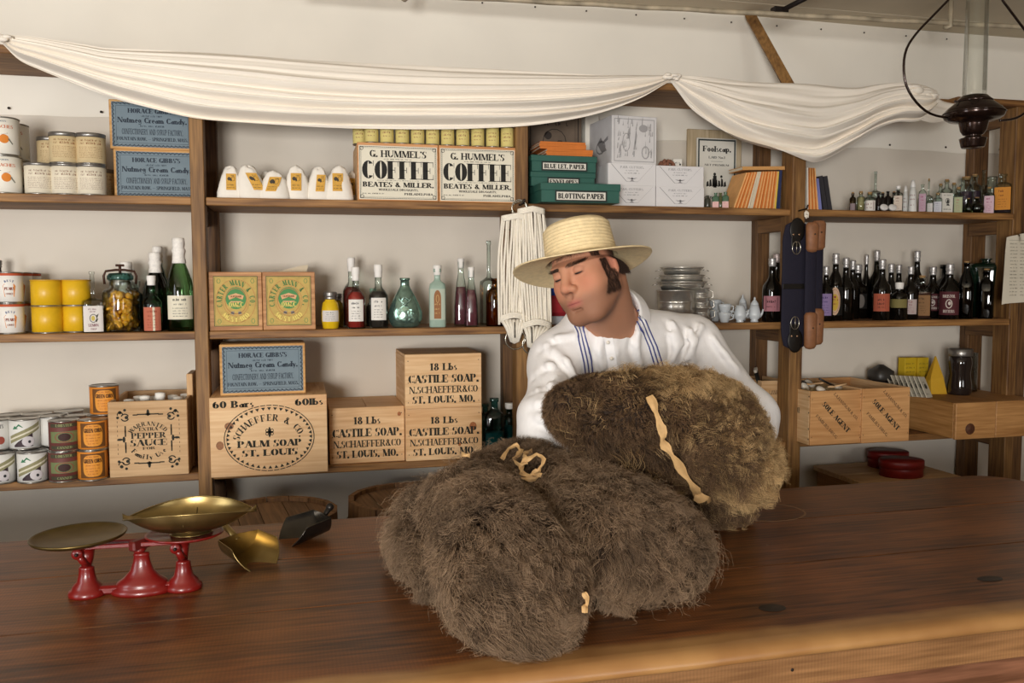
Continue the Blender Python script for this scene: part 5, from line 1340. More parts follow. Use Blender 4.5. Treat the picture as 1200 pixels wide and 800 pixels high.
for i, (px, Y) in enumerate(((30, 2.80), (66, 2.885), (-4, 2.80))): low('plum', 'plum labelled tin under the upper row, %s from left at the back' % names[i], px, Y, 0, tw=20)
for i, (px, Y) in enumerate(((10, 2.85), (44, 2.85), (82, 2.89))): low('plum', 'plum labelled tin, back of upper row, lid showing, %s from left' % names[i], px, Y, 1, tw=30)
low('lobster', 'dark red and green tin, lower one of the front stack', 76, 2.702, 0, mat('6a3a34', .6), redgreen_art)
low('lobster', 'dark red and green tin, upper one of the front stack', 76, 2.702, 1)
low('lobster', 'dark red and green tin behind the front red and green stack, upper', 88, 2.79, 1); low('lobster', 'dark red and green tin behind the front red and green stack, lower', 88, 2.79, 0)
CO = mat('d9852c', .6)
low('corn', 'orange corn tin, lower one of the front stack', 109.5, 2.70, 0, CO, corn_art)
low('corn', 'orange corn tin, upper one of the front stack', 109.5, 2.70, 1)
low('corn', 'orange corn tin, hidden at the bottom of the rear corn stack', 119, 2.79, 0); low('corn', 'orange corn tin, second of the rear corn stack', 119, 2.79, 1)
low('corn', 'orange corn tin standing alone on top of the corn stacks', 123, 2.785, 2)
# pepper sauce crate
M_st = mat('2b2a22', .85)
P, w, h = frontbox(129, 221.5, 469.5, 2.69, ZS)
th = crate('pepper_sauce_crate', 'open wooden crate stencilled pepper sauce, filled with white-topped bottles', 'crate', P, w, h, .27, 0, open_top=True, mf=wood('cfab80', 'b08a5e', 'X', .7, ring=4), mside=M_pine('Y'))
ps = text('PEPPER', 0, h*.505, w*.44, h*.075, T=.26, t=.07, st=True)+text('SAUCE', 0, h*.405, w*.47, h*.085, T=.26, t=.07, st=True)+text('EXTRA', 0, h*.605, w*.24, h*.045, T=.24, st=True)+text('FOR', 0, h*.355, w*.16, h*.035, T=.24, st=True)
ps += arctext('WARRANTED', 0, h*.50, w*.26, h*.20, 152, 28, h*.055, T=.24, st=True)+arctext('Family Use', 0, h*.50, w*.25, h*.245, 216, 324, h*.062, T=.26, inward=True)
for sx in (-1, 1):
    for sz in (-1, 1):
        cx, cz = sx*w*.29, h*.5+sz*h*.29
        ps += ring2(cx, cz, w*.055, w*.055, .0035, 8, 20, 160) + ring2(cx, cz, w*.055, w*.055, .0035, 8, 200, 340)+disc2(cx+sx*w*.06, cz+sz*w*.07, .005)+disc2(cx+sx*w*.09, cz, .004)+disc2(cx, cz+sz*w*.10, .004)+disc2(cx-sx*w*.02, cz-sz*w*.0, .005)
        ps += ring2(cx+sx*w*.06, cz+sz*w*.04, w*.04, w*.04, .003, 6, 0, 200)+[_bar(cx-sx*w*.13-.007, cz+sz*w*.03-.0018, cx-sx*w*.13+.007, cz+sz*w*.03+.0018), _bar(cx+sx*w*.0-.0018, cz-sz*w*.16-.01, cx+.0018, cz-sz*w*.16+.01)]
    ps += [_bar(sx*w*.29-.002, h*.5-.028, sx*w*.29+.002, h*.5-.008), _bar(sx*w*.29-.002, h*.5+.008, sx*w*.29+.002, h*.5+.028)]+disc2(sx*w*.36, h*.5, .008, .0035)+disc2(sx*w*.31, h*.5, .004, .009)
    ps += [_bar(sx*w*.39, h*(.3+.06*i), sx*w*.39+.0012, h*(.3+.06*i)+.006) for i in range(8)]
for sz in (-1, 1): ps += [_bar(-.03, h*.5+sz*h*.325-.0018, -.008, h*.5+sz*h*.325+.0018), _bar(.008, h*.5+sz*h*.325-.0018, .03, h*.5+sz*h*.325+.0018)]+disc2(0, h*.5+sz*h*.345, .004, .010)+disc2(0, h*.5+sz*h*.325, .009, .0035)
letters(ps, th, flat(-.0006), M_st)
for i, (bx, by) in enumerate(((-.065, .075), (-.02, .08), (.025, .07), (.07, .1), (.0, .13), (.05, .15), (-.05, .15), (.085, .17))):
    L = Vector((P.x+bx, P.y+by, ZS+.0095)); b = thing('sauce_bottle', 'white-capped sauce bottle standing inside the pepper sauce crate, %s' % ('front left', 'front left of middle', 'tallest front', 'right', 'back middle', 'back right', 'back left', 'far right corner')[i], 'bottle', L, 0, 'sauce bottles in the pepper sauce crate')
    H = h*(1.03 if i in (2,) else .99 if i in (1,) else .95)
    MB().lathe([(0, 0), (.02, 0), (.02, H*.55), (.011, H*.72), (.01, H*.88), (0, H*.88)], 14).build('glass', mat('7c4630', .15), b)
    MB().lathe([(.0105, H*.84), (.013, H*.85), (.0135, H*.93), (.015, H*.94), (.015, H*.99), (.006, H), (0, H)], 16).build('cap', M_white, b)
P_ = spot(225, 2.80, ZS); th = thing('loose_board', 'narrow pale board stood on end between the pepper crate and the post', 'board', (P_.x, 2.80, ZS))
MB().box(-.009, .009, 0, .12, 0, .29, .002).build('board', M_pine('Z'), th)

# ================================================================ lower shelf, second bay
P, w, h = frontbox(247.5, 384.5, 464, 2.615, ZS)
th = crate('palm_soap_crate', 'large pine crate stencilled palm soap inside an oval of marks', 'crate', P, w, h, .33, 0, split=2, t=.011, mf=wood('e6c294', 'd0a272', 'X', .65, ring=3), mtop=M_pine('Y'))
ps = text('60 Bars', -w*.30, h*.87, w*.35, h*.085, T=.27, t=.08)+text('60lbs', w*.345, h*.87, w*.25, h*.085, T=.27, t=.08)
ps += text('PALM SOAP', 0, h*.36, w*.55, h*.085, T=.28, t=.09, st=True)+text('ST. LOUIS', 0, h*.245, w*.48, h*.082, T=.28, t=.07, st=True)
ps += arctext('SCHAEFFER & CO.', 0, h*.40, w*.29, h*.33, 170, 10, h*.085, T=.24, st=True, kw=.9)
ps += disc2(0, h*.545, .012, .0035, 10)+disc2(0, h*.57, .0035, .010, 8)+disc2(0, h*.52, .0035, .010, 8)+ring2(-.007, h*.565, .005, .006, .002, 6)+ring2(.007, h*.565, .005, .006, .002, 6)+ring2(-.007, h*.525, .005, .006, .002, 6)+ring2(.007, h*.525, .005, .006, .002, 6)
for i in range(44):
    a = 2*math.pi*i/44; rx, ry = w*.365, h*.39; cx, cz = rx*math.cos(a), h*.47+ry*math.sin(a)
    nx, nz = math.cos(a)/rx, math.sin(a)/ry; L = math.hypot(nx, nz); nx, nz = nx/L, nz/L; tx, tz = -nz, nx
    s_ = .0058; ps += [[(cx-tx*s_, cz-tz*s_), (cx+tx*s_, cz+tz*s_), (cx-nx*.009, cz-nz*.009)]]
    o_ = .0045; ps += [[(cx+nx*o_-tx*.0075, cz+nz*o_-tz*.0075), (cx+nx*o_+tx*.0075, cz+nz*o_+tz*.0075), (cx+nx*(o_+.0025)+tx*.0075, cz+nz*(o_+.0025)+tz*.0075), (cx+nx*(o_+.0025)-tx*.0075, cz+nz*(o_+.0025)-tz*.0075)]]
letters(ps, th, flat(-.0006), M_st)
kk = MB(); kk.polys(disc2(-w*.34, h*.64, .013, .011)+disc2(-w*.42, h*.40, .011, .013), flat(-.0004)); stuff(kk.build('knot', mat('9a6a48', .7, noise=.3, nscale=200), th))
zt_ = ZS+h
P2, w2, h2 = frontbox(258.5, 358.5, 403, 2.66, zt_)
nutmeg('candy box with a blue printed label standing on the palm soap crate', (P2.x, 2.66, zt_), wN, h2, dN, rz=R(-3)) if False else None
th = crate('candy_box', 'candy box with a blue printed label standing on the palm soap crate', 'box', (P2.x, 2.66, zt_+.0002), w2, h2, .16, R(2), 'blue labelled candy boxes', mf=wood('d9ab6a', 'b57f42', 'X', .6), t=.007)
lbN = _nut['a'][0]; c = lbN.copy(); col.objects.link(c); c.parent = th; c.scale = (w2/wN, 1, h2/hN)
for g in lbN.children: q_ = g.copy(); col.objects.link(q_); q_.parent = c
def castile(label, a, b, t, Y, zb, d=.26, kn=()):
    P, w, h = frontbox(a, b, t, Y, zb)
    th = crate('castile_soap_crate', label, 'crate', P, w, h, d, 0, 'castile soap crates', mf=wood('eac495', 'cf9f6c', 'X', .65, ring=5), split=2)
    ps = text('18 Lbs', 0, h*.70, w*.36, h*.13, T=.25, t=.07)+text('CASTILE SOAP.', 0, h*.475, w*.92, h*.145, T=.28, t=.09, st=True)
    ps += text('N.SCHAEFFER&CO', 0, h*.285, w*.90, h*.125, T=.22, t=.08, st=True)+text('ST. LOUIS, MO.', 0, h*.1, w*.82, h*.13, T=.28, t=.07, st=True)
    letters(ps, th, flat(-.0006), M_st)
    nails(th, [(sx*w*.46, h*z) for sx in (-1, 1) for z in (.12, .48, .88)])
    if kn: stuff(MB().polys(sum([disc2(x*w, z*h, r_, r_*1.2) for x, z, r_ in kn], []), flat(-.0004)).build('knot', mat('a8683c', .7, noise=.4, nscale=150), th))
    return P, w, h
castile('castile soap crate standing directly beside the palm soap crate', 386.5, 474.5, 477, 2.715, ZS, kn=((.43, .86, .006),))
P, w, h = castile('castile soap crate at the bottom of the stack of two', 476, 565, 477.5, 2.70, ZS, kn=((.38, .62, .012), (.2, .28, .005)))
castile('castile soap crate on top of the stack of two', 475, 564.5, 414.5, 2.69, ZS+h+.0003, kn=())
gT2 = 'teal glass bottles beside the soap crates'
tl = glassy('88b4b2', '4a7878')
bottle('tall square teal bottle with narrow neck, front one beside the soap crates', 579.5, 2.73, ZS, 466.5, 24, 'flask', tl, p=5, liq=.4, liqc=mat('527f80', .3), group=gT2)
bottle('teal bottle half hidden behind the soap crate stack', 569, 2.84, ZS, 473, 18, 'flask', tl, p=5, group=gT2)
bottle('teal bottle with pale stopper close to the middle post', 597, 2.80, ZS, 472, 20, 'flask', tl, liq=.5, liqc=mat('527f80', .3), cap=('white', .12), group=gT2)

# ================================================================ lower shelf, right
def sole(label, px0, px1, pyt, Y, d):
    P, w, h = frontbox(px0, px1, pyt, Y, ZS)
    th = crate('sole_agent_crate', label, 'crate', P, w, h, d, 0, 'sole agent crates', open_top=True, mf=wood('d3a069', 'b47f4b', 'X', .65, ring=4))
    ca, sa = math.cos(R(-45)), math.sin(R(-45))
    rot = lambda q, ox, oz: [[(ox+x*ca-z*sa, oz+x*sa+z*ca) for x, z in p] for p in q]
    ps = rot(text('SOLE AGENT', 0, -.008, h*.78, .018, T=.3, t=.09), 0, h*.5)
    p2 = rot(text('J.A.HANNUM & CO.', 0, 0, h*.72, .0105, T=.2, t=.09), w*.17, h*.68)+rot(text('FAMILIES DRUG', 0, 0, h*.62, .0105, T=.2, t=.09), -w*.2, h*.32)
    letters(ps, th, flat(-.0006), M_st); letters(p2, th, flat(-.0006), mat('6a4c34', .8))
    nails(th, [(sx*w*.47, h*z) for sx in (-1, 1) for z in (.15, .85)])
    mb = MB().polys(sum([text('2075', 0, 0, .03, .02)], []), lambda a, b: (-w/2-.0006, .08+a, h*.55+b)); mb.build('side_lettering', M_st, th)
    stuff(MB().polys(sum([disc2(y, z, .003) for y in (.05,) for z in (.02, h*.3, h*.6, h*.9)], []), lambda a, b: (-w/2-.0006, a-.04, b)).build('nail_head', M_nail, th))
    return P, w, h, d
PA, wA, hA_, dA = sole('left crate stencilled sole agent, its open top full of brushes and shells', 949, 1008.5, 457.5, 2.605, .34)
PB, wB, hB_, dB = sole('right crate stencilled sole agent, beside the long drawer case', 1009.5, 1065, 454.5, 2.595, .34)
q = random.Random(5); gI = 'utensils and shells heaped in the left sole agent crate'
bone = mat('d8cfc0', .6, noise=.1, nscale=60)
MB()
fill = thing('packing_straw', 'pale packing straw filling the left sole agent crate', 'straw', (PA.x, PA.y+dA/2, ZS+.0095)); 
mb = MB(); mb.box(-wA/2+.011, wA/2-.011, -dA/2+.012, dA/2-.012, 0, hA_*.90, .004)
for i in range(160):
    x, y = q.uniform(-wA/2+.02, wA/2-.02), q.uniform(-dA/2+.02, dA/2-.02); a = q.uniform(0, 6.28)
    mb.tube([(x, y, hA_*.9), (x+.012*math.cos(a), y+.012*math.sin(a), hA_*.9+q.uniform(.002, .012)), (x+.02*math.cos(a+.6), y+.02*math.sin(a+.6), hA_*.9+q.uniform(-.002, .006))], .0008, 4, cap=False)
stuff(mb.build('straw', mat('bfa67c', .9), fill))
for i in range(9):
    x, y = PA.x+q.uniform(-.055, .055), PA.y+.03+i*.03; z = ZS+hA_*1.0
    kind = i % 3
    if kind == 0:
        th = thing('white_shell', 'pale rounded shell in the crate heap, %s' % ('nearest the front', 'in the middle', 'at the back')[i//3], 'shell', (x, y, z), 0, gI); MB().ball((0, 0, 0), (.02, .016, .011), 14, 8, M=Euler((q.random(), q.random(), 0)).to_matrix().to_4x4()).build('shell', bone, th)
    elif kind == 1:
        th = thing('wooden_spoon', 'wooden spoon in the crate heap, %s' % ('nearest the front', 'in the middle', 'at the back')[i//3], 'spoon', (x, y, z+.006), q.uniform(-1, 1), gI)
        MB().ball((0, 0, 0), (.016, .011, .004), 14, 8).build('bowl', M_pine('X'), th); MB().tube([(.012, 0, 0), (.06, 0, .008)], .003, 8).build('handle', M_pine('X'), th)
    else:
        th = thing('black_handled_brush', 'black-handled brush poking from the crate heap, %s' % ('nearest the front', 'in the middle', 'at the back')[i//3], 'brush', (x, y, z), q.uniform(1.8, 3.4), gI)
        MB().tube([(0, 0, .004), (.07, 0, .034)], [.0045, .003], 8).build('handle', mat('1c1a18', .4), th); MB().tube([(-.03, 0, -.006), (0, 0, .004)], [.01, .005], 10).build('bristles', bone, th)
# small crate and blue box seen between the robe and the post
P, w, h = frontbox(884, 1000, 444, 2.80, ZS+.0)
zb = ZS
P, w, h = frontbox(893, 921, 486, 2.78, ZS)
th = thing('blue_box', 'pale blue box under the small printed crate behind the right post', 'box', P); MB().box(-w/2, w/2, 0, .16, 0, h, .002).build('carton', mat('8d9cb4', .7), th); MB().box(-w/2-.002, w/2+.002, -.002, .162, h*.7, h*1.0, .002).build('lid', mat('96a5bc', .7), th)
P3, w3, h3 = frontbox(892, 921, 446, 2.775, ZS+h)
th = crate('small_crate', 'small open crate of dark handled tools on the blue box', 'crate', (P3.x, 2.775, ZS+h+.0003), w3, h3, .165, 0, open_top=True)
letters(text('LANNON', 0, h3*.6, w3*.4, h3*.12)+text('MADE IN', 0, h3*.25, w3*.6, h3*.15, T=.28), th, flat(-.0006), mat('6a4c34', .8))
for i in range(5):
    t_ = thing('tool_handle', 'dark handled tool, %s from the left in the small open crate' % names[i], 'tool', (P3.x-.02+.012*i, 2.80+.02*i, ZS+h+.012), 0, 'tools in the small crate')
    MB().tube([(0, 0, 0), (-.035, .01, h3*1.12)], [.004, .006], 8).build('handle', mat('1e1c1a', .4), t_); MB().tube([(-.035, .01, h3*1.12), (-.038, .011, h3*1.2)], .0065, 8).build('butt', bone, t_)
# drawer case
a0 = atZ(1119, 515, ZS); Yc = 2.565
P, w, h = frontbox(1119.5, 1166, 471.5, Yc, ZS)
DW = wood('bd8c54', '93642f', 'Y', .6, ring=5); DF = wood('c4925a', '9a6a38', 'X', .6, ring=4)
for i, lbl in enumerate(('long pine drawer with a dark round knot on its front', 'second long pine drawer cut off by the right picture edge')):
    x = P.x+i*(w+.002); ww = w if i == 0 else .2
    if i: x = P.x+w/2+.002+ww/2
    th = thing('storage_drawer', lbl, 'drawer', (x, Yc, ZS), 0, 'long pine drawers')
    MB().box(-ww/2, ww/2, 0, .014, 0, h, .002).build('front_panel', DF, th); MB().box(-ww/2, -ww/2+.012, .014, .40, .002, h-.0005, .001).build('side_panel', DW, th); MB().box(ww/2-.012, ww/2, .014, .40, .002, h-.0005, .001).build('side_panel', DW, th)
    MB().box(-ww/2+.012, ww/2-.012, .388, .40, 0.002, h-.012).build('back_panel', DF, th); MB().box(-ww/2+.012, ww/2-.012, .014, .388, .002, .01).build('bottom_panel', DF, th)
    MB().box(-ww/2+.0005, ww/2-.0005, .0145, .4, h-.011, h, .001).build('top_board', DW, th)
    if i == 0:
        mb = MB()
        for j, rr in enumerate((.0205, .015, .009)): mb.lathe([(rr, 0), (rr*.92, .0008), (0, .0009)], 22, M=Matrix.Translation((-w*.14, -.0001-j*.0007, h*.28)) @ Matrix.Rotation(R(90), 4, 'X'))
        stuff(mb.build('knot', mat('54301c', .6, noise=.3, nscale=120), th))
ztop = ZS+h
# goods on the drawer case / shelf behind
dk = mat('2a2624', .12, spec=.6)
P = spot(1030, 2.86, ZS); 
bottle('squat dark glass jar with a wide domed lid', 1030.5, 2.83, ZS, 427, 26, 'jar', dk, cap=('tin', .3)) if False else None
th = thing('lidded_jar', 'squat dark glass jar with wide black lid behind the sole agent crates', 'jar', spot(1030.5, 2.86, ZS))
h = atY(1030, 427, 2.86).z-ZS; k = mpp(th.location); r = 13*k
MB().lathe([(0, 0), (r*.9, 0), (r, .006), (r, h*.62), (r*.75, h*.72), (r*.7, h*.76), (0, h*.76)], 28).build('glass', dk, th)
MB().lathe([(0, h*.76), (r*.95, h*.76), (r, h*.78), (r, h*.9), (r*.6, h*.95), (r*.2, h), (0, h)], 28, p=3).build('lid', mat('33302c', .4), th)
gK = 'seed packets standing in a row'
for i in range(8):
    px = 1052+i*5.4; Y = 2.80-i*.012; P = spot(px, Y, ztop)
    th = thing('seed_packet', 'pale paper packet in the leaning row, %s from the left' % names[i], 'packet', (P.x, Y, ztop+.0003), 0, gK); th.rotation_euler = (R(-26), R(6), R(28))
    MB().box(-.029, .029, 0, .003, 0, .085, .001).build('paper', mat('c9c2b0', .8, noise=.08, nscale=40), th)
    letters(disc2(.002, .045, .012, .011, 9)+ring2(-.004, .05, .015, .014, .002, 9)+smalltext(-.018, .018, .012, .006, i), th, flat(-.0006), mat('4a463e', .8), 'printed_picture')
for i, (a, b) in enumerate(((1059, 1073.5), (1074.5, 1088))):
    P, w, h = frontbox(a, b, 419, 2.90, ztop)
    th = thing('yellow_carton', 'small yellow printed carton, %s of the pair behind the packets' % ('left', 'right')[i], 'box', P, R(6), 'yellow cartons')
    MB().box(-w/2, w/2, 0, .035, 0, h, .001).build('carton', mat('c8a81e', .7), th); letters(sum([smalltext(-w*.4, w*.4, h*(.8-.12*j), h*.05, j+i) for j in range(5)], []), th, flat(-.0005), mat('7a6a1c', .8))
P = spot(1100, 2.80, ztop); th = thing('yellow_parcel', 'pointed yellow paper parcel beside the tall jar', 'parcel', P)
h = atY(1103, 418, 2.8).z-ztop
MB().add([(-.035, 0, 0), (.03, -.01, 0), (.03, .06, 0), (-.035, .06, 0), (-.03, .01, h*.4), (.02, 0, h*.45), (.002, .03, h), (.012, .034, h)], [(0, 1, 5, 4), (1, 2, 7, 5), (2, 3, 6, 7), (3, 0, 4, 6), (4, 5, 7, 6), (0, 3, 2, 1)]).build('paper', mat('c79a22', .75, bump=.4, bscale=60), th)
P = spot(1124, 2.77, ztop); th = thing('tall_jar', 'tall dark waisted jar with ribbed metal lid beside the yellow parcel', 'jar', P)
h = atY(1124, 408, 2.77).z-ztop; k = mpp(P); r = 13*k
MB().lathe([(0, 0), (r*.9, 0), (r*.98, .008), (r, h*.2), (r*.86, h*.45), (r*.98, h*.68), (r*.92, h*.8), (r*.8, h*.84), (0, h*.84)], 32).build('glass', mat('241d1b', .05, spec=.8), th)
mb = MB().lathe([(0, h*.84), (r*.98, h*.84), (r, h*.85), (r, h*.98), (r*.9, h), (0, h)], 40)
mb.v = [(x*(1+.02*math.cos(20*math.atan2(y, x))), y*(1+.02*math.cos(20*math.atan2(y, x))), z) for x, y, z in mb.v]; mb.build('lid', M_lid, th)
P = spot(1128, 2.86, ztop); th = thing('glass_jar', 'clear glass jar standing behind the tall dark jar', 'jar', P); h = atY(1128, 413, 2.86).z-ztop; r = 15*mpp(P)
MB().lathe([(0, 0), (r, 0), (r, h), (r*.94, h), (r*.94, .004), (0, .004)], 32).build('glass', M_gclear, th)
# box on the lowest shelf with two red round boxes
Yb = 2.66
cxy = atY(1000, 566, Yb)
zl = .40
top = atY(1040, 561, Yb).z
q0, q1 = spot(1000, 2.60, top), spot(1110, 2.60, top)
th = thing('shipping_crate', 'pale wooden crate marked with care on the bottom shelf', 'crate', (2.16, 2.60, zl)); h = top-zl; w = .40
MB().box(-w/2, w/2, 0, .012, 0, h-.02, .002).build('front_panel', M_pine('X'), th); MB().box(-w/2, -w/2+.012, .012, .32, 0, h-.02, .002).build('side_panel', DW, th); MB().box(w/2-.012, w/2, .012, .32, 0, h-.02, .002).build('side_panel', DW, th)
MB().box(-w/2+.012, w/2-.012, .308, .32, 0, h-.02).build('back_panel', DW, th)
for i in range(2): MB().box(-w/2-.01, w/2+.01, -.01+i*.172, .16+i*.172, h-.018, h, .002).build('top_board', M_pine('X'), th)
letters(text('WITH CARE', -w*.1, h-.062, w*.62, .03, T=.28, t=.1), th, flat(-.0006), M_st)
RED = mat('7a1a16', .4, noise=.12, nscale=30)
for lbl, px, py, Y, r in (('red oval lidded box on top of the shipping crate, front one', 1056, 558, 2.70, .083), ('darker red box half hidden behind the front red one', 1040, 548, 2.85, .08)):
    P = spot(px, Y, top); t_ = thing('red_round_box', lbl, 'box', P, R(-5), 'red round boxes')
    hh = .052
    MB().lathe([(0, 0), (r*.96, 0), (r*.96, hh), (0, hh)], 40, sy=.8).build('body', RED, t_); MB().lathe([(r*.97, hh*.62), (r*1.0, hh*.62), (r*1.0, hh*1.12), (r*.97, hh*1.16), (0, hh*1.16)], 40, sy=.8).build('lid', RED, t_)
# barrels behind the counter, left
bw = wood('7a5a3c', '46301c', 'Y', .7, ring=4)
for lbl, px, Y in (('wooden barrel with plank lid behind the counter, under the palm soap crate', 320, 2.36), ('second wooden barrel behind the counter, beside the fur robes', 478, 2.44)):
    zt = .885; P = spot(px, Y, zt); t_ = thing('wooden_barrel', lbl, 'barrel', (P.x, Y, 0), R(8), 'wooden barrels')
    r = .172
    for i in range(16):
        a0, a1 = 2*math.pi*i/16+.008, 2*math.pi*(i+1)/16-.008; vs = []; n = 7
        for j in range(n):
            z = zt*j/(n-1); rr = r*(1+.06*math.sin(math.pi*j/(n-1))); 
            for a, q_ in ((a0, rr), (a1, rr), (a1, rr-.016), (a0, rr-.016)): vs.append((q_*math.cos(a), q_*math.sin(a), z))
        fs = [tuple(j*4+k2 for k2 in (0, 1)) + tuple((j+1)*4+k2 for k2 in (1, 0)) for j in range(n-1)]+[(j*4+1, j*4+2, (j+1)*4+2, (j+1)*4+1) for j in range(n-1)]+[(j*4+2, j*4+3, (j+1)*4+3, (j+1)*4+2) for j in range(n-1)]+[(j*4+3, j*4, (j+1)*4, (j+1)*4+3) for j in range(n-1)]+[(3, 2, 1, 0), tuple((n-1)*4+k2 for k2 in range(4))]
        MB().add(vs, fs).build('stave', M_dpost, t_)
    for z, k2 in ((.07, 1.02), (.25, 1.052), (.60, 1.054), (.80, 1.02)):
        MB().lathe([(r*k2+.001, z-.018), (r*k2+.004, z-.018), (r*k2+.004, z+.018), (r*k2+.001, z+.018)], 40).build('hoop', M_iron, t_)
    xs_ = [-.156, -.09, -.03, .04, .10, .156]
    for i in range(5):
        x0, x1 = xs_[i]+.0012, xs_[i+1]-.0012; vs = []; R_ = .1562
        ys = [(x, math.sqrt(max(0, R_*R_-x*x))) for x in (x0, (x0+x1)/2, x1)]
        poly = [(x, -y) for x, y in ys]+[(x, y) for x, y in reversed(ys)]
        vs = [(x, y, zt-.028) for x, y in poly]+[(x, y, zt-.012) for x, y in poly]; n = 6
        MB().add(vs, [tuple(range(n-1, -1, -1)), tuple(n+k2 for k2 in range(n))]+[(k2, (k2+1) % n, n+(k2+1) % n, n+k2) for k2 in range(n)]).build('lid_plank', bw, t_)

# ================================================================ draped muslin
M_mus = mat('f4ebdd', .9, noise=.03, nscale=6, bump=.12, bscale=400)
def curve(pts, t):
    """piecewise smooth interpolation along px points"""
    xs = [p[0] for p in pts]; x = xs[0]+(xs[-1]-xs[0])*t
    for k in range(len(pts)-1):
        if xs[k] <= x <= xs[k+1]+1e-6: break
    a, b = pts[k], pts[k+1]
    pm, pn = pts[max(0, k-1)], pts[min(len(pts)-1, k+2)]
    f_ = (x-a[0])/(b[0]-a[0]); m0 = (b[1]-pm[1])/(b[0]-pm[0]); m1 = (pn[1]-a[1])/(pn[0]-a[0]); L = b[0]-a[0]
    h00 = 2*f_**3-3*f_**2+1; h10 = f_**3-2*f_**2+f_; h01 = -2*f_**3+3*f_**2; h11 = f_**3-f_**2
    return x, h00*a[1]+h10*L*m0+h01*b[1]+h11*L*m1
def swag(name, label, top, bot, folds, Y0, belly, seed=0, nu=150, nv=90, flat_top=0.0, root=None):
    G = []; q = random.Random(seed); ph = [q.uniform(0, 6.28) for _ in range(8)]
    for i in range(nu+1):
        u = i/nu; row = []
        tx, ty = curve(top, u); bx, by = curve(bot, u); wpx = max(2, by-ty)
        g = min(1, wpx/38)
        for j in range(nv+1):
            v = j/nv
            a = atY(tx, ty, Y0); b = atY(bx, by, Y0); p = a.lerp(b, v)
            vv = v+.035*math.sin(u*5+ph[0])*math.sin(math.pi*v)+.02*math.sin(u*11+ph[1]+v*4)
            fa = 0
            for (fr, am, k) in folds:
                fv = max(0, (v-flat_top)/(1-flat_top)) if flat_top else 1
                s_ = math.sin(2*math.pi*fr*vv+ph[k]+1.3*math.sin(u*3.1+k)+u*.9*k)
                fa += am*(abs(s_)**.75)*math.copysign(1, s_)*(.25+.75*fv)
            fa *= g
            y = -(belly*math.sin(math.pi*min(1, v*1.06))**.8*g+fa+.004*g)
            p = p+Vector((0, y, fa*.25))
            row.append(tuple(p))
        G.append(row)
    mb = MB().grid(G)
    mb.grid([[(a, b+.0025, c) for a, b, c in r][::-1] for r in G])
    return mb
dr = thing('muslin_swag', 'cream muslin cloth draped in two swags along the top of the shelving', 'drape', atY(787, 90, 2.66))
top1 = [(2, 41), (25, 41.5), (60, 46), (100, 52), (125, 56), (225, 60), (300, 65), (350, 69), (500, 77), (600, 82), (690, 87), (760, 88), (789, 88)]
bot1 = [(2, 50), (21, 68), (45, 79), (75, 91), (130, 112), (175, 125), (225, 137), (275, 142), (400, 148), (500, 149.5), (600, 147), (650, 141.5), (700, 132), (750, 115), (780, 98), (789, 93)]
wpart(swag('swag', '', top1, bot1, [(4.2, .012, 1), (9.0, .007, 2), (2.1, .008, 3), (17, .0025, 4)], 2.665, .035, 3, flat_top=.22), 'left_swag', M_mus, dr)
top2 = [(785, 88), (800, 89), (830, 91), (880, 96), (950, 99), (1000, 103), (1030, 99), (1055, 97), (1078, 99), (1093, 104)]
bot2 = [(785, 93), (797, 108), (808, 122), (825, 137), (860, 161), (900, 176), (930, 185), (952, 190), (968, 186), (1000, 168), (1025, 152), (1050, 143), (1078, 141), (1093, 128)]
wpart(swag('swag', '', top2, bot2, [(3.4, .014, 5), (7.5, .008, 2), (1.6, .009, 3), (15, .0028, 4)], 2.665, .04, 11, flat_top=.3), 'right_swag', M_mus, dr)
mb = MB(); q = random.Random(3)
for cx, cy, n, s_ in ((788, 90, 9, .02), (5, 45, 6, .018), (1070, 103, 12, .03), (1090, 112, 6, .024)):
    P = atY(cx, cy, 2.635)
    for i in range(n):
        mb.ball((P.x+q.uniform(-1, 1)*s_, P.y+q.uniform(-.3, .3)*s_, P.z+q.uniform(-.6, .6)*s_*.6), (q.uniform(.4, .9)*s_, .4*s_, q.uniform(.2, .45)*s_), 12, 8, M=None)
stuff(wpart(mb, 'gathers', M_mus, dr))
P = atY(1085, 118, 2.64); mb = swag('t', '', [(1078, 100), (1090, 108), (1105, 118), (1122, 122)], [(1078, 141), (1090, 144), (1105, 142), (1122, 136)], [(2.5, .004, 1)], 2.67, .01, 5, 30, 20); wpart(mb, 'tail', M_mus, dr)

# ================================================================ hanging lamp
YL_ = 1.9
P = atY(1141, 137, YL_); k = mpp(P)
lp = thing('hanging_oil_lamp', 'dark bronze oil lamp with glass chimney hanging by a wire harp at upper right', 'lamp', P)
BRZ = mat('33241e', .22, .75, noise=.2, nscale=40, coat=.4)
def zpx(y): return atY(1141, y, YL_).z-P.z
pr = [(0, 173), (12, 173), (12.8, 171.5), (14.5, 164), (15, 162.5), (14, 162), (10, 161), (8, 159), (11, 158), (14, 153), (15.5, 146), (16, 143), (27, 141), (31.5, 138), (33, 134.5), (32.3, 131), (29, 127), (23, 122), (20, 119.5)]
MB().lathe([(r*k, zpx(y)) for r, y in pr], 48).build('oil_font', BRZ, lp)
MB().lathe([(20*k, zpx(119.5)), (20.5*k, zpx(118.5)), (17.5*k, zpx(116)), (14*k, zpx(112.5)), (8*k, zpx(111)), (0, zpx(111))], 40).build('burner', BRZ, lp)
MB().lathe([(33.6*k, zpx(133.2)), (34*k, zpx(132.4)), (33.2*k, zpx(131.6)), (31*k, zpx(131.8))], 48).build('rim', BRZ, lp)
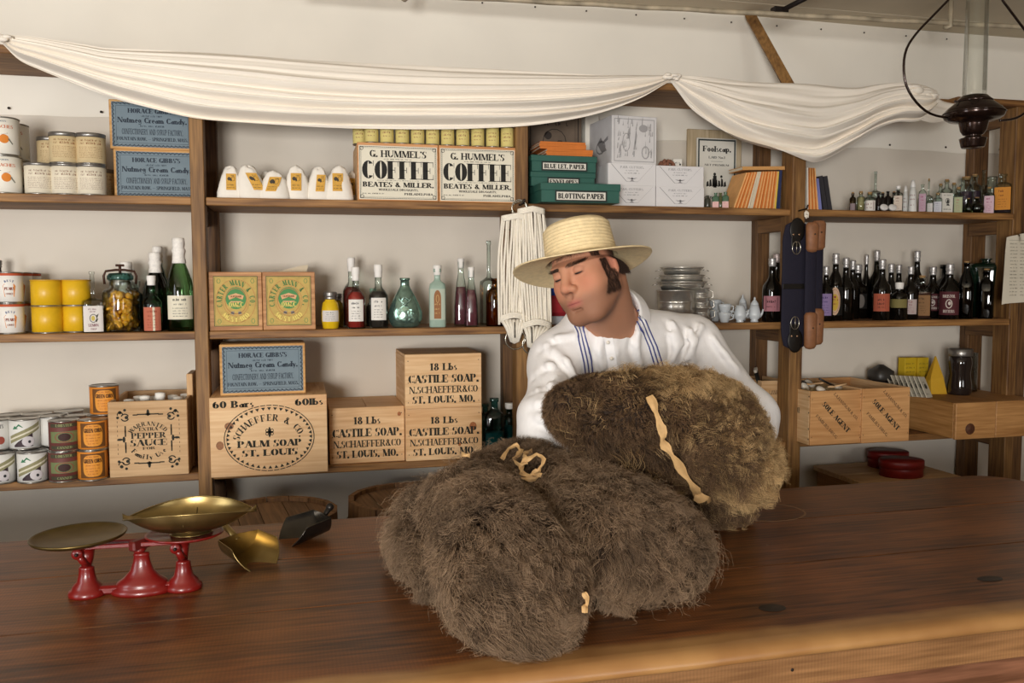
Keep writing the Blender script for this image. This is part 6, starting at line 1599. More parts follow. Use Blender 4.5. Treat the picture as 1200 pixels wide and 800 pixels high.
for s_ in (-1, 1): MB().tube([(s_*18*k, 0, zpx(119)), (s_*25*k, 0, zpx(120))], .0015, 6).ball((s_*26*k, 0, zpx(120)), .0035, 10, 6).build('thumb_screw', BRZ, lp)
chim = glassy('fdfefd', 'f0f4f2', gloss=.02, k=.8)
MB().lathe([(12.5*k, zpx(113)), (13*k, zpx(108)), (12.6*k, zpx(60)), (12*k, zpx(0)), (11.6*k, zpx(-60)), (11*k, zpx(-60)), (11.4*k, zpx(0)), (12*k, zpx(60)), (12.3*k, zpx(108))], 40).build('chimney', chim, lp)
hp_ = [(1141, -95), (1128, -60), (1124, -25), (1118, -8), (1109, 2.5), (1092, 20), (1074, 39), (1062.5, 57), (1059, 77), (1062, 100), (1074, 120), (1090, 133), (1110, 138)]
for s_, nm in ((1, 'l'), (-1, 'r')):
    pts = []
    for x, y in hp_:
        q_ = atY(x, y, YL_); pts.append((s_*(q_.x-P.x), 0, q_.z-P.z))
    # smooth
    sm_ = []
    for i in range(len(pts)-1):
        for t_ in (0, .33, .66): 
            a = Vector(pts[max(0, i-1)]); b = Vector(pts[i]); c = Vector(pts[i+1]); d = Vector(pts[min(len(pts)-1, i+2)])
            sm_.append(.5*((2*b)+(c-a)*t_+(2*a-5*b+4*c-d)*t_**2+(3*b-a-3*c+d)*t_**3))
    sm_.append(Vector(pts[-1]))
    MB().tube(sm_, .0032, 8).build('harp_wire', BRZ, lp)
MB().tube([(0, 0, zpx(-95)), (0, 0, 2.495-P.z)], .003, 8).build('hanging_rod', BRZ, lp)
MB().lathe([(0, -.02), (.03, -.006), (.035, 0), (0, 0)], 24, (0, 0, 2.495-P.z)).build('ceiling_rose', BRZ, lp)

# ================================================================ cord cinches on the middle post
M_cord = mat('f4ecdc', .85, noise=.06, nscale=120, bump=.3, bscale=500)
M_ring = mat('b5afa2', .25, .9)
nail_ = thing('iron_hook', 'black iron hook driven into the middle post above the cord girths', 'hook', atY(609, 240, 2.69))
MB().tube([(0, 0, 0), (0, -.05, .002), (0, -.058, .012)], .004, 8).build('shaft', M_iron, nail_)
for nm, tx0, tx1, bx0, bx1, ty, by, Yc, ringx, ringy in (
    ('white corded girth hanging in front, left one on the middle post', 588, 622, 585.5, 617, 250, 377, 2.652, 602, 398),
    ('white corded girth hanging right and partly behind the other', 607, 637, 612, 645, 242, 385, 2.640, 622, 404)):
    cx = (tx0+tx1)/2; P = atY(cx, ty, Yc); g_ = thing('corded_girth', nm, 'girth', P, 0, 'white corded girths on the middle post')
    loc = lambda x, y, dy=0: tuple(atY(x, y, Yc)-P+Vector((0, dy, 0)))
    mb = MB(); N_ = 13; q = random.Random(int(cx))
    for i in range(N_):
        f_ = i/(N_-1); xa = tx0+(tx1-tx0)*f_; xb = bx0+(bx1-bx0)*f_; ph = q.uniform(0, 6)
        yb = by+6*math.sin(f_*math.pi)*(-1)+q.uniform(-2, 2); pts = []
        for j in range(15):
            t_ = j/14; bul = 4*math.sin(math.pi*t_)*(f_-.5)*1.2
            pts.append(loc(xa+(xb-xa)*t_+bul+.5*math.sin(t_*9+ph), ty+3*abs(f_-.5)*2+(yb-ty)*t_, -.004*math.sin(ph+t_*5)-.010*math.sin(math.pi*f_)))
        mb.tube(pts, .0041, 7)
    stuff(mb.build('cords', M_cord, g_))
    mb = MB()
    for yy, y2 in ((ty+1, 1), (by-1, -1)):
        xs0, xs1 = (tx0, tx1) if y2 > 0 else (bx0, bx1)
        for r_ in range(3):
            mb.tube([loc(xs0+(xs1-xs0)*t_/10, yy+r_*2.2*y2+(3*abs(t_/10-.5)*2 if y2 > 0 else -5*math.sin(t_/10*math.pi)), -.008-.012*math.sin(math.pi*t_/10)) for t_ in range(11)], .0042, 6)
    stuff(mb.build('woven_bar', M_cord, g_))
    mb = MB()
    for i in range(7):      # ends gathered down on to the ring
        f_ = i/6; xb = bx0+2+(bx1-bx0-4)*f_
        mb.tube([loc(xb, by-3, -.008), loc(xb*.6+ringx*.4, by+7, -.014), loc(ringx+(f_-.5)*8, ringy+4-abs(f_-.5)*4, -.012)], [.006, .007, .004], 8)
    stuff(mb.build('gathered_ends', M_cord, g_))
    for rx_, ry_, rr_ in ((ringx+1, ringy-1, 12), (609, 245 if cx < 608 else 243, 9)):
        c_ = Vector(loc(rx_, ry_, -.010 if rx_ == ringx+1 else .004)); kk_ = mpp(P)
        MB().tube([tuple(c_+Vector((rr_*kk_*math.cos(a*.2244), 0, rr_*kk_*math.sin(a*.2244)))) for a in range(29)], .0022, 8, cap=False).build('ring', M_ring, g_)
    c_ = Vector(loc(ringx-1, ringy-10, -.022)); MB().tube([tuple(c_+Vector((0, 0, .03))), tuple(c_+Vector((.001, 0, -.02)))], .0018, 6).build('buckle_tongue', M_iron, g_)
# ================================================================ harness pads on the right-hand post
NAVY = mat('1b1828', .85, bump=.3, bscale=300, noise=.1, nscale=30); LEA = mat('8f6040', .55, noise=.2, nscale=60); BLK = mat('17130f', .4)
PH = atY(940, 250, 2.675)
hk = thing('post_hook', 'dark nail hook with a twist of pale string on the right-hand post', 'hook', atY(936, 247, 2.684))
MB().tube([(0, 0, 0), (0, -.05, .004), (0, -.056, .016)], .0028, 8).build('shaft', M_iron, hk)
mb = MB()
for a in range(3): mb.tube([(.006*math.cos(t_*1.3+a*2), -.045-.003*a, -.012+.010*math.sin(t_*1.3+a*2)-.004*t_*.3) for t_ in range(8)], .0022, 6)
mb.build('string', M_cord, hk)
for n_, (x0, x1, y0, y1, yoff) in enumerate(((914, 951, 258, 411, .0), (942, 957, 262, 408, -.004), (949, 965, 260, 403, .004))):
    Yh = 2.655+yoff*2-(.014 if n_ == 1 else 0); cx = (x0+x1)/2; P = atY(cx, (y0+y1)/2, Yh); kk_ = mpp(P)
    th = thing('harness_pad', ('wide navy blue padded girth strap hanging flat with two black buckles', 'middle navy strap with tan leather ends, hung edge-on beside the wide one', 'rearmost navy strap with tan leather ends, at the right of the bundle')[n_], 'strap', P, 0, 'navy padded harness straps')
    hw = (x1-x0)/2*kk_; hh = (y1-y0)/2*kk_*1.0
    rows = []
    t_d = .007
    outl = []
    for j in range(25):
        z = -hh+2*hh*j/24; e = abs(z)/hh; wv = hw*(1-.28*max(0, e-.72)/.28*(1 if n_ == 0 else .5)) if e < .93 else hw*(.72+.0)*math.sqrt(max(.02, 1-((e-.93)/.07)**2)) if n_ == 0 else hw*math.sqrt(max(.02, 1-((e-.93)/.07)**2))
        rows.append([(wv*math.cos(R(a)), t_d*math.sin(R(a)), z) for a in range(0, 361, 20)])
    MB().grid(rows).add([rows[0][k2] for k2 in range(18)], [tuple(range(18))]).add([rows[-1][k2] for k2 in range(18)], [tuple(range(18))]).build('pad', NAVY, th)
    if n_ == 0:
        MB().box(-hw*1.0, hw*1.0, -.0095, -.0065, -.012, .006, .001).build('keeper_strap', BLK, th)
        for s_ in (-1, 1):
            for sx in (-1, 1): pass
            zc = s_*hh*.72
            MB().box(-.026, .010, -.011, -.0065, zc-.030*1, zc+.030, .004).build('leather_tab', BLK, th)
            MB().lathe([(.032, 0), (.035, .003), (.030, .004), (.022, .005), (0, .006)], 28, M=Matrix.Translation((-.004, -.0065, zc+s_*.028)) @ Matrix.Rotation(R(90), 4, 'X'), sx=.85, sy=1.2).build('leather_end', BLK, th)
            MB().tube([(-.008+.016*math.cos(a*.2244), -.0125, zc-s_*.034+.022*math.sin(a*.2244)) for a in range(29)], .0018, 8, cap=False).build('buckle', M_ring, th)
            MB().tube([(-.008, -.013, zc-s_*.056), (-.008, -.014, zc-s_*.012)], .0016, 6).build('buckle_tongue', M_ring, th)
            for sx in (-.019, .003): MB().ball((sx, -.0115, zc+s_*.012), (.0035, .002, .0035), 10, 6).build('rivet', mat('b08a6a', .3, .8), th)
    else:
        for s_ in (-1, 1):
            L_ = .105 if s_ > 0 else .13; zc = s_*(hh-L_/2+.004)
            MB().lathe([(0, -L_/2), (hw*.7, -L_/2+.003), (hw*1.0, -L_/2+.012), (hw*1.05, 0), (hw*1.1, L_/2-.012), (hw*.8, L_/2-.002), (0, L_/2)], 20, (0, -.006, zc), 1, .7).build('leather_end', LEA, th)
            MB().ball((0, -.006-hw*.72, zc+.01), .003, 10, 6).build('rivet', BLK, th)
# ================================================================ paper on the far right post
P = atY(1196, 272, 2.62); ps_ = thing('price_sheet', 'curled cream paper sheet with columns of writing on the far right post', 'paper', P)
def shf(a, b):   # a across, b down
    cu = .03*max(0, (.03-a)/.08)**2*8
    return (a, -.004-cu*.25-.004*math.sin(b*30), -b)
G = []
for i in range(17):
    row = []
    for j in range(17):
        f_, g = i/16, j/16
        x = -.085+.24*f_; zz_ = .265*g
        if f_ < .3: x += .018*(1-g)**3+.012*(1-f_/.3)*(g**4)*0
        row.append((x, -.004-.02*max(0, .35-f_)**1.0*math.sin(math.pi*(g*.9+.1))*1.5-.01*g*g, .012*math.sqrt(max(0, f_))-zz_-.02*(1-f_)*(1-g)))
    G.append(row)
MB().grid(G).grid([[(a, b+.0008, c) for a, b, c in r][::-1] for r in G]).build('paper', mat('ddd5c2', .85, noise=.05, nscale=15), ps_)
ps = []
for c_ in range(4):
    for r_ in range(16): ps += smalltext(-.055+.05*c_, -.018+.05*c_, -.045-.0125*r_, .005, c_*20+r_)
ps += rule(-.06, .14, -.03, .001)
MB().polys(ps, lambda a, b: (a, -.004-.02*max(0, .35-(a+.085)/.24)*math.sin(math.pi*min(1, (-b/.265*.9+.1)))*1.5-.01*(b/.265)**2-.0022, b)).build('lettering', mat('8a8272', .85), ps_)

# ================================================================ counter scale and scoops
REDP = mat('6e120e', .33, coat=.2, noise=.12, nscale=30); BRASS = mat('9c8656', .3, .95, noise=.25, nscale=18); BRD = mat('6b5a34', .38, .9, noise=.3, nscale=20)
P = atZ(163, 693, CZ); k = mpp(P); KZ = k/.955
sl = thing('counter_scale', 'red cast-iron balance scale with a round brass plate and brass pan', 'scale', P, face_cam(P.x, P.y)*.0+R(-3))
# base: two feet joined to a wide centre
def bl(prof, cx, sy=.9, n=36): return MB().lathe([(r*k, z) for r, z in prof], n, (cx*k, 0, 0), 1, sy)
base = MB()
base.lathe([(0, 0), (34*k, 0), (35*k, .004), (34*k, .010), (29*k, .0125), (29.5*k, .015), (27*k, .021), (20*k, .028), (13*k, .040), (9.5*k, .056), (8.5*k, .066), (9.5*k, .068), (8*k, .072), (0, .072)], 40, (4*k, 0, 0), 1, .62)
base.build('centre_column', REDP, sl)
for sx in (-1, 1):
    cx = (-56 if sx < 0 else 50)*k
    MB().lathe([(0, 0), (20*k, 0), (21*k, .003), (20*k, .010), (17*k, .0125), (16*k, .018), (11*k, .026), (9*k, .038), (8.2*k, .048), (8.5*k, .05), (7*k, .053), (0, .053)], 32, (cx, 0, 0), 1, .85).build('foot_column', REDP, sl)
    MB().box(min(cx, 4*k), max(cx, 4*k), -.011, .011, .001, .017, .004).build('base_bar', REDP, sl)
    # yoke on top of each foot
    MB().tube([(cx, 0, .052), (cx-sx*1*k, -.002, .066), (cx-sx*1*k, 0, .084)], [.008, .011, .014], 12).build('yoke', REDP, sl)
    MB().lathe([(0, -.009), (.0085, -.009), (.0095, -.007), (.0095, .007), (.0085, .009), (0, .009)], 20, M=Matrix.Translation((cx-6*k, -.013, .080)) @ Matrix.Rotation(R(90), 4, 'X')).build('pivot_boss', REDP, sl)
    MB().ball((cx-6*k, -.024, .080), .0032, 10, 6).build('pivot_pin', M_iron, sl)
    MB().tube([(cx-6*k, -.015, .080), (cx-1*k, -.016, .066), (cx+3*k, -.008, .058)], [.007, .006, .004], 10).build('hanger_arm', REDP, sl)
MB().box(-56*k, 50*k, -.010, -.005, .084, .092, .0015).build('beam', REDP, sl); MB().box(-56*k, 50*k, .012, .017, .084, .092, .0015).build('beam', REDP, sl)
MB().box(-.006, .010, -.02, .03, .078, .096, .003, M=Matrix.Translation((2*k, 0, 0)) @ Matrix.Rotation(R(-38), 4, 'Z')).build('beam_cap', mat('5c1c18', .35), sl)
MB().tube([(0, 0, .068), (3*k, 0, .082)], [.007, .012], 12).build('fulcrum', REDP, sl)
MB().lathe([(0, .086), (15*k, .088), (18*k, .094), (12*k, .098), (0, .098)], 28, (-56*k, .004, 0), 1, .8).build('plate_support', REDP, sl)
MB().lathe([(0, .085), (20*k, .088), (40*k, .094), (44*k, .097), (44*k, .100), (41*k, .099), (0, .096)], 44, (51*k, .012, 0), 1, .85).build('pan_platform', REDP, sl)
o = MB().lathe([(0, 0), (44*k, 0), (50*k, .004), (52*k, .0085), (51*k, .010), (49*k, .008), (45*k, .004), (0, .003)], 56).build('brass_plate', BRD, sl, ((-65)*k, .01, .098), (0, R(-1), 0))
# boat-shaped pan
G = []; W = 76*k; D = .066; H = .040
for thick in (0, 1):
    g = []
    for i in range(41):
        s_ = -1+2*i/40; hwid = D*(1-abs(s_)**2.1)**.9+.0004; zb_ = -H*(1-abs(s_)**2.4); rim = .006-.018*s_*s_
        row = []
        for j in range(17):
            a = math.pi*(j/16); yy_ = -hwid*math.cos(a); zz_ = rim+(zb_-rim)*math.sin(a)**.9
            row.append((s_*W, yy_, zz_-thick*.0012))
        g.append(row)
    G.append(g)
mb = MB().grid(G[0]).grid([r[::-1] for r in G[1]])
rim1 = [r[0] for r in G[0]]; rim2 = [r[-1] for r in G[0]]
pan = mb.build('brass_pan', BRASS, sl, (58*k, .012, .1425), (0, R(-1.5), R(-2)))
MB().tube(rim1, .0014, 6).tube(rim2, .0014, 6).build('rolled_rim', BRASS, pan)
MB().tube([r for r in G[0][20]][2:15], .0009, 6).build('seam', BRD, pan)
MB().lathe([(.026, -.032), (.028, -.036), (.036, -.0425), (.0375, -.0435), (.03, -.0435), (.024, -.034)], 36, sy=.8).build('foot_ring', BRASS, pan)
# brass scoop
def scoop(label, P, rz, L, r0, r1, m, tilt, hl, hcol, name='scoop', lipf=.42, W_=86):
    th = thing(name, label, 'scoop', P, rz); g = [[], []]
    for tk in (0, 1):
        for i in range(21):
            f_ = i/20; row = []
            for j in range(25):
                a = R(-W_+2*W_*j/24); lip = 1-lipf*(abs(a)/R(W_))**1.6
                x = L*f_*lip; rr = r0+(r1-r0)*f_
                row.append((x, rr*math.sin(a)-0, -rr*math.cos(a)+(tk*.001 if False else 0)-tk*.0011*math.cos(a)*-1))
            g[tk].append(row)
    back = [(0, 0, 0)]+[(0, r0*math.sin(R(-W_+2*W_*j/24)), -r0*math.cos(R(-W_+2*W_*j/24))) for j in range(25)]
    mb = MB().grid(g[0]).grid([[(a, b*.985, c*.985) for a, b, c in r][::-1] for r in g[0]])
    mb.add(back, [(0, j+1, j+2) for j in range(24)]); mb.add([(a+.001, b, c) for a, b, c in back], [(0, j+2, j+1) for j in range(24)])
    Z = Matrix.Translation((0, 0, r1*math.cos(tilt)+.001)) @ Matrix.Rotation(tilt, 4, 'Y')
    mb.v = [tuple(Z @ Vector(p)) for p in mb.v]
    b = mb.build('bowl', m, th)
    MB().tube([tuple(Z @ Vector(p)) for p in g[0][-1]], .0011, 6).tube([tuple(Z @ Vector(r[0])) for r in g[0]], .0011, 6).tube([tuple(Z @ Vector(r[-1])) for r in g[0]], .0011, 6).build('rolled_edge', m, b)
    MB().tube([tuple(Z @ Vector(p)) for p in ((0, 0, -r0*.3), (-hl*.4, 0, -r0*.1), (-hl, 0, r0*.15))], [.0075, .007, .0085], 12, flat=.75).ball(tuple(Z @ Vector((-hl, 0, r0*.15))), .009, 12, 8).build('handle', hcol, th)
    return th
P = atZ(280, 655, CZ); scoop('brass hand scoop lying open beside the scale', P, R(-52), .095, .046, .052, BRASS, R(7), .062, BRASS)
P = atZ(378, 627, CZ); scoop('small dark tin scoop with a round handle lying behind the brass scoop', P, R(205), .105, .042, .050, mat('4c4842', .25, .9, noise=.3, nscale=20), R(8), .02, mat('2a2724', .4, .6))

# ================================================================ sculpting by distance fields
def axis(lo, hi, fine, h1, h2):
    """grid lines: spacing h1 inside the fine range, growing to h2 outside"""
    a = list(np.arange(fine[0], fine[1]+h1*.5, h1)); x = a[-1]; s = h1
    while x < hi: s = min(h2, s*1.15); x += s; a.append(x)
    x = a[0]; s = h1
    while x > lo: s = min(h2, s*1.15); x -= s; a.insert(0, x)
    return np.array(a, dtype=np.float32)
def surface_net(xs, ys, zs, V):
    S = V < 0
    c = [S[i:S.shape[0]-1+i or None, j:S.shape[1]-1+j or None, k:S.shape[2]-1+k or None] for i in (0, 1) for j in (0, 1) for k in (0, 1)]
    n = np.zeros(c[0].shape, np.int8)
    for q in c: n += q
    act = (n > 0) & (n < 8); I = np.argwhere(act); idx = np.full(act.shape, -1, np.int32); idx[act] = np.arange(len(I))
    i, j, k = I.T; acc = np.zeros((len(I), 3), np.float32); cnt = np.zeros(len(I), np.float32)
    X = (xs, ys, zs)
    for ax in range(3):
        o = [a for a in range(3) if a != ax]
        for u in (0, 1):
            for v in (0, 1):
                d0 = [0, 0, 0]; d0[o[0]] = u; d0[o[1]] = v; d1 = list(d0); d1[ax] = 1
                a = V[i+d0[0], j+d0[1], k+d0[2]]; b = V[i+d1[0], j+d1[1], k+d1[2]]
                m = (a < 0) != (b < 0); t = np.where(m, a/np.where(m, a-b, 1), 0)
                for q in range(3):
                    ii = I[:, q]
                    if q == ax: p = X[q][ii]+t*(X[q][ii+1]-X[q][ii])
                    else: p = X[q][ii+d0[q]]
                    acc[:, q] += np.where(m, p, 0)
                cnt += m
    P = acc/cnt[:, None]; F = []
    for ax in range(3):
        o = [a for a in range(3) if a != ax]
        sl0 = [slice(1, -1)]*3; sl0[ax] = slice(0, -1); sl1 = list(sl0); sl1[ax] = slice(1, None)
        A = S[tuple(sl0)]; B = S[tuple(sl1)]
        E = np.argwhere(A != B); 
        if not len(E): continue
        sg = A[tuple(E.T)]; E = E+1; E[:, ax] -= 1
        q = []
        for (u, v) in ((-1, -1), (0, -1), (0, 0), (-1, 0)):
            t = E.copy(); t[:, o[0]] += u; t[:, o[1]] += v; q.append(idx[t[:, 0], t[:, 1], t[:, 2]])
        Q = np.stack(q, 1); flip = sg if ax != 1 else ~sg
        Q = np.where(flip[:, None], Q, Q[:, ::-1]); F.append(Q)
    F = np.concatenate(F); F = F[(F >= 0).all(1)]
    return P, F
def net_object(name, P, F, m, parent=None, attr=None, smooth=True):
    me = bpy.data.meshes.new(name)
    me.vertices.add(len(P)); me.vertices.foreach_set('co', P.astype(np.float32).ravel())
    me.loops.add(F.size); me.loops.foreach_set('vertex_index', F.astype(np.int32).ravel())
    me.polygons.add(len(F)); me.polygons.foreach_set('loop_start', np.arange(0, F.size, 4, dtype=np.int32))
    me.polygons.foreach_set('use_smooth', np.ones(len(F), bool)*smooth)
    me.materials.append(m); me.update(calc_edges=True); me.validate()
    if attr is not None:
        a = me.color_attributes.new('tone', 'FLOAT_COLOR', 'POINT'); a.data.foreach_set('color', attr.astype(np.float32).ravel())
    return link(name, me, parent)
def smooth_net(P, F, it=2, lam=.5):
    for _ in range(it):
        s = np.zeros_like(P); c = np.zeros(len(P))
        for a in range(4):
            for b in ((a+1) % 4, (a+3) % 4):
                np.add.at(s, F[:, a], P[F[:, b]]); np.add.at(c, F[:, a], 1)
        P = P+(s/np.maximum(c, 1)[:, None]-P)*lam
    return P
class Field:
    """smooth union of simple solids on a rectilinear grid; each solid is only evaluated near itself"""
    def __init__(s, xs, ys, zs): s.a = (xs, ys, zs); s.V = np.full((len(xs), len(ys), len(zs)), .3, np.float32)
    def box(s, lo, hi):
        sl = []
        for a, l, h in zip(s.a, lo, hi): sl.append(slice(max(0, int(np.searchsorted(a, l))-1), min(len(a), int(np.searchsorted(a, h))+1)))
        sl = tuple(sl); g = np.meshgrid(*[a[q] for a, q in zip(s.a, sl)], indexing='ij', sparse=True)
        return sl, g
    def put(s, sl, d, k, sub=False):
        A = s.V[sl]
        if sub:
            h = np.maximum(k-np.abs(A+d), 0)/k if k else 0; s.V[sl] = np.maximum(A, -d)+h*h*k*.25
        else:
            h = np.maximum(k-np.abs(A-d), 0)/k if k else 0; s.V[sl] = np.minimum(A, d)-h*h*k*.25
    def ell(s, c, r, k=.02, M=None, sub=False):
        c = np.array(c, float); r = np.array(r, float); m = r.max()+k+.03; sl, (x, y, z) = s.box(c-m, c+m)
        x, y, z = x-c[0], y-c[1], z-c[2]
        if M is not None: x, y, z = (M[0][0]*x+M[0][1]*y+M[0][2]*z, M[1][0]*x+M[1][1]*y+M[1][2]*z, M[2][0]*x+M[2][1]*y+M[2][2]*z)
        k0 = np.sqrt((x/r[0])**2+(y/r[1])**2+(z/r[2])**2); k1 = np.sqrt((x/r[0]**2)**2+(y/r[1]**2)**2+(z/r[2]**2)**2)+1e-6
        s.put(sl, (k0*(k0-1)/k1).astype(np.float32), k, sub)
    def cap(s, a, b, r0, r1=None, k=.02, sub=False, sq=None):
        r1 = r0 if r1 is None else r1; a = np.array(a, float); b = np.array(b, float); m = max(r0, r1)+k+.03
        sl, (x, y, z) = s.box(np.minimum(a, b)-m, np.maximum(a, b)+m); d = b-a; L = (d*d).sum()+1e-9
        t = np.clip(((x-a[0])*d[0]+(y-a[1])*d[1]+(z-a[2])*d[2])/L, 0, 1)
        q = np.sqrt((x-a[0]-t*d[0])**2+(y-a[1]-t*d[1])**2+(z-a[2]-t*d[2])**2)-(r0+(r1-r0)*t)
        s.put(sl, q.astype(np.float32), k, sub)

# ================================================================ the shopkeeper
MAN = Vector((.74, 2.22, 0))
HS = .905
HC = np.array(atY(689, 314, 1.80))                      # head centre (eye level, between the ears)
# head frame: F towards where he looks, U up, S his left
def nrm(v): v = np.array(v, float); return v/np.linalg.norm(v)
_F = nrm(-_w*math.cos(R(40))*math.cos(R(14)) - _r*math.sin(R(40))*math.cos(R(14)) - _u*math.sin(R(14)))
_U = _u*math.cos(R(19)) - _r*math.sin(R(19)); _U = nrm(_U - _F*np.dot(_U, _F)); _S = np.cross(_U, _F)   # S = his left
hp0 = np.array(atY(682, 307.5, 1.815)); hU = nrm(_u*.96 - _r*.16 + _w*.155); hX = nrm(_r-hU*np.dot(_r, hU)); hY = np.cross(hU, hX)
HM = np.array([_S, _F, _U])                             # world -> head rows
def hw(p): return HC + HS*(p[0]*_S + p[1]*_F + p[2]*_U)      # head -> world
def body_field(f, grow=0.0, part='skin'):
    A = lambda px, py, Y: np.array(atY(px, py, Y))
    neck = A(722, 374, 1.92); shR = A(656, 422, 1.95); shL = A(814, 404, 2.02)
    elR = A(642, 498, 1.80); wrR = A(738, 532, 1.74); elL = A(880, 490, 1.95); wrL = A(822, 520, 1.80)
    hipR = np.array([.62, 2.245, .93]); hipL = np.array([.86, 2.285, .93]); chest = (shR+shL)/2+np.array([0, .05, -.12]); pel = (hipR+hipL)/2
    return dict(neck=neck, shR=shR, shL=shL, elR=elR, wrR=wrR, elL=elL, wrL=wrL, hipR=hipR, hipL=hipL, chest=chest, pel=pel)
J = body_field(None)
def torso(f, g, legs=True, arms=True, kk=.05):
    n, c, p = J['neck'], J['chest'], J['pel']
    f.cap(J['shR']+(c-J['shR'])*.12, J['shL']+(c-J['shL'])*.12, .060+g, .060+g, kk)
    f.ell(c, (.185+g, .115+g, .17+g), kk); f.ell((c+p)/2+np.array([0, .0, 0]), (.16+g, .115+g, .20+g), kk)
    f.ell(p+np.array([0, 0, .04]), (.165+g, .12+g, .15+g), kk)
    f.cap(n+np.array([-.02, .05, -.02]), c, .075+g, .1+g, kk)
    for a, b in ((n, J['shR']), (n, J['shL'])): f.cap(n+np.array([0, .035, -.015]), b+np.array([0, .01, .0]), .042+g, .052+g, kk)
    if arms:
        for s, e, w in (('shR', 'elR', 'wrR'), ('shL', 'elL', 'wrL')):
            f.cap(J[s], J[e], .052+g*1.2, .042+g*1.3, .03); f.cap(J[e], J[w], .042+g*1.3, .028+g*.9, .02)
    if legs:
        for h, sx in (('hipR', -1), ('hipL', 1)):
            kn = J[h]+np.array([sx*.01, -.03, -.43]); an = kn+np.array([0, .03, -.41])
            f.cap(J[h]+np.array([0, 0, -.05]), kn, .085+g, .058+g, .04); f.cap(kn, an, .055+g, .038+g, .03)
HD = dict(eye=(.0315, .083, .004))
def head(f):
    E = lambda c, r, k=.012, M=None, sub=False: f.ell(hw(c), np.array(r)*HS, k, HM if M is None else M @ HM, sub)
    C = lambda a, b, r0, r1=None, k=.01, sub=False: f.cap(hw(a), hw(b), r0*HS, None if r1 is None else r1*HS, k, sub)
    E((0, -.018, .028), (.070, .092, .080), .02)
    E((0, .032, .0), (.066, .060, .075), .03)
    E((0, .030, -.055), (.060, .056, .058), .03)
    E((0, .046, -.088), (.038, .040, .030), .025)
    C((-.018, .076, -.104), (.018, .076, -.104), .0155, None, .022)
    for s in (-1, 1):
        C((s*.053, .012, -.058), (s*.028, .062, -.10), .024, .020, .03)      # jaw
        E((s*.045, .060, -.026), (.021, .021, .018), .022)               # cheekbone
        E((s*.040, .060, -.055), (.020, .022, .022), .025)
    C((-.040, .078, .019), (-.012, .088, .015), .0085, .0085, .014); C((.040, .078, .019), (.012, .088, .015), .0085, .0085, .014)
    for s in (-1, 1): E((s*.033, .097, .003), (.019, .013, .0135), .014, sub=True)
    for s in (-1, 1): E((s*.0315, .0795, .002), (.0155, .0135, .0125), .004)      # lids over the eyeballs
    C((0, .088, .016), (0, .110, -.026), .0085, .0115, .012)
    E((0, .112, -.032), (.0125, .0125, .0105), .008)
    for s in (-1, 1):
        E((s*.0135, .103, -.036), (.0085, .0105, .0085), .006); E((s*.0075, .108, -.0445), (.0038, .005, .0035), .003, sub=True)
    E((0, .084, -.064), (.030, .018, .020), .02)                          # muzzle
    C((-.019, .0905, -.0655), (0, .0985, -.0625), .0042, .0058, .006); C((.019, .0905, -.0655), (0, .0985, -.0625), .0042, .0058, .006)
    C((-.016, .0905, -.0755), (.016, .0905, -.0755), .0062, None, .006); E((0, .0945, -.0755), (.012, .006, .006), .006)
    C((-.024, .0925, -.0703), (.024, .0925, -.0703), .0016, None, .003, sub=True)
    C((0, .104, -.05), (0, .102, -.058), .003, .002, .006, sub=True)
    C((-.010, .094, -.0875), (.010, .094, -.0875), .002, None, .008, sub=True)
    for s in (-1, 1):   # ears
        Mx = np.array(Euler((R(-12), R(s*10), R(s*-22))).to_matrix())
        E((s*.0745, .010, -.012), (.0065, .019, .031), .006, Mx); E((s*.081, .014, -.010), (.006, .011, .019), .004, Mx, sub=True)
        E((s*.0715, .018, -.034), (.007, .009, .010), .006)
t_n = J['neck']
hx = axis(.25, 1.3, (HC[0]-.135, HC[0]+.15), .0023, .02); hy = axis(1.45, 2.45, (HC[1]-.145, HC[1]+.16), .0023, .02); hz = axis(-.05, 1.72, (HC[2]-.155, HC[2]+.14), .0023, .025)
fb = Field(hx, hy, hz)
head(fb)
nb_ = J['neck']+np.array([.0, .04, -.02])
fb.cap(hw((0, -.03, -.045)), nb_, .058, .066, .025); fb.cap(hw((0, .02, -.085)), J['neck']+np.array([-.01, .0, -.01]), .03, .04, .03)
torso(fb, -.004, kk=.04)
def hand(f, w, d, up, s):
    """palm and five bent fingers closing under the edge of the robe"""
    d = nrm(d); up = nrm(up-d*np.dot(up, d)); sd = np.cross(d, up)*s
    pc = w+d*.055; f.cap(w, w+d*.02, .027, .027, .02)
    for q in (-.026, -.009, .009, .026): f.cap(w+d*.015+sd*q*.5, w+d*.085+sd*q, .014, .0115, .012)
    for q, L in ((-.030, .9), (-.010, 1.05), (.011, 1.0), (.030, .8)):
        a = w+d*.088+sd*q; b = a+(d*.9-up*.35)*.040*L; c = b+(d*.45-up*.85)*.026*L; e = c+(-d*.1-up)*.02*L
        f.cap(a, b, .0095, .0085, .004); f.cap(b, c, .0085, .008, .003); f.cap(c, e, .008, .007, .003)
    a = w+d*.025+sd*.028; b = a+(d*.5+sd*.7+up*.1)*.038; c = b+(d*.85+sd*.2)*.03
    f.cap(a, b, .013, .0105, .01); f.cap(b, c, .0105, .009, .004)
hand(fb, J['wrR'], np.array([.25, -.8, -.25]), np.array([0, -.2, 1.]), 1); hand(fb, J['wrL'], np.array([-.25, -.8, -.2]), np.array([0, -.2, 1.]), -1)
for h, sx in (('hipR', -1), ('hipL', 1)):
    an = J[h]+np.array([sx*.01, 0, -.84]); fb.cap(an+np.array([0, .03, -.05]), an+np.array([sx*.02, -.17, -.065]), .035, .03, .03)
P_, F_ = surface_net(hx, hy, hz, fb.V); P_ = smooth_net(P_, F_, 1, .4)
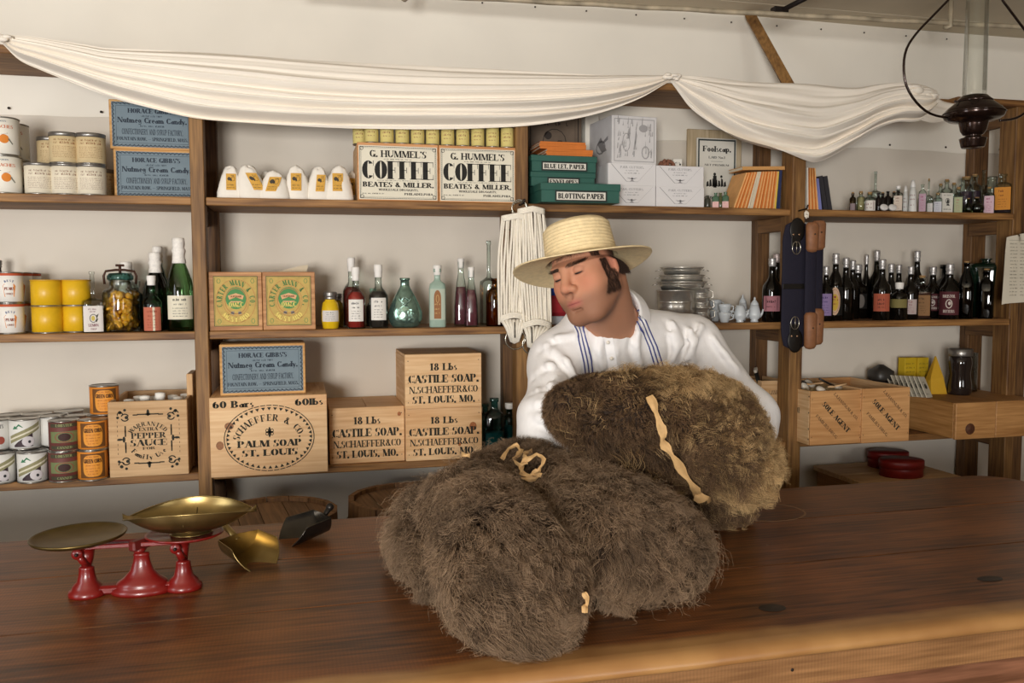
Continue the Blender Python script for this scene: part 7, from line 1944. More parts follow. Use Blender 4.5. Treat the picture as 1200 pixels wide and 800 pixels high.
_h = (P_-hp0) @ hU; _rv = P_-hp0-_h[:, None]*hU; _rl = np.linalg.norm(_rv, axis=1)      # the crown of the head sits inside the hat
_lim = np.clip(.071+(-.004-_h)*1.2, .071, .2); _m = (_h > -.05) & (_rl > _lim) & (_rl < .15)
P_[_m] = (hp0+_h[:, None]*hU+_rv*(_lim/np.maximum(_rl, 1e-6))[:, None])[_m]; P_ = P_-np.clip(_h-.066, 0, 1)[:, None]*hU*(_h > .066)[:, None]*(_rl < .12)[:, None]
# skin tone: warmer cheeks and lips, shaven jaw, darker scalp under the hair
loc_ = (P_-HC) @ HM.T / HS
x, y, z = loc_.T; ax = np.abs(x)
base = np.array(rgb('bd8769')[:3]); tone = np.tile(base, (len(P_), 1))
def blend(c, w): 
    global tone
    w = np.clip(w, 0, 1)[:, None]; tone = tone*(1-w)+np.array(rgb(c)[:3])*w
near = np.exp(-((x/.12)**2+(y-.02)**2/.03+(z+.02)**2/.04))
gz = lambda cx, cy, cz, s: np.exp(-(((ax-cx)/s)**2+((y-cy)/s)**2+((z-cz)/s)**2))
blend('b96a50', .55*gz(.042, .075, -.032, .024)); blend('b56c54', .5*gz(0, .115, -.035, .016)); blend('b98068', .4*gz(.0325, .085, .004, .014))
blend('c97866', .5*gz(.077, .012, -.01, .03))
stub = (1/(1+np.exp((z+.058-.10*np.clip(ax-.03, 0, 1)+.0)/.006)))*(1/(1+np.exp((-(y)-.0+.0)/.012)))*(1/(1+np.exp(-(z+.15)/.006)))
stub = np.maximum(stub, gz(0, .098, -.054, .016)*.9*(z > -.062)); blend('573a2b', .55*stub)
lip = (np.exp(-((z+.0703)/.0085)**2*1.0)*np.exp(-(x/.021)**4)*(y > .086)); blend('b0645a', .85*lip)
blend('7a3a34', .9*np.exp(-((z+.0703)/.0016)**2)*np.exp(-(x/.023)**4)*(y > .082))
scalp = (1/(1+np.exp(-(z-.052+.9*(y-.06)*0)/.005)))*1.0
scalp = np.maximum(scalp, (1/(1+np.exp((y+.002)/.006)))*(z > -.05)*(ax < .079)*(1/(1+np.exp(-(z+.04)/.006))))
blend('2a1c14', .9*scalp)
blend('3c281c', .6*np.exp(-((z-.0178-.05*np.clip(ax-.03, 0, 1)**1)/.0042)**2)*(ax > .010)*(ax < .050)*(y > .06))   # brows
blend('2a1812', .95*np.exp(-((z+.0055)/.0024)**2)*np.exp(-((ax-.0315)/.0125)**4)*(y > .06))           # lash line of lowered lids
blend('3a2018', .85*gz(.0075, .108, -.045, .004))
side = np.exp(-((z+.02)/.045)**4)*np.exp(-((y-.028)/.013)**4)*(ax > .045); blend('38271c', .75*side*(z < .03)); blend('38271c', .6*np.exp(-((z+.062)/.016)**2)*np.exp(-((y-.040)/.02)**2)*(ax > .04))
col4 = np.concatenate([tone, np.ones((len(P_), 1))], 1)
man = thing('shopkeeper', 'man in straw hat and white shirt leaning over the counter, looking down left', 'person', MAN)
skin = bpy.data.materials.new('m_skin'); skin.use_nodes = True; nt = skin.node_tree; b = nt.nodes['Principled BSDF']
at = nt.nodes.new('ShaderNodeVertexColor'); at.layer_name = 'tone'
nz = nt.nodes.new('ShaderNodeTexNoise'); nz.inputs['Scale'].default_value = 500; bp = nt.nodes.new('ShaderNodeBump'); bp.inputs['Strength'].default_value = .12; bp.inputs['Distance'].default_value = .001
nt.links.new(nz.outputs['Fac'], bp.inputs['Height']); nt.links.new(bp.outputs[0], b.inputs['Normal'])
nt.links.new(at.outputs[0], b.inputs['Base Color']); b.inputs['Roughness'].default_value = .68; b.inputs['Specular IOR Level'].default_value = .3; b.inputs['Subsurface Weight'].default_value = .12; b.inputs['Subsurface Scale'].default_value = .01
b.inputs['Subsurface Radius'].default_value = (1, .35, .2)
ML = np.array(MAN)
net_object('body', P_-ML, F_, skin, man, col4)
# shirt ----------------------------------------------------------------------
def folds(f, fn):
    g = np.meshgrid(*f.a, indexing='ij', sparse=True); f.V += fn(*g).astype(np.float32)
sx_ = axis(.28, 1.25, (.35, 1.2), .0065, .012); sy_ = axis(1.5, 2.45, (1.55, 2.3), .0065, .012); sz_ = axis(.86, 1.5, (1.0, 1.46), .0065, .012)
fs = Field(sx_, sy_, sz_)
torso(fs, .012, legs=False, kk=.05)
fs.cap(J['elR'], J['elR']+np.array([.01, -.02, -.035]), .062, .05, .04); fs.cap(J['elL'], J['elL']+np.array([.0, -.02, -.03]), .062, .05, .04)
fs.cap(J['chest']+np.array([0, -.03, -.1]), J['pel']+np.array([0, -.03, .1]), .12, .13, .08)
E0, S0 = J['elR'], J['shR']
def wr(x, y, z):
    w1 = np.sin(7*x+3*z+1)+np.sin(5*z-9*x+2*y); am = .5+.5*np.sin(11*x+8*z+w1)
    d = .0062*np.sin(46*(z+.62*(x-.5)+.5*y)+2.6*w1)*np.exp(-((x-.50)/.12)**2)*am
    d = d+.0066*np.sin(40*(z*.75-.8*(x-.95))+2.4*w1)*np.exp(-((x-1.0)/.17)**2)*am
    d = d+.0055*np.sin(48*(x-.72+.55*(z-1.3)*np.sign(x-.70))+2.0*w1)*np.exp(-((z-1.22)/.15)**2)*(1-am*.5)
    return d
folds(fs, wr)
# neck opening: a V cut at the throat, round at the back
ncut = J['neck']+np.array([-.005, -.01, .02])
fs.cap(hw((0, -.03, -.05)), J['neck']+np.array([0, .04, -.005]), .067, .070, .008, sub=True)
vt = np.array(atY(712, 391, 1.84)); fs.cap(J['neck']+np.array([-.015, -.055, .01]), vt+np.array([0, -.03, .004]), .036, .005, .006, sub=True)
fs.ell(HC+np.array([0, 0, .02]), (.16, .16, .13), .004, sub=True)
sl, (gx, gy, gz_) = fs.box((-9, -9, -9), (9, 9, 9)); fs.put(sl, (gz_-.93+0*gx+0*gy).astype(np.float32), .001, sub=True)
for w_, e_ in (('wrR', 'elR'), ('wrL', 'elL')):
    d = nrm(J[w_]-J[e_]); sl, (gx, gy, gz_) = fs.box(J[w_]-.12, J[w_]+.16); fs.put(sl, (-((gx-J[w_][0])*d[0]+(gy-J[w_][1])*d[1]+(gz_-J[w_][2])*d[2])-.0).astype(np.float32), .002, sub=True)
Ps, Fs = surface_net(sx_, sy_, sz_, fs.V); Ps = smooth_net(Ps, Fs, 1, .5)
from mathutils.bvhtree import BVHTree
_bt0 = BVHTree.FromPolygons([tuple(p) for p in Ps], [tuple(map(int, q)) for q in Fs])
def _hit(a, b):
    p = _bt0.ray_cast(Vector(CAM), Vector(ray(586+.38*a, 229+.38*b)).normalized())[0]
    return None if p is None else np.array(p)
for pth, rd in (([(575, 425), (572, 470), (582, 520)], .006), ([(610, 410), (585, 460), (560, 515)], .005), ([(645, 450), (680, 500), (720, 545)], .004), ([(480, 350), (520, 400), (545, 470)], .004), ([(430, 330), (500, 345), (560, 380)], .004),
                ([(125, 475), (165, 450), (215, 440)], .005), ([(103, 560), (135, 535), (175, 530)], .005), ([(99, 610), (140, 595), (165, 570)], .004), ([(98, 655), (130, 650), (150, 620)], .005), ([(104, 700), (145, 715), (190, 745)], .005), ([(150, 490), (190, 520), (225, 570)], .004),
                ([(330, 450), (338, 500), (345, 545)], .004), ([(300, 440), (290, 490), (300, 540)], .003), ([(415, 420), (405, 470), (420, 530)], .004), ([(520, 440), (530, 480), (520, 520)], .004)):
    q_ = [_hit(*p) for p in pth]; q_ = [p for p in q_ if p is not None]
    for a, b in zip(q_, q_[1:]):
        fs.cap(a, b, rd, rd*.7, .018, sub=True); o_ = np.array([.011, -.002, .008]); fs.cap(a+o_, b+o_, rd*.8, rd*.5, .02)
Ps, Fs = surface_net(sx_, sy_, sz_, fs.V); Ps = smooth_net(Ps, Fs, 1, .5)
M_shirt = mat('e6e3e1', .85, bump=.7, bscale=26, sheen=.1)
net_object('shirt', Ps-ML, Fs, M_shirt, man)
from mathutils.bvhtree import BVHTree
bt = BVHTree.FromPolygons([tuple(p) for p in Ps], [tuple(map(int, q)) for q in Fs])
bts = BVHTree.FromPolygons([tuple(p) for p in P_[:]], [tuple(map(int, q)) for q in F_])
def on_shirt(px, py, off=.002, tree=None):
    d = Vector(ray(px, py)).normalized(); h = (tree or bt).ray_cast(Vector(CAM), d)
    if h[0] is None: return None
    return h[0]+h[1]*off*(1 if h[1].dot(d) < 0 else -1)
def ribbon(mb, pts, widths, off, tree=None, th=.0012):
    """strip of cloth laid on the shirt along picture-plane guide points, projected on the garment"""
    L = [on_shirt(x-w/2, y, off, tree) for (x, y), w in zip(pts, widths)]; M_ = [on_shirt(x, y, off+.0006, tree) for x, y in pts]; Rr = [on_shirt(x+w/2, y, off, tree) for (x, y), w in zip(pts, widths)]
    rows = [[tuple(Vector(a)-MAN), tuple(Vector(m_)-MAN), tuple(Vector(c)-MAN)] for a, m_, c in zip(L, M_, Rr) if a is not None and c is not None and m_ is not None]
    if len(rows) > 1: mb.grid(rows)
def lerp_path(pts, n):
    out = []
    for i in range(n+1):
        x, y = 0, 0; t = i/n*(len(pts)-1); k = min(int(t), len(pts)-2); f_ = t-k
        out.append((pts[k][0]*(1-f_)+pts[k+1][0]*f_, pts[k][1]*(1-f_)+pts[k+1][1]*f_))
    return out
for pth in ([(679, 382), (683, 402), (687, 425), (690, 450)], [(745, 364), (752, 380), (764, 406), (772, 432)]):
    pp = lerp_path(pth, 24); mb = MB(); ribbon(mb, pp, [14]*25, .003); o = mb.build('suspender', mat('efece8', .85), man)
    mb = MB()
    for dx in (-5, -.5, 4): ribbon(mb, [(x+dx, y) for x, y in pp], [1.7]*25, .0062)
    stuff(mb.build('blue_stripe', mat('4a4f86', .85), o))
# collar band and flaps, placket with buttons
mb = MB(); M_col = M_shirt
cb = []
for i in range(33):
    a = R(-232+284*i/32)
    c0 = J['neck']+np.array([0, .035, -.01]); ax_ = nrm(hw((0, -.03, -.05))-c0); u1 = nrm(np.cross(ax_, [0, 1, 0])); v1 = np.cross(ax_, u1)
    rr = .074
    p0 = c0+ax_*(.008)+(u1*math.cos(a)+v1*math.sin(a))*(rr+.0); p1 = c0+ax_*.056+(u1*math.cos(a)+v1*math.sin(a))*(rr-.001)
    p2 = c0+ax_*(.014)+(u1*math.cos(a)+v1*math.sin(a))*(rr+.022); cb.append([tuple(Vector(p0)-MAN), tuple(Vector(p1)-MAN), tuple(Vector(p1*.7+p2*.3+ax_*.002)-MAN), tuple(Vector(p2)-MAN)])
front_a = 0
mb.grid(cb).build('collar', M_col, man)
mb = MB(); ribbon(mb, lerp_path([(712, 394), (715, 412), (719, 436)], 14), [11]*15, .0025); pl_ = mb.build('placket', M_shirt, man)
for x, y in ((713.5, 400), (718, 419)):
    p = on_shirt(x, y, .005); 
    if p is not None: MB().ball(tuple(p-MAN), (.0048, .003, .0048), 12, 6).build('button', mat('d9d2c4', .3), man)
# trousers
tx = axis(.5, 1.0, (.5, 1.0), .012, .012); ty = axis(2.02, 2.5, (2.02, 2.5), .012, .012); tz = axis(.02, 1.02, (.02, 1.02), .014, .014)
ft = Field(tx, ty, tz); g = .014
p = J['pel']; ft.ell(p+np.array([0, 0, .02]), (.185, .14, .16), .05)
for h, sx in (('hipR', -1), ('hipL', 1)):
    kn = J[h]+np.array([sx*.01, -.03, -.43]); an = kn+np.array([0, .03, -.36]); ft.cap(J[h]+np.array([0, 0, -.05]), kn, .10, .074, .04); ft.cap(kn, an, .072, .065, .03)
sl, (gx, gy, gz_) = ft.box((-9, -9, -9), (9, 9, 9)); ft.put(sl, (-(gz_-.985)+0*gx+0*gy).astype(np.float32), .001, sub=True) if False else None
Pt, Ft = surface_net(tx, ty, tz, ft.V); net_object('trousers', Pt-ML, Ft, mat('3a342e', .9, noise=.1, nscale=60), man)
for h, sx in (('hipR', -1), ('hipL', 1)):
    an = J[h]+np.array([sx*.01, 0, -.84])-ML
    MB().lathe([(0, 0), (.048, 0), (.05, .02), (.044, .05), (.0, .08)], 20, (an[0]+sx*.01, an[1]-.06, 0), .95, 2.6, p=2.6).build('shoe', mat('1e1814', .4), man)
# hat: flat-crowned straw boater shape, sewn braid rounds
M_str = mat('e3cda0', .7, noise=.12, nscale=90, bump=.5, bscale=350)

def hatp(r_, a, z_, ex=1.0, ey=1.06): return hp0+hX*(r_*math.cos(a)*ex)+hY*(r_*math.sin(a)*ey)+hU*z_
mb = MB(); NS = 72; rows = []
crown = [(.0, .089), (.03, .0895), (.055, .0885), (.068, .086), (.072, .081)]
nz_ = 9
for i in range(nz_*4+1):
    t_ = i/(nz_*4); crown.append((.0735+.005*t_+.0024*abs(math.sin(t_*nz_*math.pi)), .080-.068*t_))
crown += [(.079, .010), (.083, .006)]
for i in range(1, 27):
    t_ = i/26; crown.append((.083+.072*t_, .006-.010*t_+.0008*abs(math.sin(t_*13*math.pi))))
crown += [(.1555, -.0055), (.154, -.007)]
for i in range(26, -1, -1):
    t_ = i/26; crown.append((.080+.072*t_, .0035-.010*t_-.0008*abs(math.sin(t_*13*math.pi))))
crown += [(.075, .012), (.070, .08), (0, .086)]
for r_, z_ in crown:
    row = []
    for i in range(NS+1):
        a = 2*math.pi*i/NS; zz_ = z_; e = max(0, (r_-.085)/.07)
        zz_ += e*(-.004*math.cos(a)+.008*math.cos(2*a)-.004)
        row.append(tuple(Vector(hatp(r_, a, zz_))-MAN))
    rows.append(row)
mb.grid(rows[::-1]); mb.build('straw_hat', M_str, man)
# hair, sideburns, brows as strands
def strands(name, roots, dirs, length, radius, m, parent, seg=5, curl=.0, grav=0.0, seed=1, clump=0, var=.35, kind=True):
    """roots (n,3), dirs (n,3): a Curves object of tapering hairs"""
    g_ = np.random.default_rng(seed); n = len(roots)
    L = length*(1+var*(g_.random(n)-.5)*2) if np.isscalar(length) else length
    t = np.linspace(0, 1, seg)[None, :, None]
    side = np.cross(dirs, g_.normal(size=(n, 3))); side /= np.linalg.norm(side, axis=1)[:, None]+1e-9; up2 = np.cross(dirs, side)
    ph = g_.random(n)[:, None, None]*6.28; fr = (3+2*g_.random(n))[:, None, None]
    P = roots[:, None, :]+dirs[:, None, :]*(L[:, None, None]*t)
    P = P+side[:, None, :]*(curl*t*np.sin(fr*t*2+ph))+up2[:, None, :]*(curl*t*np.cos(fr*t*2+ph))
    P[:, :, 2] -= (grav*L[:, None]*t[:, :, 0]**2)
    cv = bpy.data.hair_curves.new(name); cv.add_curves([seg]*n)
    cv.position_data.foreach_set('vector', P.astype(np.float32).ravel())
    ra = cv.attributes.get('radius') or cv.attributes.new('radius', 'FLOAT', 'POINT')
    tt = np.tile(radius*(1-.8*np.linspace(0, 1, seg)), n); ra.data.foreach_set('value', tt.astype(np.float32))
    cv.materials.append(m); o = link(name, cv, parent)
    if kind: stuff(o)
    return o
def hairmat(root, tip, name, var=.35, rough=.55, spec=.3):
    m = bpy.data.materials.new(name); m.use_nodes = True; nt = m.node_tree; N = nt.nodes; b = N['Principled BSDF']
    hi = N.new('ShaderNodeHairInfo'); mx = N.new('ShaderNodeMix'); mx.data_type = 'RGBA'; mx.inputs[6].default_value = rgb(root); mx.inputs[7].default_value = rgb(tip)
    nt.links.new(hi.outputs['Intercept'], mx.inputs[0])
    hv = N.new('ShaderNodeHueSaturation'); mr = N.new('ShaderNodeMapRange'); mr.inputs['To Min'].default_value = 1-var; mr.inputs['To Max'].default_value = 1+var
    nt.links.new(hi.outputs['Random'], mr.inputs['Value']); nt.links.new(mr.outputs[0], hv.inputs['Value']); nt.links.new(mx.outputs[2], hv.inputs['Color'])
    nt.links.new(hv.outputs[0], b.inputs['Base Color']); b.inputs['Roughness'].default_value = rough; b.inputs['Specular IOR Level'].default_value = spec
    return m
Nrm = np.cross(P_[F_[:, 1]]-P_[F_[:, 0]], P_[F_[:, 2]]-P_[F_[:, 0]]); Nrm /= np.linalg.norm(Nrm, axis=1)[:, None]+1e-9
cen = P_[F_].mean(1); cl = (cen-HC) @ HM.T / HS; g0 = np.random.default_rng(3)
def pick(mask, n): 
    q = np.nonzero(mask)[0]; q = g0.choice(q, n); w = g0.random((n, 4)); w /= w.sum(1)[:, None]
    return q, (P_[F_[q]]*w[:, :, None]).sum(1)
ax = np.abs(cl[:, 0]); headm = (cl[:, 2] > -.13) & (np.linalg.norm(cl-np.array([0, 0, 0]), axis=1) < .16)
under = ((cen-hp0) @ hU) < -.004
hm_hair = headm & under & (cl[:, 2] > -.03) & (ax < .079) & (((cl[:, 1] < -.006)) | (cl[:, 2] > .050) | ((cl[:, 1] < .026) & (cl[:, 2] > .012)))
dk_ = hairmat('1c120c', '34231a', 'm_dark_hair', .3, .45)
q, rt = pick(hm_hair, 9000); d = Nrm[q]*.35-_U*.75-_F*.35; d /= np.linalg.norm(d, axis=1)[:, None]
o = strands('hair', rt-ML, d, .017, .00022, dk_, man, 4, .002, 0, 2)
sb = headm & (ax > .038) & (((cl[:, 1] > .020) & (cl[:, 1] < .040) & (cl[:, 2] > -.05) & (cl[:, 2] < .05)) | ((cl[:, 1] > .010) & (cl[:, 1] < .030-.55*(cl[:, 2]+.02)) & (cl[:, 2] < -.020) & (cl[:, 2] > -.072)))
q, rt = pick(sb, 4600); d = Nrm[q]*.35-_U*.8+_F*.35; d /= np.linalg.norm(d, axis=1)[:, None]
strands('sideburns', rt-ML, d, .009, .00016, dk_, man, 4, .0012, 0, 4)
bw_ = headm & (ax > .011) & (ax < .050) & (cl[:, 1] > .06) & (np.abs(cl[:, 2]-.0178) < .0036)
q, rt = pick(bw_, 520); d = Nrm[q]*.3+_S*np.sign(cl[q, 0])[:, None]*.8+_U*.15; d /= np.linalg.norm(d, axis=1)[:, None]
strands('eyebrows', rt-ML, d, .007, .00018, dk_, man, 4, .0006, 0, 5)
fg = headm & (cl[:, 1] > .045) & (cl[:, 2] > .055) & (cl[:, 2] < .07)
q, rt = pick(fg, 500); d = Nrm[q]*.45-_U*.8-_S*.1; d /= np.linalg.norm(d, axis=1)[:, None]
strands('fringe', rt-ML, d, .022, .0002, dk_, man, 5, .003, 0, 6)
for s in (-1, 1):
    pts = []
    for i in range(11):
        dx = -.0132+.0264*i/10; q_ = max(0, 1-(dx/.0155)**2-(.0078/.0125)**2); pts.append(tuple(hw((s*.0315+dx, .0795+.0135*math.sqrt(q_)+.0006, -.0058+.0022*(dx/.0132)**2))-ML))
    MB().tube(pts, [.0005+.0011*math.sin(math.pi*i/10) for i in range(11)], 6).build('eyelashes', mat('1c110c', .6), man)
    c_ = hw((s*.0315, .0775, .001))-ML; MB().ball(tuple(c_), .0108, 16, 10).build('eye', mat('d8d0c8', .2), man)

# ================================================================ buffalo robes
def wnoise(P, s, seed):
    g_ = np.random.default_rng(seed); out = np.zeros((len(P), 3))
    for _ in range(5):
        k = g_.normal(size=(3, 3))*s; ph = g_.random(3)*6.28; out += np.sin(P @ k.T+ph)
    return out/2.2
def furmat(name, root, mid, tip, patch=.4, pscale=14):
    m = bpy.data.materials.new(name); m.use_nodes = True; nt = m.node_tree; N = nt.nodes; L = nt.links; b = N['Principled BSDF']
    hi = N.new('ShaderNodeHairInfo'); cr = N.new('ShaderNodeValToRGB'); e = cr.color_ramp.elements
    e[0].color = rgb(root); e[1].color = rgb(tip); q = cr.color_ramp.elements.new(.5); q.color = rgb(mid); L.new(hi.outputs['Intercept'], cr.inputs[0])
    tc = N.new('ShaderNodeTexCoord'); nz = N.new('ShaderNodeTexNoise'); nz.inputs['Scale'].default_value = pscale; nz.inputs['Detail'].default_value = 3; L.new(tc.outputs['Object'], nz.inputs['Vector'])
    m1 = N.new('ShaderNodeMapRange'); m1.inputs['From Min'].default_value = .3; m1.inputs['From Max'].default_value = .7; m1.inputs['To Min'].default_value = 1-patch; m1.inputs['To Max'].default_value = 1+patch; L.new(nz.outputs['Fac'], m1.inputs['Value'])
    m2 = N.new('ShaderNodeMapRange'); m2.inputs['To Min'].default_value = .65; m2.inputs['To Max'].default_value = 1.35; L.new(hi.outputs['Random'], m2.inputs['Value'])
    mu = N.new('ShaderNodeMath'); mu.operation = 'MULTIPLY'; L.new(m1.outputs[0], mu.inputs[0]); L.new(m2.outputs[0], mu.inputs[1])
    hv = N.new('ShaderNodeHueSaturation'); L.new(cr.outputs[0], hv.inputs['Color']); L.new(mu.outputs[0], hv.inputs['Value'])
    L.new(hv.outputs[0], b.inputs['Base Color']); b.inputs['Roughness'].default_value = .6; b.inputs['Specular IOR Level'].default_value = .25
    return m
from mathutils.kdtree import KDTree
def fur(name, P, F, n, length, radius, m, parent, off, seed=1, mask=None, flow=(0, -.25, -.45), lay=.55, clump=.55, curl=.006, ncl=2600, seg=7):
    a = P[F[:, 1]]-P[F[:, 0]]; b = P[F[:, 2]]-P[F[:, 0]]; c = P[F[:, 3]]-P[F[:, 0]]
    Nn = np.cross(a, b); ar = np.linalg.norm(Nn, axis=1)+np.linalg.norm(np.cross(b, c), axis=1); Nn /= np.linalg.norm(Nn, axis=1)[:, None]+1e-12
    w = ar.copy()
    ctr = P[F].mean(1)
    if mask is not None: w = w*mask(ctr, Nn)
    g_ = np.random.default_rng(seed); q = g_.choice(len(F), n, p=w/w.sum()); u = g_.random((n, 4)); u /= u.sum(1)[:, None]
    R0 = (P[F[q]]*u[:, :, None]).sum(1); N0 = Nn[q]
    fl = np.array(flow)[None, :]+.55*wnoise(R0, 9, seed+5)+.45*wnoise(R0, 28, seed+6)
    fl -= N0*(fl*N0).sum(1)[:, None]
    D = N0*(1-lay)+fl*lay+g_.normal(size=(n, 3))*.10; D /= np.linalg.norm(D, axis=1)[:, None]
    L = length*(.65+.6*g_.random(n))*(1+.3*wnoise(R0, 14, seed+9)[:, 0])
    t = np.linspace(0, 1, seg)
    side = np.cross(D, N0+g_.normal(size=(n, 3))*.3); side /= np.linalg.norm(side, axis=1)[:, None]+1e-9; up2 = np.cross(D, side)
    Q = R0[:, None, :]+D[:, None, :]*(L[:, None, None]*t[None, :, None])
    Q += -N0[:, None, :]*(L[:, None, None]*.22*(t**2)[None, :, None])          # tips lie back down
    Q[:, :, 2] -= .18*L[:, None]*(t**2)[None, :]
    if clump:
        ci = g_.choice(n, ncl, replace=False); kd = KDTree(ncl)
        for i, k in enumerate(ci): kd.insert(R0[k], i)
        kd.balance(); near = np.array([kd.find(p)[1] for p in R0]); C = Q[ci[near]]
        cph = g_.random(ncl)*6.28; cfr = 1.5+1.5*g_.random(ncl)
        Q += (C-Q)*(clump*(t**1.3))[None, :, None]
        ph = cph[near][:, None]; fr = cfr[near][:, None]
        Q += curl*(t[None, :, None]**.8)*(side[ci[near]][:, None, :]*np.sin(fr*t[None, :]*6.28+ph)[:, :, None]+up2[ci[near]][:, None, :]*np.cos(fr*t[None, :]*6.28+ph)[:, :, None])
    Q += .0012*wnoise(Q.reshape(-1, 3), 160, seed+3).reshape(Q.shape)*t[None, :, None]
    Q[:, :, 2] = np.maximum(Q[:, :, 2], CZ+.0015)
    Q = Q-np.array(off)[None, None, :]
    cv = bpy.data.hair_curves.new(name); cv.add_curves([seg]*n); cv.position_data.foreach_set('vector', Q.astype(np.float32).ravel())
    ra = cv.attributes.get('radius') or cv.attributes.new('radius', 'FLOAT', 'POINT'); ra.data.foreach_set('value', np.tile(radius*(1-.75*t**1.5), n).astype(np.float32))
    cv.materials.append(m); return stuff(link(name, cv, parent))
hide = mat('2c2018', .95)
W3 = lambda px, py, Y: np.array(atY(px, py, Y))
# --- lower robe: folded into two fat rolls on the counter
lx = axis(.02, .92, (.08, .86), .009, .012); ly = axis(1.08, 1.95, (1.1, 1.92), .009, .012); lz = axis(.90, 1.26, (.92, 1.24), .009, .01)
fl_ = Field(lx, ly, lz)
fl_.cap((.285, 1.60, 1.035), (.292, 1.335, 1.025), .105, .108, .02)
fl_.ell((.30, 1.30, 1.01), (.115, .105, .078), .03)
fl_.cap((.44, 1.58, 1.045), (.60, 1.46, 1.025), .105, .095, .02)
fl_.ell((.60, 1.44, 1.015), (.145, .125, .085), .03)
fl_.ell((.50, 1.46, 1.02), (.16, .14, .105), .025)
fl_.ell((.43, 1.73, 1.045), (.185, .15, .10), .03); fl_.ell((.255, 1.72, 1.015), (.12, .13, .075), .015)
fl_.cap((.17, 1.66, 1.0), (.20, 1.50, .995), .05, .055, .015)
fl_.cap((.30, 1.66, 1.125), (.47, 1.60, 1.14), .016, .016, .03, sub=True)        # crease between the folds
fl_.cap((.375, 1.60, 1.155), (.385, 1.36, 1.125), .018, .02, .04, sub=True)
fl_.cap((.40, 1.14, .955), (.46, 1.36, .975), .055, .045, .02, sub=True)
fl_.cap((.42, 1.22, .98), (.44, 1.33, 1.05), .034, .02, .03, sub=True)
sl, (gx, gy, gz_) = fl_.box((-9, -9, -9), (9, 9, 9)); fl_.put(sl, (gz_-(CZ+.002)+0*gx+0*gy).astype(np.float32), .004, sub=True)
PL, FL = surface_net(lx, ly, lz, fl_.V); PL = smooth_net(PL, FL, 2, .5); PL[:, 0] = .452+(PL[:, 0]-.44)*.87; PL[:, 1] -= .012; PL[:, 2] = np.maximum(PL[:, 2], CZ+.001)
rb = thing('buffalo_robe', 'grey-brown shaggy fur robe folded into two fat rolls lying on the counter', 'robe', (.42, 1.5, CZ), 0, 'shaggy fur robes'); ro = np.array([.42, 1.5, CZ])
net_object('hide', PL-ro, FL, hide, rb)
MF1 = furmat('m_fur_grey', '271b13', '54412f', '8c745c', .3, 13)
fur('fur', PL, FL, 150000, .050, .00038, MF1, rb, ro, 3, flow=(-.05, -.55, -.35), lay=.66, curl=.0042, clump=.42, ncl=3200)
fur('stray_hairs', PL, FL, 4800, .062, .00030, furmat('m_fur_stray', '4a3828', '7d6650', 'a98f72', .2, 13), rb, ro, 21, flow=(-.05, -.5, -.3), lay=.55, curl=.006, clump=.25, ncl=1500, seg=8)
# --- upper robe, propped over the first and held by the man
ux = axis(.42, 1.12, (.44, 1.10), .009, .012); uy = axis(1.42, 2.0, (1.45, 1.95), .009, .012); uz = axis(.90, 1.40, (.93, 1.38), .009, .012)
fu = Field(ux, uy, uz)
c1, c2, c3 = W3(712, 482, 1.66), W3(778, 488, 1.67), W3(822, 505, 1.69)
fu.ell(c1, (.115, .14, .070), .03); fu.ell(c2, (.13, .15, .088), .04); fu.ell(c3, (.115, .15, .105), .04)
fu.cap(W3(668, 478, 1.62), W3(700, 500, 1.60), .045, .05, .02); fu.cap(W3(700, 512, 1.58), W3(860, 545, 1.60), .045, .055, .02)
fu.cap(W3(745, 570, 1.70), W3(858, 588, 1.74), .055, .050, .012); fu.cap(W3(742, 545, 1.72), W3(850, 560, 1.74), .05, .06, .02)
fu.cap(W3(745, 545, 1.50), W3(880, 566, 1.52), .016, .016, .015, sub=True)
sl, (gx, gy, gz_) = fu.box((-9, -9, -9), (9, 9, 9)); fu.put(sl, (gz_-(CZ+.003)+0*gx+0*gy).astype(np.float32), .004, sub=True)
PU, FU = surface_net(ux, uy, uz, fu.V); PU = smooth_net(PU, FU, 2, .5)
uo = np.array([.86, 1.68, CZ]); ub = thing('buffalo_robe', 'darker brown fur robe with golden hair held up by the man', 'robe', tuple(uo), 0, 'shaggy fur robes')
net_object('hide', PU-uo, FU, hide, ub)
MF2 = furmat('m_fur_brown', '1c120b', '43301f', '71583f', .35, 12); MF3 = furmat('m_fur_gold', '2a1c11', '7a5e3c', 'c8a878', .3, 16)
xg = float(c2[0])
gold = lambda c, n: 1/(1+np.exp(-(c[:, 0]-(xg+.02)+.9*(c[:, 2]-1.24)*-1*0+.5*(c[:, 2]-1.23))/.035))*(c[:, 2] > 1.03)
fur('fur', PU, FU, 90000, .027, .00038, MF2, ub, uo, 8, flow=(-.1, -.35, -.6), lay=.55, curl=.002, clump=.25)
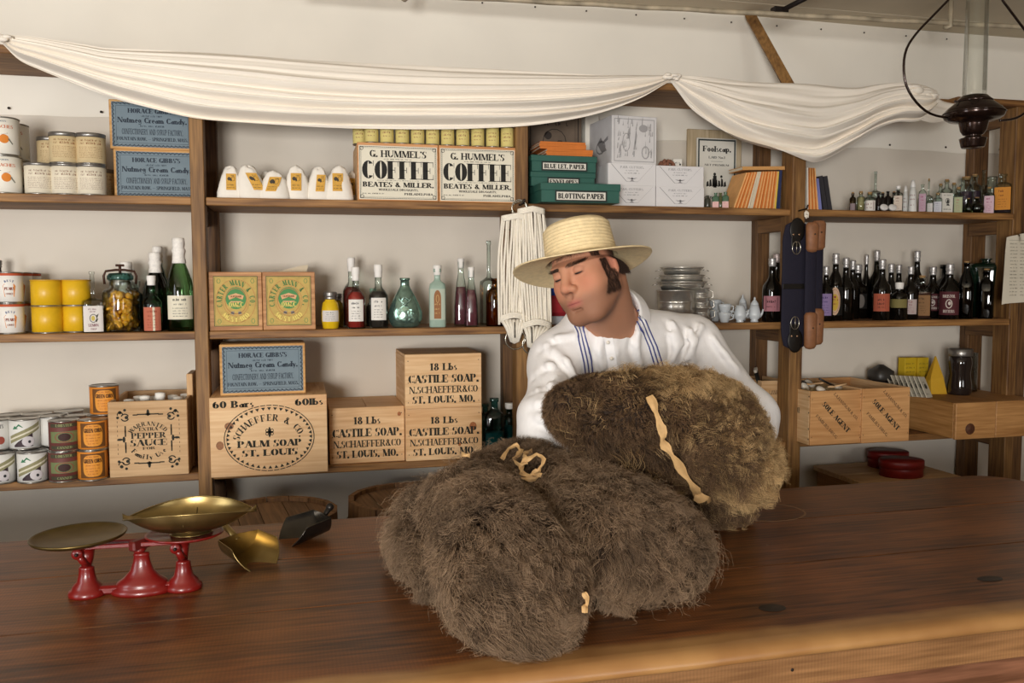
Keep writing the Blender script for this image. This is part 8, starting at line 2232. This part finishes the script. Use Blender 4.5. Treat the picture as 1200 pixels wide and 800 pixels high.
fur('golden_guard_hair', PU, FU, 36000, .050, .00042, MF3, ub, uo, 14, mask=lambda c, n: gold(c, n)+.015, flow=(.35, -.25, -.3), lay=.62, curl=.006, clump=.5, ncl=1300)
# rawhide ties
M_raw = mat('c39d6a', .7, noise=.15, nscale=60); 
btU = BVHTree.FromPolygons([tuple(p) for p in PU], [tuple(map(int, q)) for q in FU]); btL = BVHTree.FromPolygons([tuple(p) for p in PL], [tuple(map(int, q)) for q in FL])
def tie(pts, wd, tree, off, parent, o, name='rawhide_tie', twist=0):
    mb = MB(); rows = []
    pp = lerp_path(pts, 4*(len(pts)-1)); P0 = [on_shirt(x, y, off, tree) for x, y in pp]; P0 = [p for p in P0 if p is not None]
    for i, p in enumerate(P0):
        t = (P0[min(i+1, len(P0)-1)]-P0[max(i-1, 0)]).normalized(); d = Vector(ray(700, 500)).normalized(); s_ = t.cross(d).normalized()
        a = twist*math.sin(i*.7); s2 = (s_*math.cos(a)+d*math.sin(a)); w_ = wd*(.8+.35*math.sin(i*1.1))
        p = p-d*(.004*math.sin(i*.9)); rows.append([tuple(p+s2*w_*f_+d*(-.003 if f_ == 0 else 0)-Vector(o)) for f_ in (-1, -.4, 0, .4, 1)])
    mb.grid(rows).grid([[(a+.0, b+.0015, c) for a, b, c in r][::-1] for r in rows]); return mb.build(name, M_raw, parent)
tie([(752, 476), (757, 487), (766, 500), (770, 512), (780, 528), (796, 546), (812, 558), (826, 572)], .0085, btU, .034, ub, uo, twist=.5)
tie([(812, 562), (828, 565), (830, 574)], .010, btU, .036, ub, uo)
for pts in ([(592, 551), (598, 543), (606, 540), (613, 545), (609, 553)], [(606, 550), (614, 556), (622, 560), (628, 557)], [(618, 548), (624, 546), (627, 552), (622, 560), (624, 568)], [(626, 556), (634, 550), (640, 556), (638, 566), (630, 570)], [(620, 568), (630, 571), (642, 572), (636, 576), (620, 574)], [(545, 553), (549, 555), (553, 556)]):
    tie(pts, .0052, btL, .036, rb, ro, 'rawhide_lace', .9)
tie([(664, 696), (667, 704), (664, 710)], .004, btL, .034, rb, ro, 'rawhide_lace')
